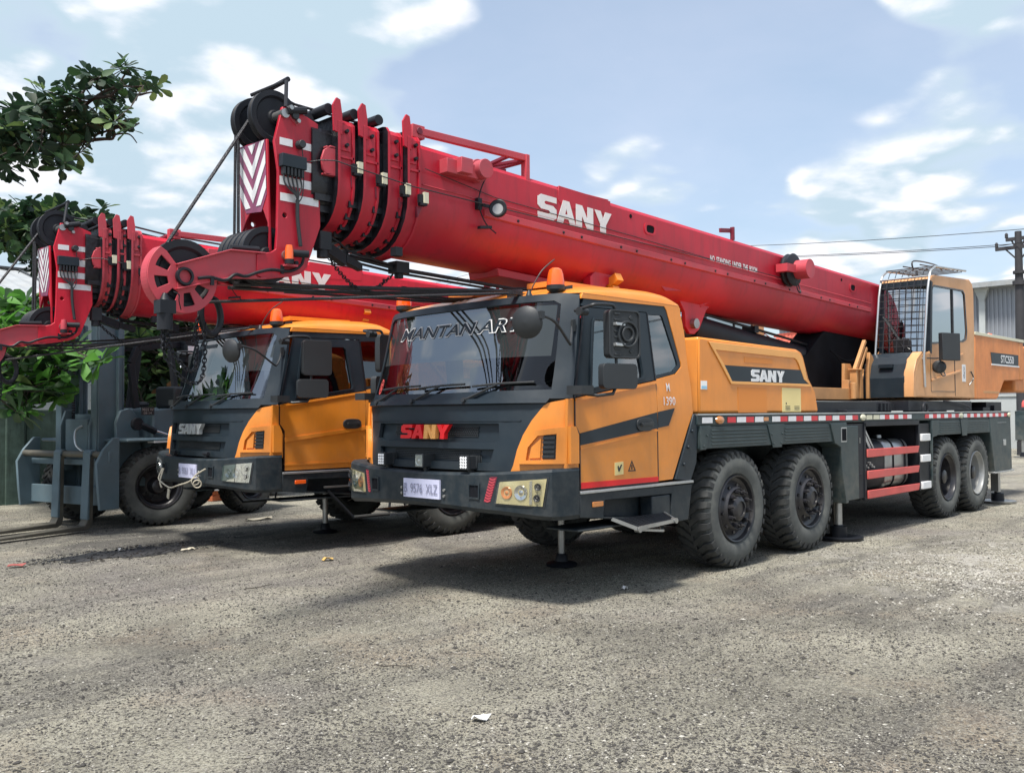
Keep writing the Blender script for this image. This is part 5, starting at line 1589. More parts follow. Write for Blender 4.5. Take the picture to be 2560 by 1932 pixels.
    m.lathe([(0, 0.20), (0.03, 0.215), (0.05, 0.20), (0.08, 0.205), (0.10, 0.215), (0.12, 0.18), (0.12, 0)], (5.35, -0.48, 3.42), (0, -1, 0), 32, 0)
    m.cyl((5.40, -0.58, 3.42), (5.40, -0.78, 3.42), 0.125, 0.125, 24, 1); m.box((5.05, -0.64, 3.37), (5.30, -0.48, 3.47), 1); m.box((5.50, -0.66, 3.40), (5.56, -0.5, 3.54), 0)
    m.tube(smooth_path([(5.25, -0.65, 3.27), (5.28, -0.66, 3.14), (5.36, -0.66, 3.12), (5.38, -0.62, 3.22)]), 0.008, 5, 0)
    bt('cable_reel', m, ['black_steel', 'red_dusty'], bm)
    m = mk()
    m.lathe([(0, 0.04), (0.02, 0.075), (0.06, 0.08), (0.065, 0.07), (0.055, 0.0)], (-0.05, -0.56, 3.37), Vector((-0.75, -0.5, 0.1)), 20, 0)
    m.tube(smooth_path([(-0.12, -0.50, 3.70), (-0.2, -0.49, 3.55), (-0.24, -0.5, 3.40), (-0.16, -0.5, 3.25), (-0.05, -0.52, 3.17)]), 0.006, 5, 0)
    m.box((-0.25, -0.50, 3.36), (-0.20, -0.46, 3.46), 0); m.bar((-0.2, -0.5, 3.40), (-0.05, -0.55, 3.38), 0.02, 0.02, 0)
    m.obox((-0.17, -0.50, 3.21), (0.07, 0, 0.01), (0, 0.02, 0), (0, 0, 0.012), 0)
    bt('boom_lamp', m, ['black_steel'], bm)
    m = mk(); m.cyl((-0.098, -0.592, 3.376), (-0.101, -0.594, 3.3765), 0.066, 0.066, 18, 0)
    bt('lamp_glass', m, 'rim_grey', bm)
    # brackets below the boom
    m = mk()
    x = lambda a: a
    m.patch([(0.28, 2.94), (0.48, 2.93), (1.20, 2.90), (1.20, 2.83), (0.30, 2.865)], lambda x, z: (x, -0.20, z), 0.40)
    m.patch([(1.45, 2.96), (1.60, 3.08), (1.95, 3.06), (1.92, 2.95), (1.72, 2.90), (1.62, 2.80), (1.45, 2.82)], lambda x, z: (x, -0.36, z), 0.10)
    m.patch([(1.45, 2.96), (1.60, 3.08), (1.95, 3.06), (1.92, 2.95), (1.72, 2.90), (1.62, 2.80), (1.45, 2.82)], lambda x, z: (x, 0.26, z), -0.10)
    for s in (-1, 1):
        Y = s*0.36
        m.patch([(2.42, 3.13), (2.92, 3.11), (3.08, 2.96), (2.76, 2.93)], lambda x, z: (x, Y, z), 0.02)
        m.add([(2.92, Y, 3.11), (3.08, Y, 2.96), (2.95, Y*0.5, 2.93), (2.80, Y*0.5, 2.98)], [(0, 1, 2, 3)])
        # lifting lug, tapering down to the pin of the luffing cylinder
        Y = s*0.24
        m.patch([(2.85, 3.02), (4.05, 2.98), (3.78, 2.80), (3.70, 2.68), (3.62, 2.56), (3.52, 2.50), (3.42, 2.50), (3.34, 2.58), (3.32, 2.75), (3.18, 2.92)], lambda x, z: (x, Y, z), 0.05*s if s > 0 else 0.05)
        m.bar((3.62, Y-0.02*s, 2.90), (4.0, Y+0.16*s*1, 3.10), 0.03, 0.16)
    br = bt('boom_bracket', m, red, bm, bev=0.006)
    # luffing cylinder
    m = mk()
    m.cyl((3.48, -0.30, 2.62), (3.48, 0.30, 2.62), 0.06, 0.06, 18, 1)
    m.lathe([(0, 0.11), (0.03, 0.12), (0.28, 0.12), (0.30, 0.10)], (3.46, 0, 2.62), Vector((0.993, 0, -0.11)), 24, 1)
    m.lathe([(0.24, 0.10), (0.26, 0.17), (0.34, 0.185), (1.2, 0.185), (4.9, 0.21), (4.95, 0.1)], (3.46, 0, 2.62), Vector((0.993, 0, -0.095)), 32, 0)
    m.tube([(3.9, -0.08, 2.79), (6.3, -0.10, 2.57), (7.2, -0.12, 2.46)], 0.016, 6, 0); m.tube([(3.9, 0.0, 2.82), (6.4, 0.0, 2.60), (7.4, 0.0, 2.42)], 0.014, 6, 0)
    m.box((3.78, -0.06, 2.78), (3.86, 0.06, 2.84), 0); m.box((5.1, -0.14, 2.62), (5.2, 0.05, 2.71), 0)
    bt('luffing_cylinder', m, ['black_steel', 'steel'], br)

    # ---------------- boom head
    m = mk()
    pl = [(-2.05, 3.89), (-1.865, 3.87), (-1.735, 3.825), (-1.715, 3.03), (-1.79, 2.83), (-1.84, 2.70), (-1.90, 2.645), (-1.97, 2.62), (-2.20, 2.575), (-2.262, 2.60), (-2.262, 2.755), (-2.14, 2.785), (-2.105, 2.81), (-2.093, 2.96), (-2.085, 3.4), (-2.118, 3.62)]
    hole = [(-2.031+0.02*math.cos(t*math.pi/5), 3.073+0.02*math.sin(t*math.pi/5)) for t in range(10)]
    for y in (-0.24, 0.21): m.patch(pl, lambda x, z: (x, y, z), -0.03, [hole])
    m.box((-1.76, -0.21, 3.05), (-1.73, 0.21, 3.78))
    # front plate carrying the chevrons, with an arched bottom
    fp = [(-0.205, 3.64), (-0.205, 2.80), (-0.185, 2.80), (-0.185, 3.02), (-0.13, 3.12), (-0.04, 3.155), (0.06, 3.13), (0.125, 3.07), (0.205, 2.97), (0.205, 3.66)]
    m.patch(fp[::-1], lambda y, z: (-2.10-0.03*(z-2.8), y, z), 0.02)
    hd = bt('boom_head', m, 'red_paint' if not B else 'red_bright', bm, bev=0.004)
    m = mk()
    pf = lambda y, z: (-2.10-0.03*(z-2.8)-0.022, y, z)
    board = [(-0.19, 3.64), (-0.19, 3.23), (-0.11, 3.11), (0.11, 3.13), (0.19, 3.25), (0.19, 3.65)]
    m.patch(board[::-1], pf, 0.002, mi=1)
    pf2 = lambda y, z: (-2.10-0.03*(z-2.8)-0.026, y, z)
    nb = 3 if not B else 5
    for k in range(-1, nb):
        zc = 3.19+k*(0.185 if not B else 0.12); h = 0.095 if not B else 0.06
        for s in (-1, 1):
            a = [(0.0, zc), (s*0.19, zc+0.27), (s*0.19, zc+0.27+h), (0.0, zc+h)]
            # clip to board height
            def clip(poly, zmax, keep_below=True):
                out = []
                for i in range(len(poly)):
                    p, q = poly[i], poly[(i+1) % len(poly)]
                    ip = (p[1] <= zmax) == keep_below; iq = (q[1] <= zmax) == keep_below
                    if ip: out.append(p)
                    if ip != iq:
                        t = (zmax-p[1])/(q[1]-p[1]); out.append((p[0]+(q[0]-p[0])*t, zmax))
                return out
            a = clip(a, 3.635); 
            if len(a) > 2: a = clip(a, 3.16, False)
            if len(a) > 2: m.patch(a, pf2, 0.002, mi=0)
    bt('chevron_board', m, ['white_paint', 'purple_paint'], hd, flat=True)
    m = mk()
    for z0, z1, xa, xb in ((3.60, 3.655, -2.075, -1.965), (3.60, 3.655, -1.915, -1.745), (3.435, 3.505, -1.86, -1.735), (3.30, 3.365, -2.075, -1.735), (3.18, 3.24, -2.07, -1.735)):
        m.patch([(xa, z0+0.0), (xb, z0+0.0), (xb, z1), (xa, z1)], lambda x, z: (x, -0.2725, z), 0.002)
    bt('head_stripe', m, 'white_reflector', hd, flat=True)
    m = mk()
    m.box((-2.085, -0.33, 3.43), (-1.875, -0.273, 3.525), 0)
    for k in range(6): m.box((-2.07+k*0.031, -0.32, 3.37), (-2.05+k*0.031, -0.28, 3.43), 1)
    for k in range(5):
        x = -2.06+k*0.035
        m.tube(smooth_path([(x, -0.30, 3.38), (x+0.01, -0.31, 3.30), (-1.955+0.004*k, -0.31, 3.22), (-1.94, -0.30, 3.15)]), 0.008, 5, 1)
    m.tube(smooth_path([(-1.94, -0.30, 3.20), (-1.935, -0.295, 3.05), (-1.91, -0.295, 2.85)]), 0.016, 6, 1)
    m.tube(smooth_path([(-1.90, -0.30, 3.60), (-1.885, -0.30, 3.45), (-1.90, -0.31, 3.25), (-1.93, -0.30, 3.18)]), 0.005, 5, 1)
    m.cyl((-1.91, -0.273, 3.625), (-1.91, -0.33, 3.625), 0.035, 0.03, 12, 1)
    m.cyl((-1.95, -0.273, 3.84), (-1.95, -0.30, 3.84), 0.03, 0.03, 12, 1)
    bt('junction_box', m, ['charcoal', 'black_plastic'], hd, bev=0.004)
    m = mk()
    m.cyl((-2.02, -0.285, 3.86), (-1.86, -0.285, 3.90), 0.03, 0.03, 10, 1); m.cyl((-2.0, -0.27, 3.885), (-2.0, -0.32, 3.885), 0.018, 0.018, 10, 2); m.cyl((-1.93, -0.27, 3.80), (-1.93, -0.31, 3.80), 0.016, 0.016, 10, 2)
    m.patch([(-2.04, 3.86), (-1.93, 3.77), (-1.89, 3.80), (-1.95, 3.84), (-1.98, 3.90)], lambda x, z: (x, -0.275, z), 0.02, mi=0)
    # guard bars above the top sheaves
    m.tube([(-2.10, 0.10, 4.055), (-1.95, -0.15, 4.14)], 0.014, 8, 1); m.tube([(-1.95, -0.19, 4.145), (-1.95, 0.22, 4.13)], 0.02, 8, 1)
    m.tube([(-1.96, -0.18, 4.13), (-2.01, -0.25, 3.90)], 0.015, 8, 1); m.tube([(-1.96, 0.20, 4.12), (-2.01, 0.24, 3.90)], 0.015, 8, 1)
    m.cyl((-1.80, -0.24, 3.86), (-1.80, 0.24, 3.86), 0.045, 0.045, 14, 1)
    bt('rope_guard', m, ['red_dusty', 'black_steel', 'steel'], hd)
    def sheave(c, r, w, mi=0):
        s = mk()
        s.lathe([(-w, 0.0), (-w, 0.05), (-w*0.45, 0.06), (-w*0.4, r*0.72), (-w, r*0.80), (-w, r), (-w*0.6, r), (0, r*0.88), (w*0.6, r), (w, r), (w, r*0.80), (w*0.4, r*0.72), (w*0.45, 0.06), (w, 0.05), (w, 0)], c, (0, 1, 0), 40, mi)
        return s
    for y in (-0.12, 0.13): bt('sheave', sheave((-2.035, y, 3.84), 0.205, 0.032), 'black_steel', hd)
    for k in range(5): bt('sheave', sheave((-2.13, -0.165+k*0.078, 2.775), 0.21, 0.034), 'black_steel', hd)
    m = mk(); m.cyl((-2.035, -0.29, 3.84), (-2.035, 0.26, 3.84), 0.035, 0.035, 12); m.cyl((-2.02, -0.29, 2.77), (-2.02, 0.26, 2.77), 0.04, 0.04, 12)
    bt('sheave_pin', m, 'steel', hd)
    # work beacon and bracket low on the head
    m = mk()
    m.cyl((-2.03, -0.33, 2.70), (-2.03, -0.33, 2.735), 0.035, 0.035, 12, 1)
    m.lathe([(0.0, 0.032), (0.07, 0.031), (0.105, 0.024), (0.11, 0)], (-2.03, -0.33, 2.735), (0, 0, 1), 16, 0)
    m.cyl((-1.99, -0.30, 2.79), (-1.87, -0.34, 2.79), 0.028, 0.028, 12, 1); m.box((-2.06, -0.34, 2.685), (-1.96, -0.27, 2.70), 2); m.cyl((-1.95, -0.272, 2.72), (-1.95, -0.31, 2.72), 0.016, 0.016, 8, 1)
    bt('jib_lamp', m, ['orange_lens' if not B else 'red_dusty', 'black_steel', 'red_dusty'], hd)
    # ---------------- single top jib
    m = mk()
    for y in (-0.245, 0.205):
        m.patch([(-2.86, 2.612), (-2.475, 2.757), (-2.195, 2.768), (-2.185, 2.583), (-2.475, 2.562), (-2.86, 2.445)], lambda x, z: (x, y, z), -0.012)
        m.bar((-2.87, y-0.012, 2.612), (-2.475, y-0.012, 2.758), 0.045, 0.01); m.bar((-2.475, y-0.012, 2.758), (-2.195, y-0.012, 2.769), 0.045, 0.01)
        m.bar((-2.87, y-0.012, 2.444), (-2.475, y-0.012, 2.561), 0.045, 0.01); m.bar((-2.475, y-0.012, 2.561), (-2.19, y-0.012, 2.582), 0.045, 0.01)
    m.box((-2.46, -0.24, 2.60), (-2.38, 0.2, 2.74))
    # wheel cover: disc with six cut-outs, open towards the arm
    C0 = (-2.812, 2.535); RR = 0.252
    outer = [(C0[0]+RR*math.cos(R_(t)), C0[1]+RR*math.sin(R_(t))) for t in range(130, 385, 6)]+[(-2.70, 2.60), (-2.86, 2.615), (-2.93, 2.70)]
    holes = []
    for tc in (152, 196, 240, 284, 328):
        h = []
        for t in range(-13, 14, 6): h.append((C0[0]+0.205*math.cos(R_(tc+t)), C0[1]+0.205*math.sin(R_(tc+t))))
        for t in (12, -12): h.append((C0[0]+0.115*math.cos(R_(tc+t)), C0[1]+0.115*math.sin(R_(tc+t))))
        holes.append(h)
    m.patch(outer, lambda x, z: (x, -0.230, z), -0.014, holes)
    m.patch(outer, lambda x, z: (x, -0.13, z), -0.010, holes)
    # rim band
    rb = outer[:-3]
    for a, b in zip(rb, rb[1:]):
        m.add([(a[0], -0.23, a[1]), (b[0], -0.23, b[1]), (b[0], -0.14, b[1]), (a[0], -0.14, a[1])], [(0, 1, 2, 3)])
    jb = bt('jib_arm', m, 'red_dusty', bm, bev=0.003)
    bt('jib_sheave', sheave((-2.785, -0.185, 2.555), 0.245, 0.03), 'black_steel', jb)
    m = mk(); m.lathe([(-0.02, 0.045), (-0.02, 0.06), (0.0, 0.066), (0.02, 0.06), (0.02, 0.045), (-0.02, 0.045)], (-2.812, -0.262, 2.535), (0, 1, 0), 24); m.cyl((-2.80, -0.25, 2.535), (-2.80, 0.2, 2.535), 0.045, 0.045, 16)
    m.tube(smooth_path([(-2.72, -0.275, 2.53), (-2.63, -0.28, 2.545), (-2.52, -0.28, 2.535), (-2.44, -0.28, 2.585), (-2.36, -0.28, 2.58), (-2.26, -0.285, 2.62), (-2.15, -0.285, 2.65), (-2.0, -0.285, 2.655), (-1.90, -0.285, 2.71), (-1.88, -0.29, 2.78)]), 0.012, 6)
    for x, z in ((-2.62, 2.52), (-2.06, 2.66)): m.box((x-0.012, -0.29, z-0.03), (x+0.012, -0.275, z+0.035))
    m.tube([(-2.43, -0.20, 2.79), (-2.22, -0.22, 2.80)], 0.022, 8)
    bt('jib_pin', m, 'black_steel', jb)
    # ---------------- anti-two-block weights, chains, hook
    def chain(m, pts, n, r=0.015, t=0.005):
        P_ = smooth_path(pts, 12)
        L = [0]
        for a, b in zip(P_, P_[1:]): L.append(L[-1]+(b-a).length)
        for k in range(n):
            d = L[-1]*(k+0.5)/n
            i = max(j for j in range(len(L)) if L[j] <= d); i = min(i, len(P_)-2)
            p = P_[i].lerp(P_[i+1], (d-L[i])/max(1e-6, L[i+1]-L[i])); dr = (P_[i+1]-P_[i]).normalized()
            sd = dr.orthogonal().normalized()
            if k % 2: sd = dr.cross(sd)
            e = L[-1]/n*0.72
            pts2 = [p+dr*e*math.cos(a)+sd*r*math.sin(a) for a in [q*math.pi/4 for q in range(9)]]
            m.tube(pts2, t, 4, caps=False)
    m = mk()
    m.box((-3.0, -0.30, 2.27), (-2.89, -0.20, 2.36)); m.cyl((-2.945, -0.25, 2.16), (-2.945, -0.25, 2.27), 0.052, 0.052, 14); m.cyl((-2.945, -0.25, 2.36), (-2.945, -0.25, 2.41), 0.04, 0.015, 10)
    m.tube(smooth_path([(-2.90, -0.28, 2.42), (-2.87, -0.3, 2.40), (-2.87, -0.3, 2.36), (-2.85, -0.29, 2.30)]), 0.004, 5)
    chain(m, [(-2.965, -0.25, 2.16), (-2.94, -0.25, 1.98), (-2.80, -0.25, 1.82), (-2.66, -0.2, 1.83), (-2.58, -0.1, 2.02), (-2.56, -0.05, 2.25)], 30)
    chain(m, [(-2.93, -0.25, 2.16), (-2.90, -0.25, 2.03), (-2.79, -0.25, 1.90), (-2.70, -0.2, 1.91), (-2.64, -0.1, 2.04), (-2.62, -0.05, 2.20)], 24)
    chain(m, [(-2.955, -0.26, 2.17), (-2.96, -0.26, 2.02)], 7); chain(m, [(-2.60, -0.05, 2.30), (-2.64, -0.05, 2.10)], 8)
    bt('limit_switch_weight', m, 'black_steel', jb)
    m = mk()
    m.tube(smooth_path([(-2.52, -0.02, 2.44), (-2.44, -0.0, 2.42), (-2.40, 0.01, 2.32), (-2.42, 0.0, 2.22), (-2.49, -0.02, 2.17), (-2.56, -0.04, 2.22), (-2.585, -0.05, 2.32), (-2.56, -0.04, 2.42), (-2.52, -0.02, 2.45)]), 0.024, 8)
    bt('hook', m, 'black_steel', jb)
    m = mk()
    m.box((-1.72, -0.28, 2.86), (-1.62, -0.18, 3.0)); m.cyl((-1.67, -0.23, 2.80), (-1.67, -0.23, 2.86), 0.045, 0.045, 12)
    m.obox((-1.50, -0.15, 2.86), (0.12, 0.05, -0.03), (0, 0.04, 0), (0.0, 0, 0.045)); m.obox((-1.28, -0.08, 2.82), (0.10, 0.03, -0.02), (0, 0.035, 0), (0, 0, 0.03))
    m.box((-1.12, -0.45, 2.86), (-1.05, -0.38, 2.93)); m.box((-0.80, -0.06, 2.80), (-0.66, 0.06, 2.90)); m.cyl((-0.73, 0, 2.76), (-0.73, 0, 2.80), 0.04, 0.04, 10)
    m.tube(smooth_path([(-1.62, -0.25, 2.97), (-1.5, -0.2, 2.95), (-1.3, -0.12, 2.90), (-0.75, 0, 2.86)]), 0.01, 6)
    m.box((-1.36, -0.10, 2.84), (-1.33, -0.06, 2.92))
    chain(m, [(-1.64, -0.25, 2.83), (-1.5, -0.2, 2.72), (-1.25, -0.1, 2.62), (-1.0, -0.02, 2.65), (-0.80, 0, 2.78)], 34, 0.014)
    bt('limit_switch_weight', m, 'black_steel', hd)
    # ---------------- ropes
    m = mk()
    m.tube([(-2.205, -0.05, 3.80), (-2.90, -0.185, 2.765)], 0.0125, 8)
    m.tube([(-2.19, 0.13, 3.76), (-2.19, 0.13, 2.95)], 0.0125, 8); m.tube([(-2.20, 0.155, 3.80), (-2.21, 0.155, 2.85)], 0.011, 8)
    m.tube([(-2.03, 0.13, 4.03), (-1.85, 0.12, 3.99), (-1.2, 0.12, 3.98), (-0.8, 0.12, 3.93), (2.0, 0.1, 3.80)], 0.011, 8)
    m.tube([(-2.03, -0.12, 4.03), (-1.85, -0.12, 3.99), (-1.2, -0.12, 3.98), (-0.8, -0.12, 3.93), (2.0, -0.1, 3.80)], 0.011, 8)
    bt('hoist_rope', m, 'rope', bm)
    m = mk()
    tie = Vector((0.06, -0.70, 2.63-DZ))
    rp = [(-1.30, 0.02, 2.90), (-0.73, 0, 2.84), (0.5, -0.20, 2.76-DZ), (1.2, -0.3, 2.80-DZ)]
    rr_ = 0.5 if B else 0.8
    m.tube(rp, 0.022*rr_, 8); m.tube([(p[0], p[1]+0.05, p[2]-0.025) for p in rp], 0.014*rr_, 6)
    m.tube([(-2.30, 0.0, 2.56), (-1.6, -0.05, 2.60), (-0.6, -0.15, 2.66-DZ*.6), (0.3, -0.5, 2.69-DZ)], 0.022*rr_, 8)
    m.tube([(-2.30, 0.08, 2.54), (-1.6, 0.05, 2.57), (-0.6, -0.05, 2.64-DZ*.6), (0.3, -0.4, 2.68-DZ)], 0.018*rr_, 8)
    m.tube([(-2.56, -0.03, 2.40), tie-Vector((0.05, 0, 0))], 0.012, 8)
    for k in range(3): m.tube([(-2.0+0.15*k, 0.15+0.06*k, 2.62-0.02*k), (0.0, 0.15+0.06*k, 2.66-DZ*.7-0.012*k), (0.6, 0.1+.05*k, 2.70-DZ)], 0.011, 6)
    m.obox(tie-Vector((0.06, 0, 0)), (0.07, 0, 0), (0, 0.025, 0), (0, 0, 0.018)); m.obox(tie+Vector((0.05, 0.08, -0.01)), (0.05, 0, 0), (0, 0.08, 0), (0, 0, 0.015))
    bt('hook_rope', m, 'rope', bm)
# ================================================================ GROUND
def vnoise(x, y, seed):
    r = np.random.default_rng(seed); G = r.random((256, 256))
    xi = np.floor(x).astype(int); yi = np.floor(y).astype(int); fx_ = x-xi; fy_ = y-yi
    u = fx_*fx_*(3-2*fx_); v = fy_*fy_*(3-2*fy_)
    g = lambda a, b: G[a % 256, b % 256]
    return (g(xi, yi)*(1-u)+g(xi+1, yi)*u)*(1-v)+(g(xi, yi+1)*(1-u)+g(xi+1, yi+1)*u)*v
def gheight(x, y):
    h = 0.5*vnoise(x*0.9, y*0.9, 1)+0.28*vnoise(x*2.7, y*2.7, 2)+0.16*vnoise(x*8, y*8, 3)+0.10*vnoise(x*19, y*19, 4)
    d = np.hypot(x-2, y-2)
    return 0.006-0.026*(1-h)
def axis(lo, hi, step, far):
    a = list(np.arange(lo, hi, step)); s = step; v = hi
    while v < far: v += s; a.append(v); s *= 1.18
    s = step; v = lo; b = []
    while v > -far: v -= s; b.append(v); s *= 1.18
    return np.array(b[::-1]+a)
gx = axis(-6.0, 9.0, 0.045, 900); gy = axis(-6.5, 6.0, 0.045, 900)
X, Y = np.meshgrid(gx, gy, indexing='ij')
Zg = gheight(X, Y)
co = np.stack([X, Y, Zg], -1).reshape(-1, 3)
nx, ny = len(gx), len(gy)
ii, jj = np.meshgrid(np.arange(nx-1), np.arange(ny-1), indexing='ij')
a = (ii*ny+jj).ravel()
quads = np.stack([a, a+ny, a+ny+1, a+1], -1)
def np_mesh(name, co, faces, mats, mi=None, smooth=True):
    me = bpy.data.meshes.new(name)
    k = faces.shape[1]
    me.vertices.add(len(co)); me.vertices.foreach_set('co', co.astype(np.float32).ravel())
    me.loops.add(faces.size); me.loops.foreach_set('vertex_index', faces.astype(np.int32).ravel())
    me.polygons.add(len(faces)); me.polygons.foreach_set('loop_start', np.arange(0, faces.size, k, dtype=np.int32))
    for m in mats: me.materials.append(MT[m])
    if mi is not None: me.polygons.foreach_set('material_index', mi.astype(np.int32))
    me.polygons.foreach_set('use_smooth', np.full(len(faces), smooth))
    me.update(calc_edges=True); me.validate()
    o = bpy.data.objects.new(name, me); COL.objects.link(o)
    return o
# ground material
def ground_mat():
    m = bpy.data.materials.new('packed_dirt'); m.use_nodes = True
    t = m.node_tree; b = t.nodes['Principled BSDF']
    tcn = t.nodes.new('ShaderNodeTexCoord'); O = tcn.outputs['Object']
    def N(scale, detail=6, rough=0.6, dist=0.0, off=0):
        mp = t.nodes.new('ShaderNodeMapping'); mp.inputs['Location'].default_value = (off, off*1.7, 0); t.links.new(O, mp.inputs[0])
        n = t.nodes.new('ShaderNodeTexNoise'); n.inputs['Scale'].default_value = scale; n.inputs['Detail'].default_value = detail
        n.inputs['Roughness'].default_value = rough; n.inputs['Distortion'].default_value = dist
        t.links.new(mp.outputs[0], n.inputs['Vector']); return n.outputs['Fac']
    def MR(v, a, b_, c=0.0, d=1.0):
        r = t.nodes.new('ShaderNodeMapRange'); r.inputs['From Min'].default_value = a; r.inputs['From Max'].default_value = b_
        r.inputs['To Min'].default_value = c; r.inputs['To Max'].default_value = d; t.links.new(v, r.inputs['Value']); return r.outputs[0]
    def MX(f, a, b_, mode='MIX'):
        x = t.nodes.new('ShaderNodeMix'); x.data_type = 'RGBA'; x.blend_type = mode
        if isinstance(f, float): x.inputs['Factor'].default_value = f
        else: t.links.new(f, x.inputs['Factor'])
        for i, v in ((6, a), (7, b_)):
            if isinstance(v, tuple): x.inputs[i].default_value = (*v, 1)
            else: t.links.new(v, x.inputs[i])
        return x.outputs[2]
    c = MX(MR(N(0.55, 8, 0.62), 0.38, 0.62), (0.22, 0.208, 0.165), (0.50, 0.475, 0.375))
    c = MX(MR(N(0.9, 5, 0.55, 0.4, 9), 0.53, 0.72, 0, 0.55), c, (0.38, 0.285, 0.20))
    c = MX(MR(N(0.33, 7, 0.62, 0.5, 21), 0.50, 0.66, 0, 0.75), c, (0.235, 0.215, 0.215))
    c = MX(MR(N(3.2, 9, 0.75, 0.6, 4), 0.56, 0.72, 0, 0.65), c, (0.16, 0.15, 0.135))
    mp = t.nodes.new('ShaderNodeMapping'); mp.inputs['Rotation'].default_value = (0, 0, R_(-62)); mp.inputs['Scale'].default_value = (0.28, 1.9, 1); t.links.new(O, mp.inputs[0])
    n = t.nodes.new('ShaderNodeTexNoise'); n.inputs['Scale'].default_value = 1.0; n.inputs['Detail'].default_value = 8; n.inputs['Roughness'].default_value = 0.66; n.inputs['Distortion'].default_value = 0.5
    t.links.new(mp.outputs[0], n.inputs['Vector'])
    c = MX(MR(n.outputs['Fac'], 0.53, 0.64, 0, 0.75), c, (0.135, 0.128, 0.115))
    c = MX(MR(n.outputs['Fac'], 0.44, 0.33, 0, 0.6), c, (0.50, 0.475, 0.39))
    # fine grit: light and dark grains
    c = MX(MR(N(52, 5, 0.85, 0, 2), 0.49, 0.55, 0, 0.85), c, (0.065, 0.062, 0.056))
    c = MX(MR(N(70, 4, 0.8, 0, 5), 0.53, 0.60, 0, 0.8), c, (0.50, 0.48, 0.41))
    c = MX(MR(N(17, 6, 0.8, 0, 8), 0.52, 0.62, 0, 0.55), c, (0.12, 0.11, 0.10))
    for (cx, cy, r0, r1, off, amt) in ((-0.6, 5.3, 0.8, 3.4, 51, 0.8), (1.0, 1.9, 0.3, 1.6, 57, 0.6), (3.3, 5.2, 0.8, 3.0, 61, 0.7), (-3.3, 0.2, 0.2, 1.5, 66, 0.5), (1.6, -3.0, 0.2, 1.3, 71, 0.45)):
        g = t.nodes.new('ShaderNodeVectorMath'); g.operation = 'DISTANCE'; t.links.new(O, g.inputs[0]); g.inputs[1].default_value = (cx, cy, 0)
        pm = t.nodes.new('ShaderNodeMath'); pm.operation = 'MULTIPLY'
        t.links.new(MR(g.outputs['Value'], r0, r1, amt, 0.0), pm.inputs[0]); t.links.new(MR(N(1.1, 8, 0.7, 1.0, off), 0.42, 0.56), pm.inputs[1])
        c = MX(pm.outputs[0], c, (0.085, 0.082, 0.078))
    # pale crushed stone patch on the right and near the wheels
    g = t.nodes.new('ShaderNodeVectorMath'); g.operation = 'DISTANCE'; t.links.new(O, g.inputs[0]); g.inputs[1].default_value = (4.6, -3.7, 0)
    pm = t.nodes.new('ShaderNodeMath'); pm.operation = 'MULTIPLY'
    t.links.new(MR(g.outputs['Value'], 0.6, 3.2, 1.0, 0.0), pm.inputs[0]); t.links.new(MR(N(2.2, 9, 0.8, 0.8, 31), 0.50, 0.58), pm.inputs[1])
    c = MX(pm.outputs[0], c, (0.46, 0.44, 0.40))
    t.links.new(c, b.inputs['Base Color'])
    b.inputs['Roughness'].default_value = 0.92; b.inputs['Specular IOR Level'].default_value = 0.25
    h1 = t.nodes.new('ShaderNodeMath'); h1.operation = 'ADD'; t.links.new(N(26, 7, 0.75), h1.inputs[0]); t.links.new(N(75, 4, 0.7, 0, 3), h1.inputs[1])
    bp = t.nodes.new('ShaderNodeBump'); bp.inputs['Strength'].default_value = 1.0; bp.inputs['Distance'].default_value = 0.022
    t.links.new(h1.outputs[0], bp.inputs['Height']); t.links.new(bp.outputs[0], b.inputs['Normal'])
    MT['packed_dirt'] = m
ground_mat()
g = np_mesh('ground', co, quads, ['packed_dirt'])
tag(g, kind='structure')
# ---------------- loose gravel: far too many to count
mat('stone_dark', (0.05, 0.047, 0.043), 0.9); mat('stone_mid', (0.17, 0.16, 0.14), 0.9); mat('stone_pale', (0.40, 0.385, 0.34), 0.85)
rg = np.random.default_rng(11)
def stones(n, rmin, rmax, dmin, dmax, seed_area=None):
    d = dmin*(dmax/dmin)**rg.random(n)
    t = rg.uniform(-0.60, 0.60, n)
    if seed_area is not None:
        cx, cy, sx, sy = seed_area
        x = cx+rg.normal(size=n)*sx; y = cy+rg.normal(size=n)*sy
    else:
        x = CAM[0]+d*F.x+t*d*Rv.x; y = CAM[1]+d*F.y+t*d*Rv.y
    # cluster with noise
    keep = vnoise(x*1.3+40, y*1.3+17, 7)*0.6+vnoise(x*4+3, y*4+9, 8)*0.4+rg.random(n)*0.35 > 0.52
    x, y = x[keep], y[keep]; n = len(x)
    r = rmin*(rmax/rmin)**(rg.random(n)**2.2)
    base = np.array([(1, 0, 0), (0, 1, 0), (-1, 0, 0), (0, -1, 0), (0, 0, 1), (0, 0, -1)], float)
    v = base[None]*(0.65+0.7*rg.random((n, 6, 1)))
    an = rg.random(n)*6.28; c, s = np.cos(an), np.sin(an)
    sx = 0.7+0.7*rg.random(n)
    vx = v[..., 0]*sx[:, None]; vy = v[..., 1]/sx[:, None]
    P = np.stack([(vx*c[:, None]-vy*s[:, None])*r[:, None]+x[:, None], (vx*s[:, None]+vy*c[:, None])*r[:, None]+y[:, None], v[..., 2]*r[:, None]*0.55], -1)
    P[..., 2] += (gheight(x, y)+r*0.25)[:, None]
    fc = np.array([(0, 1, 4), (1, 2, 4), (2, 3, 4), (3, 0, 4), (1, 0, 5), (2, 1, 5), (3, 2, 5), (0, 3, 5)])
    Fc = (fc[None]+(np.arange(n)*6)[:, None, None]).reshape(-1, 3)
    mi = np.repeat(rg.choice([0, 1, 2], n, p=[0.72, 0.21, 0.07]), 8)
    return P.reshape(-1, 3), Fc, mi
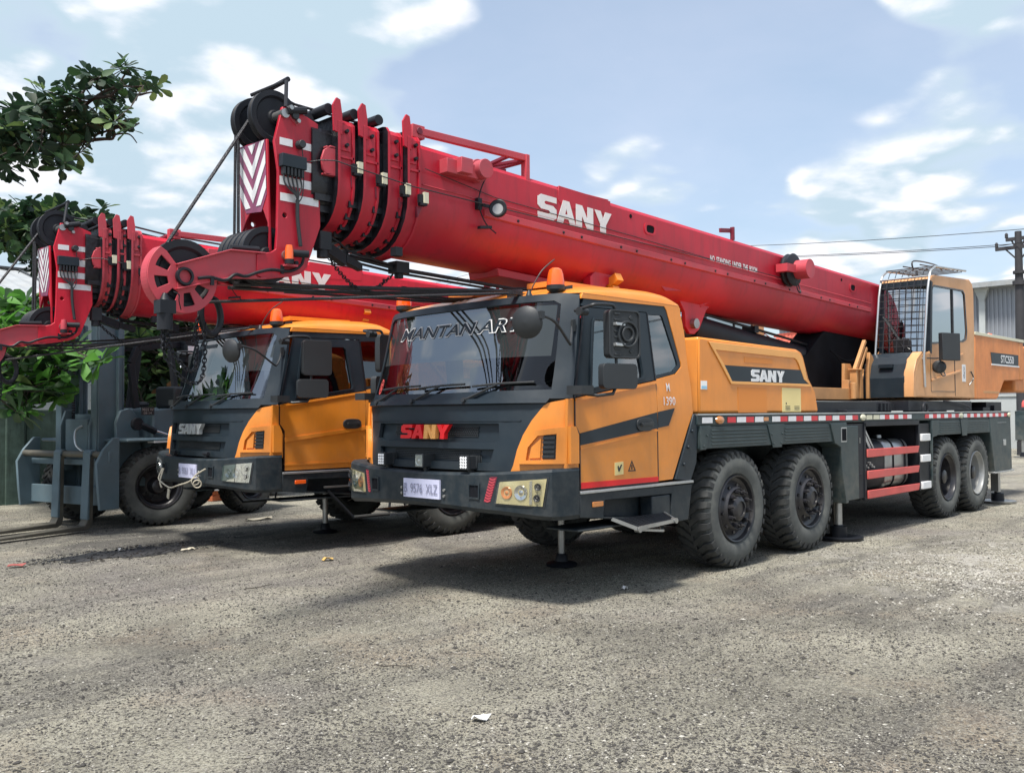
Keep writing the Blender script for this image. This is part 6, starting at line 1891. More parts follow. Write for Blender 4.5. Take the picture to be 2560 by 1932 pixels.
S1 = stones(170000, 0.003, 0.0100, 3.4, 16)
S2 = stones(2200, 0.008, 0.020, 3.6, 14)
S3 = stones(9000, 0.006, 0.016, 3.6, 14, (4.4, -3.7, 1.1, 0.7)); S3 = (S3[0], S3[1], np.where(S3[2] == 0, 2, S3[2]))
cs, fs_, ms = [], [], []; o_ = 0
for c, f, m in (S1, S2, S3): cs.append(c); fs_.append(f+o_); ms.append(m); o_ += len(c)
gv = np_mesh('gravel', np.concatenate(cs), np.concatenate(fs_), ['stone_dark', 'stone_mid', 'stone_pale'], np.concatenate(ms), False)
tag(gv, 'loose dark and pale gravel scattered over the packed dirt', 'gravel', kind='stuff')

# ================================================================ THE CRANES
random.seed(4)
crA = empty('truck_crane', (0, 0, 0), 0, 'nearest orange truck crane, red and yellow grille letters, fleet number 1390 on its side', 'truck crane', 'truck cranes parked side by side')
crane(crA, False); crane_chassis(crA, False); crane_body(crA, False); boom(crA, False)
crB = empty('truck_crane', (-0.076, 4.249, 0.0), R_(-3.374), 'rear orange truck crane with grey grille letters and a pale rope tied along its bumper', 'truck crane', 'truck cranes parked side by side')
crane(crB, True); crane_chassis(crB, True); crane_body(crB, True); boom(crB, True)
crC = empty('truck_chassis', (39.6, 1.85, 0.0), math.pi, 'distant dark outrigger truck chassis with red and white striped deck at the right edge', 'truck')
crane_chassis(crC, False, True)
m = MB(); m.lathe([(0, 0.10), (0.06, 0.10), (0.08, 0.07)], (11.2, -1.15, 1.56), (0, 0, 1), 16, 0); m.lathe([(0.08, 0.085), (0.22, 0.08), (0.30, 0.04), (0.31, 0)], (11.2, -1.15, 1.60), (0, 0, 1), 16, 1)
m.build('beacon', ['black_plastic', 'red_bar'], crC)

# ================================================================ FORKLIFT
mat('forklift_paint', (0.095, 0.145, 0.175), 0.45, var=0.15, dirt=0.45, dcol=(0.13, 0.165, 0.17))
mat('fork_steel', (0.10, 0.095, 0.08), 0.5, 0.3, var=0.3, dirt=0.6, dcol=(0.20, 0.18, 0.13))
fk = empty('forklift', (-0.002, 7.67, 0), R_(194), 'large grey blue forklift with raised mast and two long forks, beside the rear crane', 'forklift')
def fb(n, m, mats, par=fk, bev=0.0, **k): return m.build(n, mats, par, bevel=bev, **k)
m = MB()
for y in (-0.45, 0.45):
    m.box((0.34, y-0.04, 0.35), (0.64, y+0.04, 3.15))
    m.box((0.60, y-0.11 if y > 0 else y-0.02, 0.35), (0.66, y+0.02 if y > 0 else y+0.11, 3.15))
    m.box((0.30, y-0.10, 0.35), (0.36, y+0.10, 3.15))
m.box((0.40, -0.45, 3.05), (0.55, 0.45, 3.15)); m.box((0.40, -0.45, 1.50), (0.50, 0.45, 1.62)); m.box((0.42, -0.45, 2.35), (0.50, 0.45, 2.43))
fm = fb('mast', m, 'forklift_paint', bev=0.008)
m = MB()
m.cyl((0.24, 0.42, 0.7), (0.24, 0.42, 2.95), 0.055, 0.055, 16); m.cyl((0.24, -0.42, 0.7), (0.24, -0.42, 2.95), 0.055, 0.055, 16)
fb('lift_cylinder', m, 'forklift_paint', fm)
m = MB()
for y in (-0.27, 0.27):
    for k in range(56): m.box((0.50, y-0.02, 0.9+k*0.038), (0.525, y+0.02, 0.925+k*0.038))
fb('lift_chain', m, 'grease', fm, flat=True)
m = MB()
sp = [(0.62, 0.30), (0.92, 0.30), (0.95, 0.55), (0.98, 0.95), (0.88, 1.12), (0.72, 1.29), (0.62, 1.29)]
for y in (-0.93, 0.89): m.patch(sp, lambda x, z: (x, y+0.04, z), -0.05)
m.box((0.70, -0.90, 0.34), (0.76, 0.90, 0.60)); m.box((0.70, -0.90, 0.90), (0.76, 0.90, 0.98))
m.box((0.76, 0.82, 0.95), (0.80, 0.94, 1.10))
for y in (-0.33, 0.33): m.patch([(0.50, 0.8), (0.70, 0.8), (0.70, 1.45), (0.62, 1.68), (0.50, 1.68)], lambda x, z: (x, y, z), 0.04)
m.box((0.66, -0.18, 0.98), (0.70, 0.32, 1.55))
fc = fb('fork_carriage', m, 'forklift_paint', fk, 0.01)
m = MB(); m.cyl((0.86, -0.90, 1.06), (0.86, 0.90, 1.06), 0.045, 0.045, 18)
fb('carriage_tube', m, 'fork_steel', fc)
for y in (0.64, -0.02):
    m = MB()
    w = 0.075
    pr = [(0.84, 1.12), (0.90, 1.12), (0.93, 1.08), (0.93, 1.0), (0.95, 0.6), (0.965, 0.16), (1.0, 0.095), (2.75, 0.045), (2.75, 0.025), (0.97, 0.03), (0.90, 0.06), (0.875, 0.14), (0.865, 1.0), (0.80, 1.03), (0.80, 1.09)]
    m.patch(pr, lambda x, z: (x, y-w, z), 2*w)
    fb('fork', m, 'forklift_paint' if False else 'fork_steel', fc, 0.012)
    m = MB(); m.patch([(0.845, 1.125), (0.905, 1.125), (0.937, 1.083), (0.937, 1.0), (0.957, 0.6), (0.972, 0.17), (0.93, 0.17), (0.92, 1.03), (0.845, 1.05)], lambda x, z: (x, y-w-0.004, z), 2*w+0.008)
    fb('fork_shank', m, 'forklift_paint', fc, 0.01)
m = MB()
m.patch([(-0.1, 0.45), (0.42, 0.55), (0.45, 1.50), (0.38, 1.66), (0.22, 1.70), (0.12, 1.62), (0.0, 1.0)], lambda x, z: (x, 0.62, z), -0.06)
m.patch([(-0.1, 0.45), (0.42, 0.55), (0.45, 1.50), (0.38, 1.66), (0.22, 1.70), (0.12, 1.62), (0.0, 1.0)], lambda x, z: (x, -0.68, z), -0.06)
fb('mast_bracket', m, 'forklift_paint', fk, 0.01)
m = MB()
m.patch([(0.2, 0.6), (0.2, 0.85), (-0.1, 1.25), (-0.1, 1.68), (-0.75, 1.72), (-0.75, 1.3), (-2.6, 1.35), (-2.75, 1.0), (-2.65, 0.45), (-0.5, 0.4)], lambda x, z: (x, -0.72, z), 1.44)
m.box((-0.75, -0.95, 0.5), (-1.8, 0.95, 1.15)); m.box((-0.55, -1.0, 1.22), (0.55, 1.0, 1.27)) 
fb('forklift_body', m, 'forklift_paint', fk, 0.03)
m = MB()
for y in (-0.62, 0.62):
    m.bar((0.12, y, 1.7), (0.22, y, 2.35), 0.07, 0.09); m.bar((0.22, y, 2.35), (0.08, y, 2.62), 0.07, 0.09); m.bar((0.10, y, 2.60), (-1.15, y, 2.72), 0.08, 0.10)
    m.bar((-0.85, y, 2.68), (-0.72, y, 1.7), 0.10, 0.12); m.bar((-1.5, y, 2.70), (-1.7, y, 1.3), 0.08, 0.08)
for k in range(9): m.bar((0.0-k*0.13, -0.62, 2.66+0.008*k), (0.0-k*0.13, 0.62, 2.66+0.008*k), 0.03, 0.05)
m.box((-0.95, 0.55, 2.40), (-0.65, 0.75, 2.78))
og = fb('overhead_guard', m, 'black_steel', fk, 0.008)
m = MB(); m.box((-0.76, 0.755, 2.52), (-0.62, 0.83, 2.66), 0); m.box((-0.755, 0.83, 2.535), (-0.635, 0.835, 2.645), 1)
fb('headlight', m, ['black_plastic', 'led'], og, 0.004)
m = MB(); m.box((-0.42, 0.35, 1.70), (-0.72, 0.8, 2.03)); m.box((-0.1, 0.2, 1.72), (-0.3, 0.4, 1.8))
fb('side_mirror', m, 'black_plastic', fk, 0.04)
m = MB()
m.cyl((0.20, 0.78, 1.47), (0.20, 0.72, 1.47), 0.09, 0.09, 18, 0); m.cyl((0.15, 0.75, 1.46), (-0.10, 0.76, 1.36), 0.05, 0.05, 14, 0); m.cyl((-0.05, 0.76, 1.38), (-0.42, 0.80, 1.26), 0.026, 0.026, 12, 1)
fb('tilt_cylinder', m, ['black_steel', 'chrome'], fk)
m = MB(); m.box((0.1, 0.85, 1.20), (-0.62, 1.01, 1.225)); m.box((-0.60, 0.99, 1.22), (-0.64, 1.01, 1.62))
fb('white_edge', m, 'white_paint', fk)
m = MB(); m.box((0.12, 0.73, 1.60), (-0.10, 0.745, 1.72), 0)
text(m, "9825 W", lambda a, b: (0.115-a, 0.748, 1.66+b), 0.20, 0.04, off=0.01, mi=1); text(m, "08-14", lambda a, b: (0.09-a, 0.748, 1.615+b), 0.14, 0.03, off=0.01, mi=1)
fb('number_plate', m, ['black_plastic', 'silver_trim'], fk, flat=True)
m = MB(); m.box((-0.52, 0.73, 1.55), (-0.62, 0.80, 1.68), 0)
fb('marker_lamp', m, 'led', fk, 0.01)
m = MB(); m.tube(smooth_path([(0.70, 0.22, 1.45), (0.78, 0.18, 1.38), (0.82, 0.24, 1.2), (0.80, 0.36, 1.10), (0.78, 0.5, 1.06)]), 0.018, 8)
fb('hydraulic_hose', m, 'silver_trim', fk)
for (x, y) in ((0, 1.0), (0, -1.0), (-1.95, 0.85), (-1.95, -0.85)):
    w = add_wheel(fk, x, y, True, False, 1 if y > 0 else -1)
    w.location.z = 0.57 if x == 0 else 0.5; sc = 0.95 if x == 0 else 0.83
    w.scale = (sc, sc, sc)
    if x == 0 and y > 0: w.rotation_euler.z = math.pi-R_(24)

# ================================================================ WALL, SHED, WAREHOUSE, HOUSE, POLES
mat('mossy_wall', (0.065, 0.105, 0.088), 0.9, var=0.35, vscale=1.8, dirt=0.9, dcol=(0.03, 0.05, 0.035), dscale=1.9, bump=0.6, bscale=9, streak=0.6)
mat('corrugated', (0.25, 0.27, 0.30), 0.5, 0.2, var=0.08, vscale=0.6, dirt=0.35, dcol=(0.30, 0.31, 0.32), dscale=0.5)
mat('sheet_roof', (0.33, 0.35, 0.36), 0.55, 0.1, var=0.12, dirt=0.4, dcol=(0.28, 0.26, 0.23))
mat('dark_trim', (0.05, 0.055, 0.06), 0.6)
mat('terracotta', (0.42, 0.085, 0.055), 0.8, var=0.3, vscale=6, dirt=0.4, dcol=(0.12, 0.05, 0.04))
mat('white_wall', (0.42, 0.45, 0.45), 0.8, var=0.08, vscale=1.0, dirt=0.5, dcol=(0.40, 0.42, 0.40), dscale=0.8)
mat('wood_pole', (0.035, 0.035, 0.04), 0.8, var=0.2)
mat('bark', (0.045, 0.037, 0.03), 0.9, var=0.3, bump=0.6, bscale=20)
mat('orange_brick', (0.46, 0.13, 0.05), 0.8, var=0.25, vscale=12)
m = MB()
m.box((-12, 12.0, -0.1), (0.15, 12.25, 2.95))
for x in (-9.2, -6.2, -3.2, -0.05): m.box((x-0.16, 11.93, -0.1), (x+0.16, 12.0, 3.0))
m.box((-12, 11.95, 2.95), (0.2, 12.3, 3.05)); m.box((0.15, 12.0, -0.1), (14, 12.25, 1.72))
tag(m.build('boundary_wall', 'mossy_wall', None, bevel=0.02), 'mossy green stained concrete wall behind the forklift forks', 'wall')
sh = empty('shed', (-2, 18, 0), 0, 'shed with pale corrugated sheet roof behind the mossy wall', 'shed')
m = MB()
m.box((-7.5, -2.2, 0), (5.0, 4.5, 4.3)); m.build('wall', 'white_wall', sh)
m = MB()
def roofz(y): return 5.45-0.28*abs(y-2.0)
n = 66
vs = []; k_ = 0
for i in range(n+1):
    x = -8+13.4*i/n; dz = 0.03 if i % 2 else 0
    for y in (-2.6, 2.0, 5.0): vs.append((x, y, roofz(y)+dz))
m.add(vs, [(i*3+j, (i+1)*3+j, (i+1)*3+j+1, i*3+j+1) for i in range(n) for j in range(2)])
m.add([(x, y, z-0.05) for x, y, z in vs], [(i*3+j, (i+1)*3+j, (i+1)*3+j+1, i*3+j+1) for i in range(n) for j in range(2)])
m.build('roof', 'sheet_roof', sh, flat=True)
m = MB(); m.bar((-8, 2, 5.50), (5.4, 2, 5.50), 0.3, 0.05)
for k in range(9): m.bar((-7.5+k*1.5, -2.6, roofz(-2.6)+0.05), (-7.5+k*1.5, 2.0, 5.50), 0.06, 0.03)
m.build('roof_trim', 'dark_trim', sh)

wh = empty('warehouse', (44, 0, 0), 0, 'large grey corrugated warehouse behind the operator cab', 'warehouse')
m = MB(); m.box((0, -7, 0), (24, 20.2, 7.7))
wl2 = m.build('wall', 'corrugated', wh)
m = MB()
for k in range(135): m.box((-0.05, -6.9+k*0.2, 0.5), (-0.0, -6.82+k*0.2, 7.6))
m.build('wall_ribs', 'corrugated', wl2, flat=True)
m = MB()
m.add([(-0.8, -7.5, 7.7), (24.5, -7.5, 7.7), (24.5, 20.7, 7.7), (-0.8, 20.7, 7.7), (-0.8, -7.5, 7.95), (24.5, -7.5, 8.9), (24.5, 20.7, 8.9), (-0.8, 20.7, 7.95)], [(0, 3, 2, 1), (4, 5, 6, 7), (0, 1, 5, 4), (1, 2, 6, 5), (2, 3, 7, 6), (3, 0, 4, 7)])
m.build('roof', 'sheet_roof', wh)
for y in (16.5, 9.0, 2.2, -4.5):
    m = MB(); m.box((-0.22, y-0.14, 0.2), (-0.05, y+0.14, 7.3)); m.add([(-0.3, y-0.35, 7.7), (-0.3, y+0.35, 7.7), (-0.24, y+0.12, 7.1), (-0.24, y-0.12, 7.1), (-0.05, y-0.35, 7.7), (-0.05, y+0.35, 7.7), (-0.05, y+0.12, 7.1), (-0.05, y-0.12, 7.1)], [(0, 1, 2, 3), (4, 7, 6, 5), (0, 3, 7, 4), (1, 5, 6, 2)])
    m.build('downpipe', 'white_wall', wh)
m = MB(); m.box((-0.12, 15.2, 0.2), (-0.04, 15.35, 5.0)); m.box((-0.1, -6.8, 3.55), (-0.05, 20, 3.62))
m.build('wall_rail', 'dark_trim', wh)

hs = empty('small_house', (26, 10.2, 0), R_(-20), 'small house with red clay tile roof between the boom and the engine cover', 'house')
m = MB(); m.box((-1.1, -1.0, 0), (1.6, 1.6, 3.3)); m.build('wall', 'white_wall', hs)
m = MB()
for sgn in (1,):
    for i in range(12):
        for j in range(7):
            y = -1.2+i*0.2; x0 = -1.5+j*0.28; z0 = 3.25+j*0.17
            m.tube([(x0, y, z0), (x0+0.34, y, z0+0.19)], 0.10, 7)
m.bar((0.5, -1.4, 4.52), (0.5, 1.3, 4.52), 0.25, 0.12)
m.patch([(-1.5, 3.12), (0.5, 4.35), (2.2, 3.3), (2.2, 3.12), (-1.5, 3.0)], lambda x, z: (x, -1.28, z), 2.5)
m.build('roof', 'terracotta', hs, flat=True)
m = MB(); m.box((-1.13, -0.4, 1.2), (-1.08, 0.5, 2.3)); m.build('window', 'rim_black', hs)

m = MB(); m.box((36, -8, -0.1), (36.3, 16, 2.15)); m.box((35.95, -8, 2.15), (36.35, 16, 2.25))
tag(m.build('yard_wall', 'white_wall', None), 'low white rendered wall seen between deck and operator cab, beyond the yard', 'wall')

def pole(name, x, y, h, label, arms):
    r = empty(name, (x, y, 0), 0, label, 'utility pole', 'utility poles along the street')
    m = MB(); m.tube([(0, 0, 0), (0, 0, h*0.55), (0, 0, h)], [0.20, 0.16, 0.11], 12)
    m.cyl((0, 0, h*0.42), (0, 0, h*0.50), 0.19, 0.19, 12)
    m.build('post', 'wood_pole', r)
    for z, L in arms:
        m = MB(); m.bar((0, -L, z), (0, L, z), 0.10, 0.12)
        m.bar((0, -L*0.6, z), (0, 0, z-0.5), 0.05, 0.05); m.bar((0, L*0.6, z), (0, 0, z-0.5), 0.05, 0.05)
        a = m.build('crossarm', 'wood_pole', r)
        for yy in (-L*0.95, -L*0.1, L*0.95):
            i = MB(); i.lathe([(0.05, 0.02), (0.08, 0.06), (0.14, 0.05), (0.18, 0.06), (0.24, 0.03), (0.25, 0)], (0, yy, z), (0, 0, 1), 10); i.build('insulator', 'wood_pole', a)
    m = MB(); m.cyl((0, 0, h-1.9), (0, 0, h-1.75), 0.22, 0.22, 10); m.cyl((0, 0, h-1.5), (0, 0, h-1.4), 0.20, 0.20, 10)
    m.build('band', 'wood_pole', r)
    return r
pole('utility_pole', 30.0, 3.5, 7.9, 'dark utility pole with crossarms right of the operator cab', [(7.35, 0.75), (7.65, 0.4)])
pole('utility_pole', 37.4, 30.75, 11.6, 'far utility pole seen small between the two booms', [(11.2, 1.6), (9.2, 2.0)])
for i, (dy, z1, z2) in enumerate(((-0.3, 7.95, 11.9), (0.75, 7.45, 11.5), (-0.85, 7.42, 11.2))):
    m = MB(); pts = []
    a_, b_ = Vector((30, 3.5+dy, z1)), Vector((37.4, 30.75+dy*1.5, z2))
    for k in range(17):
        t_ = k/16; p = a_.lerp(b_, t_); p.z -= 0.9*4*t_*(1-t_)*0.35; pts.append(p)
    m.tube(pts, 0.013, 5)
    far = [b_.lerp(Vector((46, 62, z2+0.3)), k/6) for k in range(7)]; m.tube(far, 0.013, 5)
    near = [a_.lerp(Vector((24, -22, z1+0.2)), k/6) for k in range(7)]; m.tube(near, 0.013, 5)
    tag(m.build('power_line', 'rope', None), ['topmost power line strung between the two utility poles', 'middle power line strung between the two utility poles', 'lowest power line strung between the two utility poles'][i], 'power line', 'power lines strung between the poles')
# white panel and bricks seen under the rear crane
m = MB(); m.add([(2.55, 9.6, 0.20), (4.4, 9.9, 0.10), (4.7, 12.4, 0.16), (2.9, 12.4, 0.42), (2.55, 9.6, 0.235), (4.4, 9.9, 0.16), (4.7, 12.4, 0.20), (2.9, 12.4, 0.46)], [(0, 3, 2, 1), (4, 5, 6, 7), (0, 1, 5, 4), (1, 2, 6, 5), (2, 3, 7, 6), (3, 0, 4, 7)])
tag(m.build('metal_sheet', 'white_paint', None, bevel=0.004), 'white flat sheet lying behind the bumper of the rear crane', 'sheet')
for i, (x, y, z, l) in enumerate(((2.62, 9.7, 0.0, 'lower orange brick block under the white sheet'), (2.66, 9.72, 0.10, 'upper orange brick block under the white sheet'))):
    m = MB(); m.obox((x+0.2, y+0.1, z+0.05), (0.24, 0.04, 0), (-0.02, 0.11, 0), (0, 0, 0.047)); 
    for k in range(4): m.obox((x+0.02+k*0.12, y-0.02+0.02*k, z+0.05), (0.035, 0.006, 0), (0, 0.008, 0), (0, 0, 0.03))
    tag(m.build('brick', 'orange_brick', None, bevel=0.004), l, 'brick', 'orange bricks under the white sheet')
# ================================================================ TREES
def leafmat(name, col, tr=0.3):
    m = bpy.data.materials.new(name); m.use_nodes = True
    t = m.node_tree; b = t.nodes['Principled BSDF']; o = t.nodes['Material Output']
    tcn = t.nodes.new('ShaderNodeTexCoord'); n = t.nodes.new('ShaderNodeTexNoise'); n.inputs['Scale'].default_value = 2.3; n.inputs['Detail'].default_value = 3
    t.links.new(tcn.outputs['Object'], n.inputs['Vector'])
    mx = t.nodes.new('ShaderNodeMix'); mx.data_type = 'RGBA'; t.links.new(n.outputs['Fac'], mx.inputs['Factor'])
    mx.inputs[6].default_value = (*[c*0.6 for c in col], 1); mx.inputs[7].default_value = (*[c*1.4 for c in col], 1)
    t.links.new(mx.outputs[2], b.inputs['Base Color'])
    b.inputs['Roughness'].default_value = 0.6
    tl = t.nodes.new('ShaderNodeBsdfTranslucent'); t.links.new(mx.outputs[2], tl.inputs['Color'])
    ms = t.nodes.new('ShaderNodeMixShader'); ms.inputs[0].default_value = tr
    t.links.new(b.outputs[0], ms.inputs[1]); t.links.new(tl.outputs[0], ms.inputs[2]); t.links.new(ms.outputs[0], o.inputs[0])
    MT[name] = m
leafmat('leaf_dark', (0.016, 0.042, 0.020)); leafmat('leaf_mid', (0.035, 0.085, 0.028)); leafmat('leaf_bright', (0.10, 0.28, 0.045), 0.4); leafmat('leaf_brown', (0.10, 0.055, 0.025)); leafmat('leaf_pale', (0.12, 0.19, 0.06))
BR1 = [(-1.48,7.53,5.83), (-1.71,7.33,5.50), (-1.88,7.04,5.38), (-1.54,7.06,5.41), (-1.83,6.86,5.39), (-1.70,7.31,5.40), (-1.59,7.38,5.51), (-1.57,6.99,5.18), (-1.29,8.44,5.54), (-1.46,7.94,5.51), (-1.52,7.92,5.50), (-1.45,7.70,5.41), (-1.96,7.07,5.06), (-1.61,7.89,5.40), (-1.63,7.42,5.47), (-1.48,7.79,5.25), (-1.44,7.06,5.33), (-1.42,7.60,5.53), (-1.41,7.33,5.67), (-1.59,7.71,5.50), (-1.75,6.84,5.36), (-1.51,6.62,5.66), (-1.73,5.98,5.03), (-1.58,6.91,5.38), (-1.21,7.21,5.75), (-1.53,7.29,5.32), (-1.18,8.12,6.05), (-1.15,7.72,5.59), (-1.42,6.60,5.86), (-1.59,6.31,5.61), (-1.28,7.19,6.02), (-1.58,6.09,5.74), (-1.10,7.39,5.83), (-1.17,7.12,5.87), (-1.39,6.58,5.61), (-1.13,7.26,5.90), (-0.95,7.76,5.86), (-1.31,6.82,5.80), (-1.78,5.93,5.31), (-1.50,6.34,5.43), (-1.40,7.19,5.78), (-1.08,6.68,5.93), (-0.71,7.68,6.39), (-1.24,6.21,5.82), (-0.81,7.60,6.41), (-1.06,6.48,5.85), (-1.16,6.24,5.80), (-1.03,6.60,5.70), (-1.28,6.08,5.76), (-0.80,6.53,6.23), (-0.79,6.60,6.28), (-0.89,6.68,6.31), (-1.03,6.17,6.13), (-0.83,6.26,6.13), (-0.61,6.78,6.32), (-0.42,6.74,6.16), (-0.53,6.85,6.02), (-0.59,6.43,5.85), (-0.62,6.25,5.88), (-0.27,7.53,6.12), (-0.69,6.42,5.62), (-0.61,6.87,5.85), (-0.77,6.50,5.71), (-0.29,6.73,6.54), (-0.71,5.91,6.21), (-0.27,6.70,6.55), (-0.02,6.88,6.47), (-0.43,5.94,6.14), (-0.69,5.16,5.83), (-0.01,6.50,6.39), (-0.13,6.09,6.14), (-0.50,6.24,6.10), (-0.66,5.79,5.94), (-0.66,6.27,6.05), (-0.40,7.02,6.19), (-1.08,6.75,5.49), (-1.08,6.51,5.41), (-1.08,6.73,5.51), (-0.79,6.97,5.70), (-0.99,6.27,5.49), (-0.59,7.57,5.83), (-1.22,6.43,5.34), (-1.13,6.77,5.12), (-1.09,6.83,5.31), (-0.78,7.06,5.52), (-1.30,6.23,5.13), (-0.95,6.74,5.38), (-1.06,7.22,5.52), (-0.93,7.56,5.40), (-1.02,7.38,5.40), (-1.05,7.33,5.40), (-1.20,6.71,5.21), (-1.21,6.84,5.10), (-1.02,7.65,5.48), (-0.73,7.34,5.44), (-0.83,6.97,5.29), (-1.35,6.04,4.84), (-1.23,6.37,4.86), (-0.93,7.41,5.13), (-1.44,6.81,5.13), (-1.57,6.39,4.97), (-1.74,6.33,4.91), (-1.59,7.04,4.98), (-1.42,7.23,5.01), (-1.53,7.30,5.20), (-1.50,7.68,5.07), (-1.71,7.17,4.93), (-1.89,6.57,4.88), (-1.83,6.93,5.19), (-1.16,8.99,5.68), (-1.50,7.83,5.41), (-1.46,8.02,5.46), (-1.55,7.89,5.59), (-1.81,7.12,5.59), (-1.90,6.91,5.51), (-1.66,7.51,5.71), (-1.42,7.76,5.96), (-1.48,7.65,5.89), (-0.64,5.74,5.36), (-1.57,7.58,4.91), (-1.28,6.57,5.46), (-1.34,6.45,5.64), (-1.21,6.46,5.56), (-1.20,7.09,5.63), (-1.19,7.13,5.64), (-0.46,7.42,5.93), (-0.92,6.30,5.54), (-0.90,6.46,5.52), (-0.52,7.21,5.79), (-0.99,5.38,5.31), (-0.57,6.43,5.61), (-0.63,6.10,5.69), (-1.81,7.71,5.25), (-1.85,7.51,5.68), (-1.84,7.10,5.28), (-1.56,8.04,5.36), (-1.67,7.83,5.34), (-1.52,8.35,5.85), (-2.10,6.45,4.82), (-1.81,7.35,5.24)]
LB1 = [[(-2.52, 8.96, 3.87), (-2.03, 8.12, 5.03), (-1.55, 7.32, 5.39), (-1.31, 6.93, 5.53), (-0.99, 6.59, 5.74), (-0.86, 6.31, 5.88), (-0.68, 6.11, 6.01), (-0.45, 5.74, 5.99)], [(-2.0, 8.23, 5.06), (-1.34, 7.4, 5.31), (-0.95, 6.99, 5.38), (-0.81, 6.7, 5.43), (-0.61, 6.36, 5.51), (-0.48, 6.22, 5.55), (-0.36, 6.09, 5.59)], [(-0.99, 6.59, 5.74), (-0.96, 6.55, 5.92), (-0.88, 6.46, 6.11), (-0.78, 6.35, 6.21)], [(-0.86, 6.31, 5.88), (-0.7, 6.15, 5.92), (-0.61, 6.04, 6.13), (-0.55, 5.97, 6.26)], [(-0.82, 6.72, 5.39), (-0.65, 6.55, 5.41), (-0.57, 6.46, 5.41), (-0.54, 6.43, 5.47), (-0.41, 6.29, 5.47), (-0.33, 6.22, 5.35)], [(-0.61, 6.36, 5.51), (-0.49, 6.23, 5.63), (-0.41, 6.14, 5.65)], [(-1.34, 7.4, 5.31), (-1.09, 7.14, 5.22), (-1.05, 7.12, 5.04)], [(-1.31, 6.93, 5.53), (-1.3, 6.91, 5.76), (-1.32, 6.92, 5.96)], [(-0.68, 6.11, 6.01), (-0.49, 5.92, 5.91), (-0.38, 5.81, 5.93), (-0.3, 5.73, 5.95)]]
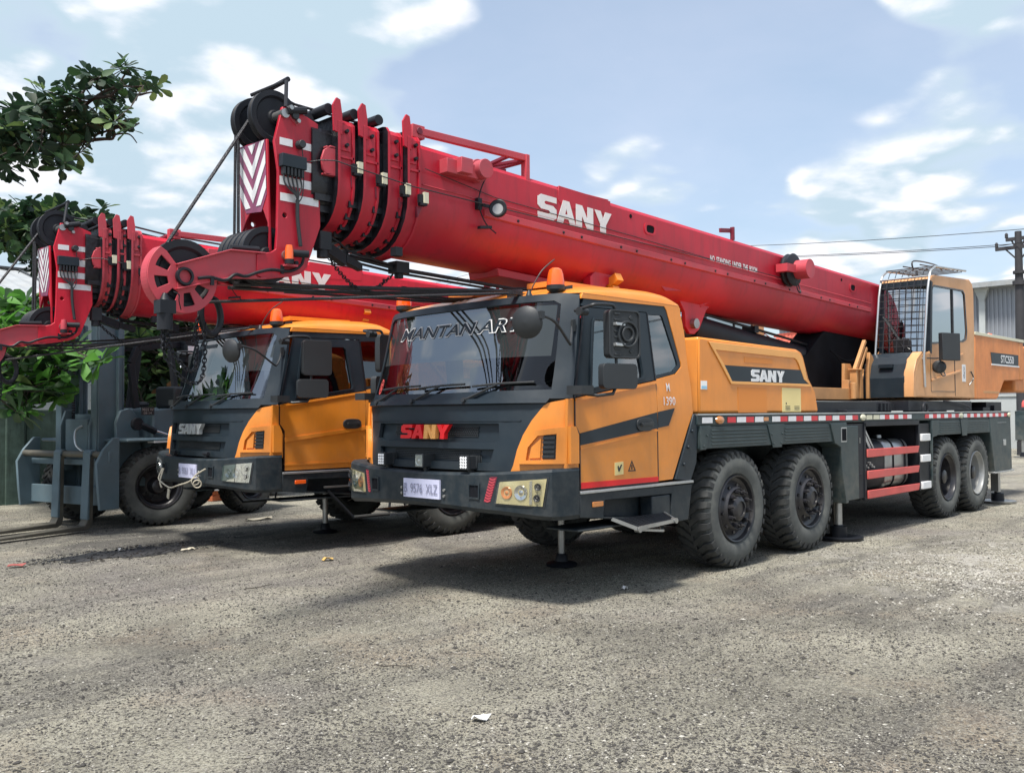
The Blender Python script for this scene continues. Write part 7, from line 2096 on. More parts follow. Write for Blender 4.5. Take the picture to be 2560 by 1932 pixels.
BR2 = [(0.01,11.83,5.05), (-0.04,12.25,5.20), (0.01,11.39,5.05), (-0.36,10.81,4.82), (-0.57,10.98,4.90), (-0.16,11.91,5.10), (-0.67,10.51,4.75), (-0.37,10.62,5.04), (-0.25,10.92,4.99), (-0.24,11.54,5.00), (-0.32,11.06,4.86), (-0.00,12.34,5.25), (-0.05,11.36,4.92), (-0.27,11.29,4.92), (-0.21,10.96,4.89), (0.17,12.65,5.28), (0.18,11.17,5.06), (-0.48,11.83,5.03), (-0.63,10.65,4.78), (-0.46,10.74,4.88), (-0.34,10.51,4.77), (-0.37,11.69,4.99), (-0.36,11.61,5.07), (-0.11,11.79,5.02), (0.21,11.71,4.99), (0.12,11.82,5.00), (-0.32,11.74,4.98), (0.16,11.63,5.11), (-0.09,11.59,4.90), (-0.30,11.27,4.96), (-0.10,11.67,5.09), (0.09,11.27,5.09), (-0.44,10.78,4.84), (-0.16,11.97,5.12), (-0.36,10.96,4.99), (-0.04,11.66,4.94), (-0.34,10.88,4.89), (-0.16,11.75,5.12), (0.05,12.25,5.32), (0.14,11.54,5.13), (-0.20,10.29,4.66), (0.47,11.93,5.15), (0.07,11.15,4.96), (0.07,10.94,4.99), (0.34,12.10,5.31), (0.38,11.94,5.08), (0.40,12.41,5.15), (-0.56,9.06,4.77), (-0.07,11.01,4.75), (-0.10,10.70,4.75), (0.21,11.53,4.89), (0.23,11.54,5.07), (0.62,12.91,5.07), (-0.04,11.01,5.15), (0.35,11.91,4.93), (0.31,12.10,5.19), (-0.02,11.17,4.77), (0.32,11.69,4.94), (0.21,11.37,5.09), (0.36,12.03,5.04), (-0.08,10.79,4.93), (-0.09,10.75,4.74), (0.12,11.02,4.87), (0.16,11.77,4.99), (-0.09,12.84,5.45), (0.13,13.26,5.59), (-0.32,11.64,5.32), (-0.83,10.16,4.97), (-0.30,11.78,5.34), (-0.33,11.42,5.06), (-0.01,12.55,5.30), (-0.22,11.79,5.09), (-0.44,11.09,4.95), (-0.14,11.86,5.25), (-0.10,12.34,5.35), (-0.26,11.22,5.25), (-0.39,10.77,5.22), (-0.33,11.06,5.25), (-0.23,11.37,5.28), (0.15,12.23,5.43), (-0.32,10.41,5.16), (-0.15,10.98,5.35), (0.21,11.94,5.39), (-0.21,10.87,5.20), (0.32,11.73,5.40), (0.72,12.58,5.55), (0.39,12.06,5.47), (0.19,11.20,5.31), (0.23,11.85,5.41), (-0.07,10.19,5.09), (0.39,11.44,5.30), (0.64,12.17,5.54), (0.40,11.54,5.36), (0.12,11.09,5.24), (0.48,11.24,5.25), (0.35,11.15,5.28), (-0.00,9.91,5.06), (0.38,10.93,5.22), (-0.19,9.05,4.74), (0.49,10.70,5.08), (0.86,11.60,5.41), (0.52,10.92,5.19), (0.18,9.94,4.97), (0.58,10.39,5.08), (0.64,10.42,5.07), (0.59,10.41,5.10), (0.82,10.84,5.19), (1.05,11.00,5.30), (1.17,11.41,5.35), (0.43,9.53,4.95), (0.79,10.21,5.26), (-0.03,12.73,5.12), (-0.30,11.61,4.87), (-0.68,10.50,4.79), (-0.21,11.97,4.84), (-0.42,11.42,4.73), (-0.54,11.07,4.93), (-0.36,11.55,4.73), (-0.42,11.58,4.97), (-0.28,12.23,5.01), (-0.54,10.80,4.73), (-0.20,12.49,4.95), (-0.40,11.78,4.92), (-0.19,11.11,4.88), (-0.12,11.43,4.94), (-0.44,11.11,5.13), (-0.12,12.07,5.03), (-0.09,11.50,5.00), (0.16,11.97,5.14), (0.23,12.35,5.11), (-0.37,10.93,4.76), (-0.10,11.82,5.12), (-0.43,10.82,4.82), (0.01,11.53,4.82), (0.46,12.73,5.17), (0.18,12.42,5.30), (-0.27,11.06,4.97), (-0.27,10.71,4.78), (-0.21,10.14,4.62), (-0.45,10.15,4.72), (-0.12,10.80,4.81), (0.32,12.24,5.00), (0.33,11.73,4.99), (-0.19,10.73,4.73), (-0.11,10.62,4.92), (-0.25,10.37,4.66), (0.07,11.47,4.91), (-0.06,11.18,4.85), (-0.14,10.36,4.67), (0.15,12.20,5.03), (-0.04,10.97,4.73), (0.01,11.44,4.59), (0.13,11.37,4.76), (-0.10,10.96,4.51), (0.29,12.14,4.82), (-0.16,10.64,4.58), (-0.38,10.20,4.33), (0.26,12.10,4.72), (0.21,11.79,4.66), (0.46,12.30,4.82), (-0.06,10.50,4.24), (-0.12,10.22,4.36), (0.29,11.47,4.54), (0.15,11.26,4.34), (-0.08,12.22,4.73), (0.17,12.97,4.85), (-0.31,11.23,4.58), (-0.91,9.74,4.25), (0.29,12.59,4.93), (-0.27,10.69,4.59), (-0.14,11.05,4.65), (-0.02,11.51,4.69), (0.32,12.54,4.81), (-0.00,11.54,4.32), (0.12,11.59,4.42), (0.29,11.87,4.35), (0.09,11.24,4.29), (-0.49,11.63,4.88), (-0.70,11.17,4.91), (-0.61,11.70,4.74), (-0.22,12.73,5.31), (-0.28,12.12,5.12), (-0.33,12.55,4.86), (-0.44,12.18,4.88), (-0.58,11.42,4.89), (-0.51,11.88,4.92), (-0.56,11.81,4.69), (0.53,11.45,5.15), (0.74,11.38,5.11), (0.17,10.82,4.99), (-0.02,9.68,4.74), (0.85,10.81,5.12), (0.58,11.01,5.00), (0.28,11.75,5.19), (-0.19,9.56,4.79), (0.13,10.49,4.86), (-0.01,10.43,4.89), (0.34,11.49,5.07), (0.22,10.74,4.96), (-0.01,10.30,4.92), (0.34,11.11,5.07), (0.42,11.47,5.21), (0.35,11.33,5.08)]
LB2 = [[(-1.47, 12.88, 4.33), (-0.67, 12.03, 4.84), (-0.22, 11.56, 5.05), (-0.02, 11.36, 5.04), (0.18, 11.16, 5.02), (0.5, 10.82, 5.13), (0.86, 10.45, 5.13)], [(-0.67, 12.03, 4.84), (-0.21, 11.57, 4.75), (0.06, 11.3, 4.65), (0.1, 11.27, 4.34)], [(-0.02, 11.36, 5.04), (0.05, 11.28, 5.28), (0.1, 11.22, 5.34)]]
BR3 = [(-1.73,7.04,3.16), (-1.68,7.26,3.12), (-1.53,7.66,3.19), (-1.39,7.06,3.08), (-1.44,7.19,3.10), (-1.64,6.54,3.02), (-1.51,6.75,3.03), (-1.48,6.43,2.95), (-1.40,7.08,3.01), (-1.67,7.21,3.00), (-1.45,7.35,3.04), (-1.63,6.97,3.02), (-1.60,6.57,2.61), (-1.39,7.43,2.68), (-1.53,6.25,2.58), (-1.48,6.93,2.69), (-1.53,7.14,2.68), (-1.35,7.40,2.70), (-1.20,7.17,2.47), (-1.36,6.64,2.47), (-1.36,6.48,2.49), (-1.24,6.92,2.53), (-1.27,6.79,2.49), (-1.48,6.18,2.42), (-1.14,6.80,2.67), (-1.23,6.70,2.73), (-1.17,6.67,2.68), (-0.99,6.76,2.55), (-0.84,6.96,2.55), (-1.06,6.49,2.46), (-1.15,5.90,2.33), (-1.11,5.85,2.29), (-0.99,5.73,2.29), (-0.99,5.74,2.30), (-1.61,7.35,2.24), (-1.66,6.90,2.29), (-1.80,6.77,2.21), (-1.60,7.16,2.22), (-1.80,6.20,2.24), (-1.39,7.60,2.20), (-1.51,7.08,2.04), (-1.55,7.30,2.09), (-1.75,6.49,1.96), (-1.63,6.84,2.01), (-1.68,6.82,2.11), (-1.41,7.16,2.05), (-1.40,6.95,2.00), (-1.41,7.01,2.05), (-1.25,6.99,2.04), (-1.42,6.29,2.05), (-1.33,6.78,2.01), (-1.30,7.06,2.05), (-1.54,6.46,1.98), (-1.49,6.75,2.02), (-1.32,6.56,1.91), (-1.48,6.21,1.92), (-1.42,6.70,1.94), (-1.22,7.00,1.88), (-1.21,6.62,1.86), (-1.25,6.54,1.86), (-1.16,6.78,1.95), (-1.07,6.93,1.99), (-1.25,6.58,1.98), (-1.11,6.78,1.94), (-1.14,6.63,1.87), (-1.59,6.71,1.68), (-1.41,7.42,1.66), (-1.73,6.48,1.63), (-1.40,7.51,1.66), (-1.49,7.22,1.72), (-1.58,6.58,1.80), (-1.41,7.26,1.77), (-1.53,7.03,1.71), (-1.46,7.03,1.75), (-1.39,6.72,1.74), (-1.55,6.87,2.48), (-1.25,7.54,2.54), (-1.38,7.34,2.50), (-1.54,7.32,2.53), (-1.44,7.12,2.47), (-1.69,6.50,2.44), (-1.71,6.74,2.37), (-1.40,7.42,2.41), (-1.53,6.97,2.49), (-1.68,7.24,2.50), (-1.56,7.41,2.50), (-1.76,6.40,2.39), (-1.77,6.55,2.55), (-1.65,6.98,2.55), (-1.70,6.74,2.54), (-1.57,7.32,2.47), (-1.74,7.16,2.56), (-0.97,6.88,2.25), (-1.07,6.79,2.31), (-1.17,6.65,2.34), (-1.06,6.95,2.37), (-1.26,6.36,2.21), (-1.09,6.98,2.22), (-1.07,7.26,2.30), (-0.87,7.64,2.32), (-1.81,6.79,2.73), (-1.73,7.15,2.66), (-1.74,7.22,2.81), (-1.58,7.41,2.82), (-1.65,7.39,2.75), (-1.69,7.08,2.77), (-1.28,6.82,2.93), (-1.31,6.74,2.82), (-1.44,6.53,2.83), (-1.31,6.90,2.86), (-1.66,6.06,2.80)]
BR3b = [(-0.28,10.62,2.25), (-0.20,10.69,2.26), (-0.47,11.25,2.41), (-0.58,11.07,2.84), (-0.03,9.68,2.25), (-0.01,10.00,3.09), (-0.50,10.94,2.68), (-0.62,11.76,3.18), (-0.58,11.15,3.34), (-0.29,11.20,2.77), (-0.23,12.12,3.05), (-0.80,11.51,2.81), (-0.86,11.31,2.31), (-0.61,10.02,2.36), (-0.31,10.47,2.84), (-0.12,9.46,2.40), (-0.60,10.15,3.07), (-0.57,10.92,3.27), (-0.73,10.39,3.23), (-0.76,10.94,2.88), (-0.16,10.49,2.29), (-0.92,10.98,2.45), (0.07,10.33,3.30), (-0.64,10.80,3.20), (0.10,10.49,2.39), (-0.58,11.14,2.88), (-0.90,10.16,2.32), (-0.07,9.71,2.17), (-0.62,9.43,2.15), (-0.00,10.46,2.48), (0.17,11.00,2.57), (-1.14,10.19,2.91), (-0.49,10.89,2.70), (-0.15,10.44,2.23), (-0.16,10.74,2.40), (-0.63,10.01,2.36), (-0.46,10.91,3.01), (-0.31,10.80,2.39), (-0.47,9.40,2.73), (-0.37,11.68,3.30), (-1.01,10.83,2.83), (-0.45,11.17,2.35), (0.02,10.53,2.16), (-0.50,10.69,3.22), (0.18,11.34,3.54), (-0.07,9.75,2.86), (-0.77,11.07,2.47), (-0.44,10.03,2.23), (-0.42,10.08,3.37), (-1.00,9.31,2.46), (-0.64,11.40,2.85), (-0.37,9.96,3.24), (0.03,10.09,3.40), (-0.05,10.19,2.66), (-0.62,10.65,2.70), (-0.64,11.58,2.76), (-0.37,10.45,3.41), (0.04,10.70,3.00), (-0.45,11.51,2.27), (-0.65,11.46,3.25), (0.40,10.91,2.91), (-0.82,11.25,3.10), (0.04,10.35,2.87), (-0.02,9.70,2.98), (-0.48,12.01,2.88), (-0.54,10.01,2.35), (0.05,11.08,3.28), (-0.59,10.83,3.05), (-0.46,11.70,2.85), (0.17,10.56,3.18), (0.10,11.12,3.12), (0.04,9.78,2.94), (-1.05,10.61,2.38), (0.05,11.15,2.85), (-0.14,9.41,2.65), (-0.89,9.92,2.68), (-0.04,9.92,2.29), (-0.46,10.54,2.69), (-0.46,10.12,2.92), (-0.87,11.19,3.33), (-0.30,11.20,3.20), (-1.19,10.09,2.19), (-0.68,12.05,2.35), (-0.75,10.68,2.54), (-0.87,11.06,3.06), (-0.29,9.30,3.18), (-0.69,11.52,2.38), (0.25,10.42,3.43), (-0.91,10.60,3.17), (0.05,11.68,3.26), (0.00,10.16,2.65), (-0.55,11.14,2.67), (-0.51,12.17,3.42), (0.06,11.42,2.90), (-0.80,10.88,3.04), (-0.98,10.62,3.30), (-0.18,10.98,3.45), (-0.71,10.46,2.87), (-0.00,10.26,3.05), (-0.12,10.14,3.13), (-0.82,11.43,2.22), (-0.19,10.62,3.34), (-0.56,12.15,2.60), (-0.31,11.00,3.23), (-0.54,12.34,3.20), (-0.29,10.29,3.18), (-0.81,9.65,2.14), (-0.89,10.78,2.33), (-0.83,10.30,2.83), (-0.27,9.94,2.51)]
BR4 = [(4.03,10.97,3.08), (4.84,10.48,3.26), (5.02,12.53,3.39), (3.33,11.06,3.64), (2.68,13.01,2.65), (3.72,10.04,3.21), (3.63,10.01,3.25), (1.75,11.46,3.08), (3.77,10.38,3.03), (4.42,9.85,3.09), (2.36,9.47,3.41), (2.45,11.09,2.73), (2.35,11.36,1.82), (2.26,13.42,2.22), (4.69,10.64,3.10), (4.07,10.85,3.33), (2.28,12.89,1.62), (4.72,13.18,3.26), (2.87,11.72,3.75), (4.31,9.54,3.22), (4.68,11.15,3.38), (2.75,13.01,3.22), (2.01,12.41,3.03), (1.93,12.45,2.99), (2.79,12.27,1.44), (4.59,10.42,3.19), (5.02,11.06,3.41), (1.85,12.16,1.50), (4.31,9.65,3.11), (1.84,12.55,1.59), (4.48,11.23,3.75), (2.51,14.02,3.01), (1.95,11.55,3.00), (1.55,11.65,2.14), (3.87,12.74,3.52), (3.57,12.40,3.43), (3.22,11.26,3.06), (4.55,13.09,3.45), (3.53,9.44,3.05), (4.00,11.61,3.57), (2.59,12.64,3.07), (3.65,9.71,3.13), (3.93,10.86,3.61), (1.65,12.21,1.58), (4.00,11.32,3.79), (4.33,11.37,3.33), (2.70,11.30,2.28), (4.77,11.61,3.28), (3.27,11.97,1.66), (3.21,11.16,3.64), (2.46,12.14,1.65), (2.79,11.73,1.89), (5.13,11.78,3.32), (3.03,9.99,3.50), (1.77,12.21,3.12), (3.14,11.61,2.64), (2.61,14.52,2.08), (2.11,13.00,1.76), (3.00,10.90,3.53), (2.24,11.95,2.91), (4.03,11.96,3.17), (3.68,10.04,3.21), (4.48,11.99,3.83), (2.35,11.61,2.29), (1.75,10.65,1.50), (3.91,9.60,2.99), (3.14,11.70,1.93), (4.12,9.33,3.09), (3.29,11.20,3.76), (2.44,13.22,2.39), (2.20,13.55,2.61), (2.70,11.95,2.83), (2.65,11.83,2.15), (2.22,12.66,2.51), (2.04,12.03,2.45), (3.58,11.75,3.79), (4.29,10.71,3.17), (3.23,10.63,3.11), (1.47,11.57,2.54), (3.24,11.77,2.49), (3.75,11.99,3.30), (1.92,12.71,2.56), (2.56,13.50,3.25), (1.50,11.93,2.62), (3.34,9.42,3.40), (4.56,10.50,3.23), (4.15,11.74,3.36), (2.42,13.05,1.63), (3.67,11.35,3.30), (1.45,11.37,2.14), (3.26,13.37,2.55), (1.59,11.94,2.47), (4.00,12.98,3.88), (4.84,15.02,3.81), (4.74,10.79,3.28), (4.74,10.33,3.07), (2.98,11.12,3.07), (4.40,10.99,3.61), (2.18,11.06,2.33), (3.00,13.62,3.24), (4.25,10.13,3.13), (4.47,12.67,3.56), (3.83,11.05,3.51), (2.43,12.06,2.44), (3.12,10.64,3.19), (3.20,12.47,2.85), (3.44,12.88,1.55), (4.67,10.68,3.15), (2.04,11.86,1.71), (3.06,12.65,3.43), (2.85,12.75,2.89), (2.51,12.45,2.62), (5.02,10.69,3.50), (4.41,10.45,3.07), (3.23,12.47,3.37), (2.33,11.69,2.80), (2.40,13.64,3.04), (2.72,14.83,1.72), (3.05,13.34,1.88), (4.53,11.48,3.62), (4.03,11.18,3.20), (2.85,12.81,2.60), (4.71,11.20,3.31), (3.37,11.28,3.08), (4.47,10.43,3.41), (3.14,11.77,3.07), (2.96,10.36,3.49), (1.97,13.21,2.62), (2.02,12.86,3.12), (2.36,14.15,3.11), (3.52,10.58,3.27), (2.91,11.49,2.87), (2.97,9.25,3.01), (2.68,12.25,2.48), (4.13,11.35,3.31), (3.03,13.64,1.58), (2.60,13.06,2.65), (3.36,10.06,3.11), (2.32,12.91,3.13), (3.97,11.22,3.80), (3.14,8.91,3.04), (2.64,9.96,3.33), (3.50,10.05,3.44), (2.09,11.14,1.83), (4.10,10.83,3.30), (2.52,14.11,2.63), (3.13,11.09,3.52), (2.04,13.23,1.95), (3.76,10.48,3.72), (3.31,12.16,3.70), (4.53,10.05,3.06), (3.63,10.50,3.67), (2.56,12.24,2.39), (3.77,12.94,3.05), (2.48,12.84,2.51), (3.23,12.12,2.36), (3.38,8.34,3.06), (4.03,13.28,3.56), (3.19,12.49,2.14), (2.40,12.04,2.60), (2.60,13.52,2.76), (4.18,10.81,3.08), (3.58,10.96,3.31), (4.48,11.16,3.49), (2.50,14.01,2.02), (3.76,11.99,3.14), (2.10,11.57,1.69), (3.71,10.91,3.36), (3.38,10.05,3.22), (3.97,9.76,3.14), (3.91,11.74,3.70), (4.04,11.69,3.78), (4.46,11.56,3.15), (3.40,11.87,3.77), (1.61,12.14,2.86), (1.70,12.57,2.36), (2.70,13.13,2.15), (2.31,9.29,3.56), (2.69,13.98,3.28), (5.22,12.19,3.25), (3.27,13.25,3.36), (2.58,13.40,2.30), (5.38,11.52,3.26), (4.21,14.73,3.14), (3.37,10.32,3.48), (2.17,12.34,3.14), (2.81,13.39,1.68), (3.07,13.84,2.88), (2.58,11.90,3.23), (2.54,13.30,2.27), (3.69,11.16,3.21), (4.28,9.96,3.16), (3.25,10.28,3.53), (3.75,11.00,3.54), (2.15,11.53,1.90), (4.11,11.27,3.39), (4.45,10.08,3.34), (4.18,10.36,3.08), (1.98,13.01,2.20), (5.03,11.07,3.47), (3.16,9.32,3.02), (3.63,10.94,3.47), (4.34,12.05,3.77), (2.22,12.98,2.72), (1.83,12.21,3.03), (1.72,11.01,2.89), (3.46,11.60,3.83), (3.89,10.17,3.24), (2.31,13.94,2.58), (2.97,12.81,1.49), (5.22,12.81,3.55), (4.07,9.98,3.23), (3.17,13.33,2.36), (2.45,12.54,1.78), (2.56,11.79,1.61), (2.94,10.10,3.64), (2.02,12.74,2.92), (1.79,11.86,3.02), (3.49,8.47,3.02), (2.22,10.98,2.64), (3.96,11.46,3.70), (2.00,12.07,2.07), (4.81,13.21,3.99), (3.58,11.21,3.41), (1.59,12.28,2.91), (3.30,10.83,3.22), (3.66,9.88,3.47), (3.09,13.95,2.90), (2.98,12.89,2.63), (3.20,14.48,3.03), (2.58,10.79,3.00), (2.08,11.61,3.45), (3.26,10.56,3.47), (2.67,10.04,3.21), (1.83,10.06,3.17), (3.14,12.57,3.48), (3.21,10.56,3.22), (2.72,10.19,3.52), (3.56,11.35,3.15), (3.25,10.88,3.27), (3.01,11.83,3.11), (2.89,10.01,3.06), (1.98,11.70,3.30), (2.46,10.73,3.74), (3.04,9.99,3.00), (2.74,10.29,3.58), (1.58,9.80,2.94), (2.89,10.31,3.46), (3.11,10.54,3.59), (1.96,11.85,3.65), (2.79,10.65,3.44), (2.39,11.02,3.39), (2.81,9.68,3.46), (1.87,11.46,3.46), (3.34,10.14,3.03), (2.92,10.06,3.43), (2.87,11.99,3.14), (1.87,10.27,3.07), (2.88,11.38,3.10), (2.20,11.86,3.42), (3.40,10.01,3.01), (3.34,10.01,3.44), (2.97,11.61,3.14), (3.58,10.17,3.57), (3.75,10.10,3.80), (3.05,10.79,3.06), (2.15,11.92,3.21), (3.89,10.43,3.60), (2.39,11.24,3.79), (2.91,10.07,3.75), (3.24,9.91,3.17), (1.89,11.65,3.66), (2.19,10.27,3.37), (2.57,12.38,3.68), (3.60,10.56,3.20), (2.42,10.64,3.13), (2.74,11.56,3.58), (2.13,11.08,3.05), (3.49,11.09,3.75), (3.03,10.30,3.06), (3.57,10.03,3.12), (2.24,10.22,3.45), (2.61,9.59,3.62), (2.87,9.67,3.72), (3.28,10.87,3.24), (3.73,10.30,3.55), (2.49,11.63,3.88), (2.75,10.39,3.05), (2.27,12.28,3.94), (2.67,11.02,3.10), (3.25,10.52,3.14), (2.70,11.73,3.89), (2.40,12.34,3.18), (3.10,10.89,3.12), (3.52,11.82,3.53), (3.44,9.72,3.23), (3.40,10.17,3.66), (2.75,10.55,3.65), (3.51,9.78,3.80), (2.49,10.69,3.40), (2.16,11.17,3.80), (2.28,10.39,3.24), (2.87,9.52,3.53), (2.41,9.64,3.14), (2.35,12.43,3.57), (2.23,10.44,3.08), (2.76,9.91,3.44), (2.56,11.68,3.80), (3.42,10.26,3.21), (1.91,11.49,3.33), (2.94,12.18,3.57), (2.87,11.06,3.81), (2.61,11.75,3.45), (2.48,11.27,3.79), (2.97,10.08,3.48), (3.09,10.88,3.71), (2.87,9.23,3.33), (2.67,10.85,3.63), (3.04,10.80,3.42), (2.53,12.32,3.13), (2.18,11.09,3.52), (3.26,10.01,3.72), (3.22,11.31,3.31), (2.72,11.38,3.33), (2.70,10.39,3.45), (3.04,9.61,3.14), (3.53,11.40,3.94), (3.86,11.69,3.31), (2.56,11.64,3.46), (3.19,10.13,3.08), (2.27,11.62,3.68), (1.81,11.13,3.60), (3.55,9.94,3.46), (2.89,11.67,3.71), (2.09,11.47,3.46), (3.80,10.39,3.12), (2.41,10.46,3.75), (4.29,11.05,3.84), (3.17,10.43,3.67), (2.34,12.06,3.23), (2.67,12.49,3.73), (2.89,11.38,3.66), (2.06,10.16,3.36), (2.59,9.56,3.45), (1.58,10.59,3.44), (2.90,11.48,3.58), (2.39,10.09,3.74), (2.37,11.65,3.61), (1.84,10.52,3.75), (2.39,11.31,3.15), (2.96,11.42,3.13), (1.87,11.28,3.10), (2.16,12.08,3.58), (3.17,10.78,3.17), (3.34,10.72,3.43), (2.20,11.01,3.65), (2.80,10.67,3.80), (2.98,11.93,3.61), (1.92,11.33,3.66), (3.54,11.46,3.55), (2.48,9.58,3.15), (3.34,10.77,3.15), (3.45,10.45,3.24), (3.03,11.18,3.11), (2.38,10.71,3.51), (2.38,10.79,3.65), (3.76,10.17,3.34), (2.57,12.66,3.73), (3.79,10.62,3.24), (2.96,10.25,3.16), (2.51,11.82,3.47), (2.52,11.11,3.85), (3.35,10.63,3.61), (2.17,10.02,3.56), (3.22,9.53,3.17), (2.32,10.42,3.06), (3.61,11.93,3.35), (2.61,13.00,3.43), (2.32,11.01,3.33), (2.53,9.99,3.19), (1.63,11.57,3.03), (2.33,10.72,1.79), (1.78,11.01,1.90), (2.50,10.92,2.37), (2.16,12.83,1.80), (2.10,12.18,3.10), (2.76,11.45,3.18), (2.28,11.99,1.98), (2.22,10.41,2.81), (1.65,11.23,2.80), (2.76,11.35,1.79), (1.69,11.39,1.99), (2.12,10.40,2.08), (2.30,11.59,1.93), (1.15,10.37,2.44), (2.44,11.78,1.90), (2.87,12.65,2.08), (2.04,12.08,3.01), (2.00,11.27,2.74), (1.83,11.46,3.06), (1.76,10.88,3.06), (2.15,11.50,1.79), (2.17,12.18,1.70), (2.94,11.94,2.61), (2.60,11.32,1.92), (2.24,12.81,2.58), (2.08,10.02,2.69), (2.48,11.40,2.33), (1.80,11.20,3.04), (2.32,12.01,3.14), (2.21,10.95,1.95), (1.83,11.53,3.11), (2.13,11.39,2.80), (2.24,10.63,2.98), (2.34,11.25,2.85), (2.65,11.30,3.03), (2.35,11.82,2.54), (2.25,11.75,2.12), (2.26,10.55,2.22), (2.27,11.79,2.02), (2.18,11.75,2.68), (1.90,12.11,2.99), (2.70,11.26,1.74), (2.07,12.02,2.07), (2.14,12.18,2.43), (1.94,11.99,1.97), (2.01,12.21,2.43), (2.53,10.83,2.40), (2.26,10.54,2.39), (1.63,10.37,1.86), (2.33,11.94,1.76), (1.77,11.01,1.81), (2.08,10.77,2.40), (2.70,11.58,3.05), (2.36,11.54,2.03), (2.39,11.01,1.95), (1.93,11.56,1.90), (2.61,12.08,1.98), (2.57,11.07,2.06), (2.81,11.84,2.03), (2.20,10.67,2.09), (1.44,10.76,2.30), (2.63,11.12,2.87), (2.19,12.01,2.26), (2.08,12.07,2.26), (2.09,11.46,1.81), (1.73,11.06,2.31), (2.27,10.73,2.02), (1.52,11.11,3.01), (1.89,11.53,2.43), (2.36,10.90,2.34), (2.09,11.85,1.93), (2.11,10.46,2.04), (1.38,10.30,2.55), (2.09,11.05,2.71), (2.04,12.49,2.15), (2.29,10.77,1.78), (1.33,10.80,2.98), (2.08,11.95,2.36), (2.45,11.14,1.63), (2.35,12.25,2.38), (2.05,11.48,1.63), (1.65,10.57,1.69), (1.78,10.62,2.21), (2.52,12.06,1.97), (1.51,11.13,3.10), (2.04,11.72,1.97), (1.96,11.65,2.26), (1.82,10.96,2.34), (2.19,12.06,2.61)]
def rosettes(pts, size, rnd, weights, nl=(6, 10), flat=0.25):
    m = MB()
    mats = list(range(len(weights)))
    for (px, py, pz) in pts:
        c = Vector((px, py, pz))
        axis = Vector((rnd.gauss(0, 0.45), rnd.gauss(0, 0.45), 1)).normalized()
        u = axis.orthogonal().normalized(); w = axis.cross(u)
        n = rnd.randint(*nl); a0 = rnd.random()*6.28
        base_mi = rnd.choices(mats, weights)[0]
        for k in range(n):
            a = a0+k*6.283/n*1.0+rnd.gauss(0, 0.25)
            el = rnd.uniform(-0.5, 0.75)
            d = ((u*math.cos(a)+w*math.sin(a))*math.cos(el)+axis*math.sin(el)).normalized()
            side = d.cross(axis)
            side = (side.normalized() if side.length > 1e-3 else u)
            side = (side+axis*rnd.gauss(0, 0.35)).normalized()
            nn = side.cross(d).normalized()
            L = size*rnd.uniform(0.5, 1.2); wd = L*rnd.uniform(0.2, 0.32)
            p = c+d*0.03
            dr = -0.12*L
            def P(t, s_, h=0.0): return p+d*(t*L)+side*(s_*wd)+nn*(h*L+dr*t*t)
            mi = base_mi if rnd.random() < 0.8 else rnd.choices(mats, weights)[0]
            vs = [P(0, 0), P(0.32, -0.5, 0.03), P(0.32, 0, -0.01), P(0.32, 0.5, 0.03), P(0.68, -1.0, 0.05), P(0.68, 0, -0.01), P(0.68, 1.0, 0.05), P(0.90, -0.72, 0.03), P(0.90, 0.72, 0.03), P(1.0, 0, 0)]
            m.add(vs, [(0, 2, 1), (0, 3, 2), (1, 2, 5, 4), (2, 3, 6, 5), (4, 5, 7), (5, 6, 8), (7, 5, 9), (5, 8, 9)], mi)
    return m
def twigs(m, pts, limbs, rnd, r=0.012):
    nodes = [Vector(p) for l in limbs for p in smooth_path(l, 5)]
    for p in pts:
        p = Vector(p)
        q = min(nodes, key=lambda n: (n-p).length)
        if (q-p).length > 0.06:
            mid = (p+q)/2+Vector((rnd.gauss(0, .04), rnd.gauss(0, .04), -0.05*(q-p).length))
            m.tube([q, mid, p], [r, r*0.7, r*0.4], 5)
def limbset(m, limbs, r0, r1):
    for i, l in enumerate(limbs):
        P_ = smooth_path(l, 5); n = len(P_); k = 1.0 if i == 0 else 0.55
        m.tube(P_, [(r0+(r1-r0)*j/(n-1))*k for j in range(n)], 8)
LM = ['leaf_dark', 'leaf_mid', 'leaf_pale', 'leaf_brown', 'leaf_bright']
rnd = random.Random(9)
# the big almond tree: one trunk left of the picture carries the upper branch and the lower one
def tree(name, loc, label, trunk, limbs, crowns, r0, group='broad leaved trees on the left'):
    t = empty(name, (0, 0, 0), 0, label, 'tree', group)
    m = MB(); P_ = smooth_path(trunk, 6); m.tube(P_, [r0*(1.15-0.7*j/(len(P_)-1)) for j in range(len(P_))], 12)
    tr = m.build('trunk', 'bark', t)
    m = MB(); limbset(m, limbs, r0*0.4 if r0 > 0.1 else 0.012, 0.012 if r0 > 0.1 else 0.006)
    allp = [p for c in crowns for p in c[0]]
    twigs(m, allp, limbs, rnd)
    m.build('branch', 'bark', tr)
    for pts, size, wts, nl in crowns: rosettes(pts, size, rnd, wts, nl).build('crown', LM, t, flat=False, sharp=60)
    return t
l1 = LB1[0][0]
tree('almond_tree', None, 'broad leaved tree whose high branch reaches in at the upper left against the sky', [(-4.4, 7.2, 0), (-4.5, 7.0, 1.4), (-4.6, 6.7, 2.6), l1], LB1,
     [(BR1, 0.225, (0.66, 0.28, 0.06, 0.0, 0), (8, 11))], 0.13)
l2 = LB2[0][0]
tree('almond_tree', None, 'dark broad leaved tree spreading behind the boom head of the rear crane', [(l2[0]-.3, l2[1]+1.2, 0), (l2[0]-.1, l2[1]+.9, 2.0), (l2[0], l2[1]+.3, 4.0), l2], LB2,
     [(BR2, 0.26, (0.62, 0.28, 0.10, 0.0, 0), (7, 10))], 0.2)
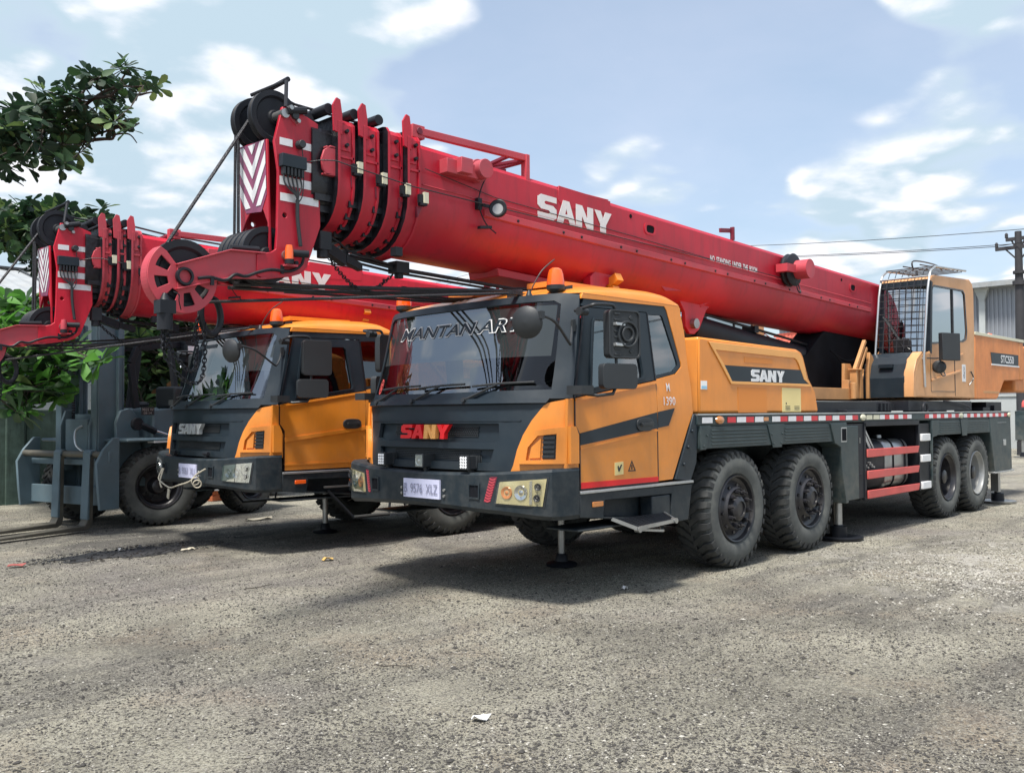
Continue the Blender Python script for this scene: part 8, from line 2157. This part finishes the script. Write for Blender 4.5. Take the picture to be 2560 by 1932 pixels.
def stems(pts, x0, y0, k=8):
    b = Vector((x0, y0, 0.0)); out = []
    ps = sorted(pts, key=lambda p: p[0])
    for i in range(k):
        p = Vector(ps[int((i+0.5)*len(ps)/k)])
        out.append([tuple(b+Vector((0.08*i, 0, 0.9))), tuple(b.lerp(p, 0.55)+Vector((0, 0, 0.5))), tuple(p-Vector((0, 0, 0.05)))])
    return out
st = stems(BR3, -3.6, 5.6, 5)
tree('almond_sapling', None, 'young tree with large bright green leaves hanging in front of the mossy wall', [(-3.6, 5.6, 0), (-3.62, 5.6, 0.5), (-3.6, 5.6, 0.95)], st,
     [(BR3, 0.30, (0.10, 0.34, 0.06, 0.0, 0.50), (5, 8)), (BR3b, 0.24, (0.7, 0.25, 0.05, 0, 0), (6, 9))], 0.07)
st = stems(BR4, 1.6, 13.4, 14)
tree('leafy_tree', None, 'dense green tree growing behind the forklift and the rear crane', [(1.6, 13.4, 0), (1.6, 13.4, 0.6), (1.65, 13.4, 1.1)], st,
     [(BR4, 0.30, (0.40, 0.42, 0.16, 0.02, 0), (7, 11))], 0.2)
# vine tips and hedge far right
hp = [(34.5+rnd.uniform(-.8, .8), rnd.uniform(-3, 3.2), rnd.uniform(1.2, 3.0)) for _ in range(80)]
t = empty('hedge', (0, 0, 0), 0, 'dark green bushes beyond the rear of the front crane at the right edge', 'hedge')
rosettes(hp, 0.5, rnd, (0.6, 0.3, 0.1, 0, 0), (6, 9)).build('crown', LM, t)
m = MB()
for k in range(7): m.tube([(34.5, -3+k, 0), (34.5, -3+k+0.2, 1.6)], 0.05, 6)
m.build('stem', 'bark', t)

# ================================================================ LITTER ON THE GROUND
mat('dry_leaf', (0.50, 0.33, 0.10), 0.7); mat('litter_paper', (0.75, 0.74, 0.72), 0.7); mat('litter_red', (0.30, 0.08, 0.07), 0.6); mat('twig_wood', (0.035, 0.028, 0.022), 0.85)
mat('wet_mud', (0.05, 0.05, 0.052), 0.4, var=0.4, vscale=5, bump=0.6, bscale=14)
def zg(x, y): return float(gheight(np.array([x]), np.array([y]))[0])
def scrap(name, x, y, r, mt, label, cat, h=0.02, seed=1, grp=None, asp=0.6, rot=0.0):
    q = random.Random(seed); n = 11; vs = [(0, 0, h)]
    for k in range(n):
        a = 6.283*k/n; rr = r*q.uniform(0.65, 1.1)
        vs.append((math.cos(a)*rr, math.sin(a)*rr*asp, q.uniform(0.0, h*1.3)))
    m = MB(); m.add(vs, [(0, 1+k, 1+(k+1) % n) for k in range(n)]); m.add([(p[0]*.97, p[1]*.97, p[2]-0.004) for p in vs], [(0, 1+(k+1) % n, 1+k) for k in range(n)])
    o = m.build(name, mt, None, flat=True); o.location = (x, y, zg(x, y)+0.006); o.rotation_euler = (0, 0, rot)
    return tag(o, label, cat, grp)
scrap('crumpled_paper', -2.455, -2.80, 0.055, 'litter_paper', 'small white crumpled scrap lying on the open dirt in the foreground', 'litter', 0.025, 2, rot=-.6)
scrap('paper_scrap', 0.90, -1.17, 0.04, 'litter_paper', 'white pebble sized scrap on the dirt in front of the jack of the near crane', 'litter', 0.03, 3)
scrap('dry_leaf', 0.08, 2.26, 0.085, 'dry_leaf', 'curled yellow leaf on the dirt between the two cranes', 'leaf', 0.03, 4)
scrap('paper_scrap', -0.62, 4.10, 0.085, 'leather_tag', 'pale flat scrap at the near edge of the wet mud patch', 'litter', 0.02, 5)
scrap('wrapper', -2.42, 4.33, 0.10, 'litter_red', 'reddish wrapper on the dirt near the left edge', 'litter', 0.03, 6)
scrap('paper_scrap', -1.2, 4.6, 0.05, 'litter_paper', 'white scrap lying in the middle of the wet mud patch', 'litter', 0.04, 7)
scrap('plastic_sheet', 1.6, 6.3, 0.30, 'leather_tag', 'pale torn plastic strip beside the forklift wheel', 'litter', 0.03, 8, asp=0.35)
scrap('plastic_sheet', 2.6, 5.2, 0.28, 'litter_red', 'reddish torn plastic under the rear crane', 'litter', 0.04, 12, asp=0.4)
for i, (x, y, L, a, lb) in enumerate(((-2.12, -1.67, 0.24, -0.9, 'thin dark curved twig lying in the foreground dirt'), (-1.29, 1.36, 0.30, 0.1, 'thin brown twig on the dirt in front of the near crane bumper'), (-0.5, -1.6, 0.2, 0.7, 'short dark twig on the dirt left of the white pebble sized scrap'))):
    m = MB(); q = random.Random(i)
    m.tube(smooth_path([(L*(k/4-.5), q.gauss(0, 0.012), 0.008+q.random()*0.01) for k in range(5)]), 0.0035, 5)
    o = m.build('twig', 'twig_wood', None); o.location = (x, y, zg(x, y)+0.003); o.rotation_euler = (0, 0, a); tag(o, lb, 'twig', 'twigs on the dirt')
# wet patch of mud and rotten leaves
q = random.Random(3)
m = MB(); n = 60
ring = [(-1.15+0.85*math.cos(6.283*k/n)*(1+0.22*math.sin(5*6.283*k/n+1)+q.gauss(0, 0.05)), 4.42+0.36*math.sin(6.283*k/n)*(1+0.2*math.sin(7*6.283*k/n)+q.gauss(0, 0.06))) for k in range(n)]
m.patch(ring, lambda x, y: (x, y, zg(x, y)+0.006), 0, [], 0.06)
tag(m.build('mud_patch', 'wet_mud', None), kind='structure')
m = MB()
for k in range(420):
    a = q.random()*6.283; r_ = q.random()**0.5
    x = -1.1+1.25*r_*math.cos(a); y = 4.42+0.5*r_*math.sin(a); s_ = q.uniform(0.006, 0.020)
    m.obox((x, y, zg(x, y)+0.008+s_*0.3), (s_*math.cos(k), s_*math.sin(k), q.gauss(0, .0025)), (-s_*.5*math.sin(k), s_*.5*math.cos(k), q.gauss(0, .0025)), (0, 0, 0.003), k % 7 == 0 and 1 or 0)
tag(m.build('rotten_leaves', ['wet_mud', 'twig_wood'], None, flat=True), 'black rotten leaves littering the wet mud patch', 'leaves', kind='stuff')
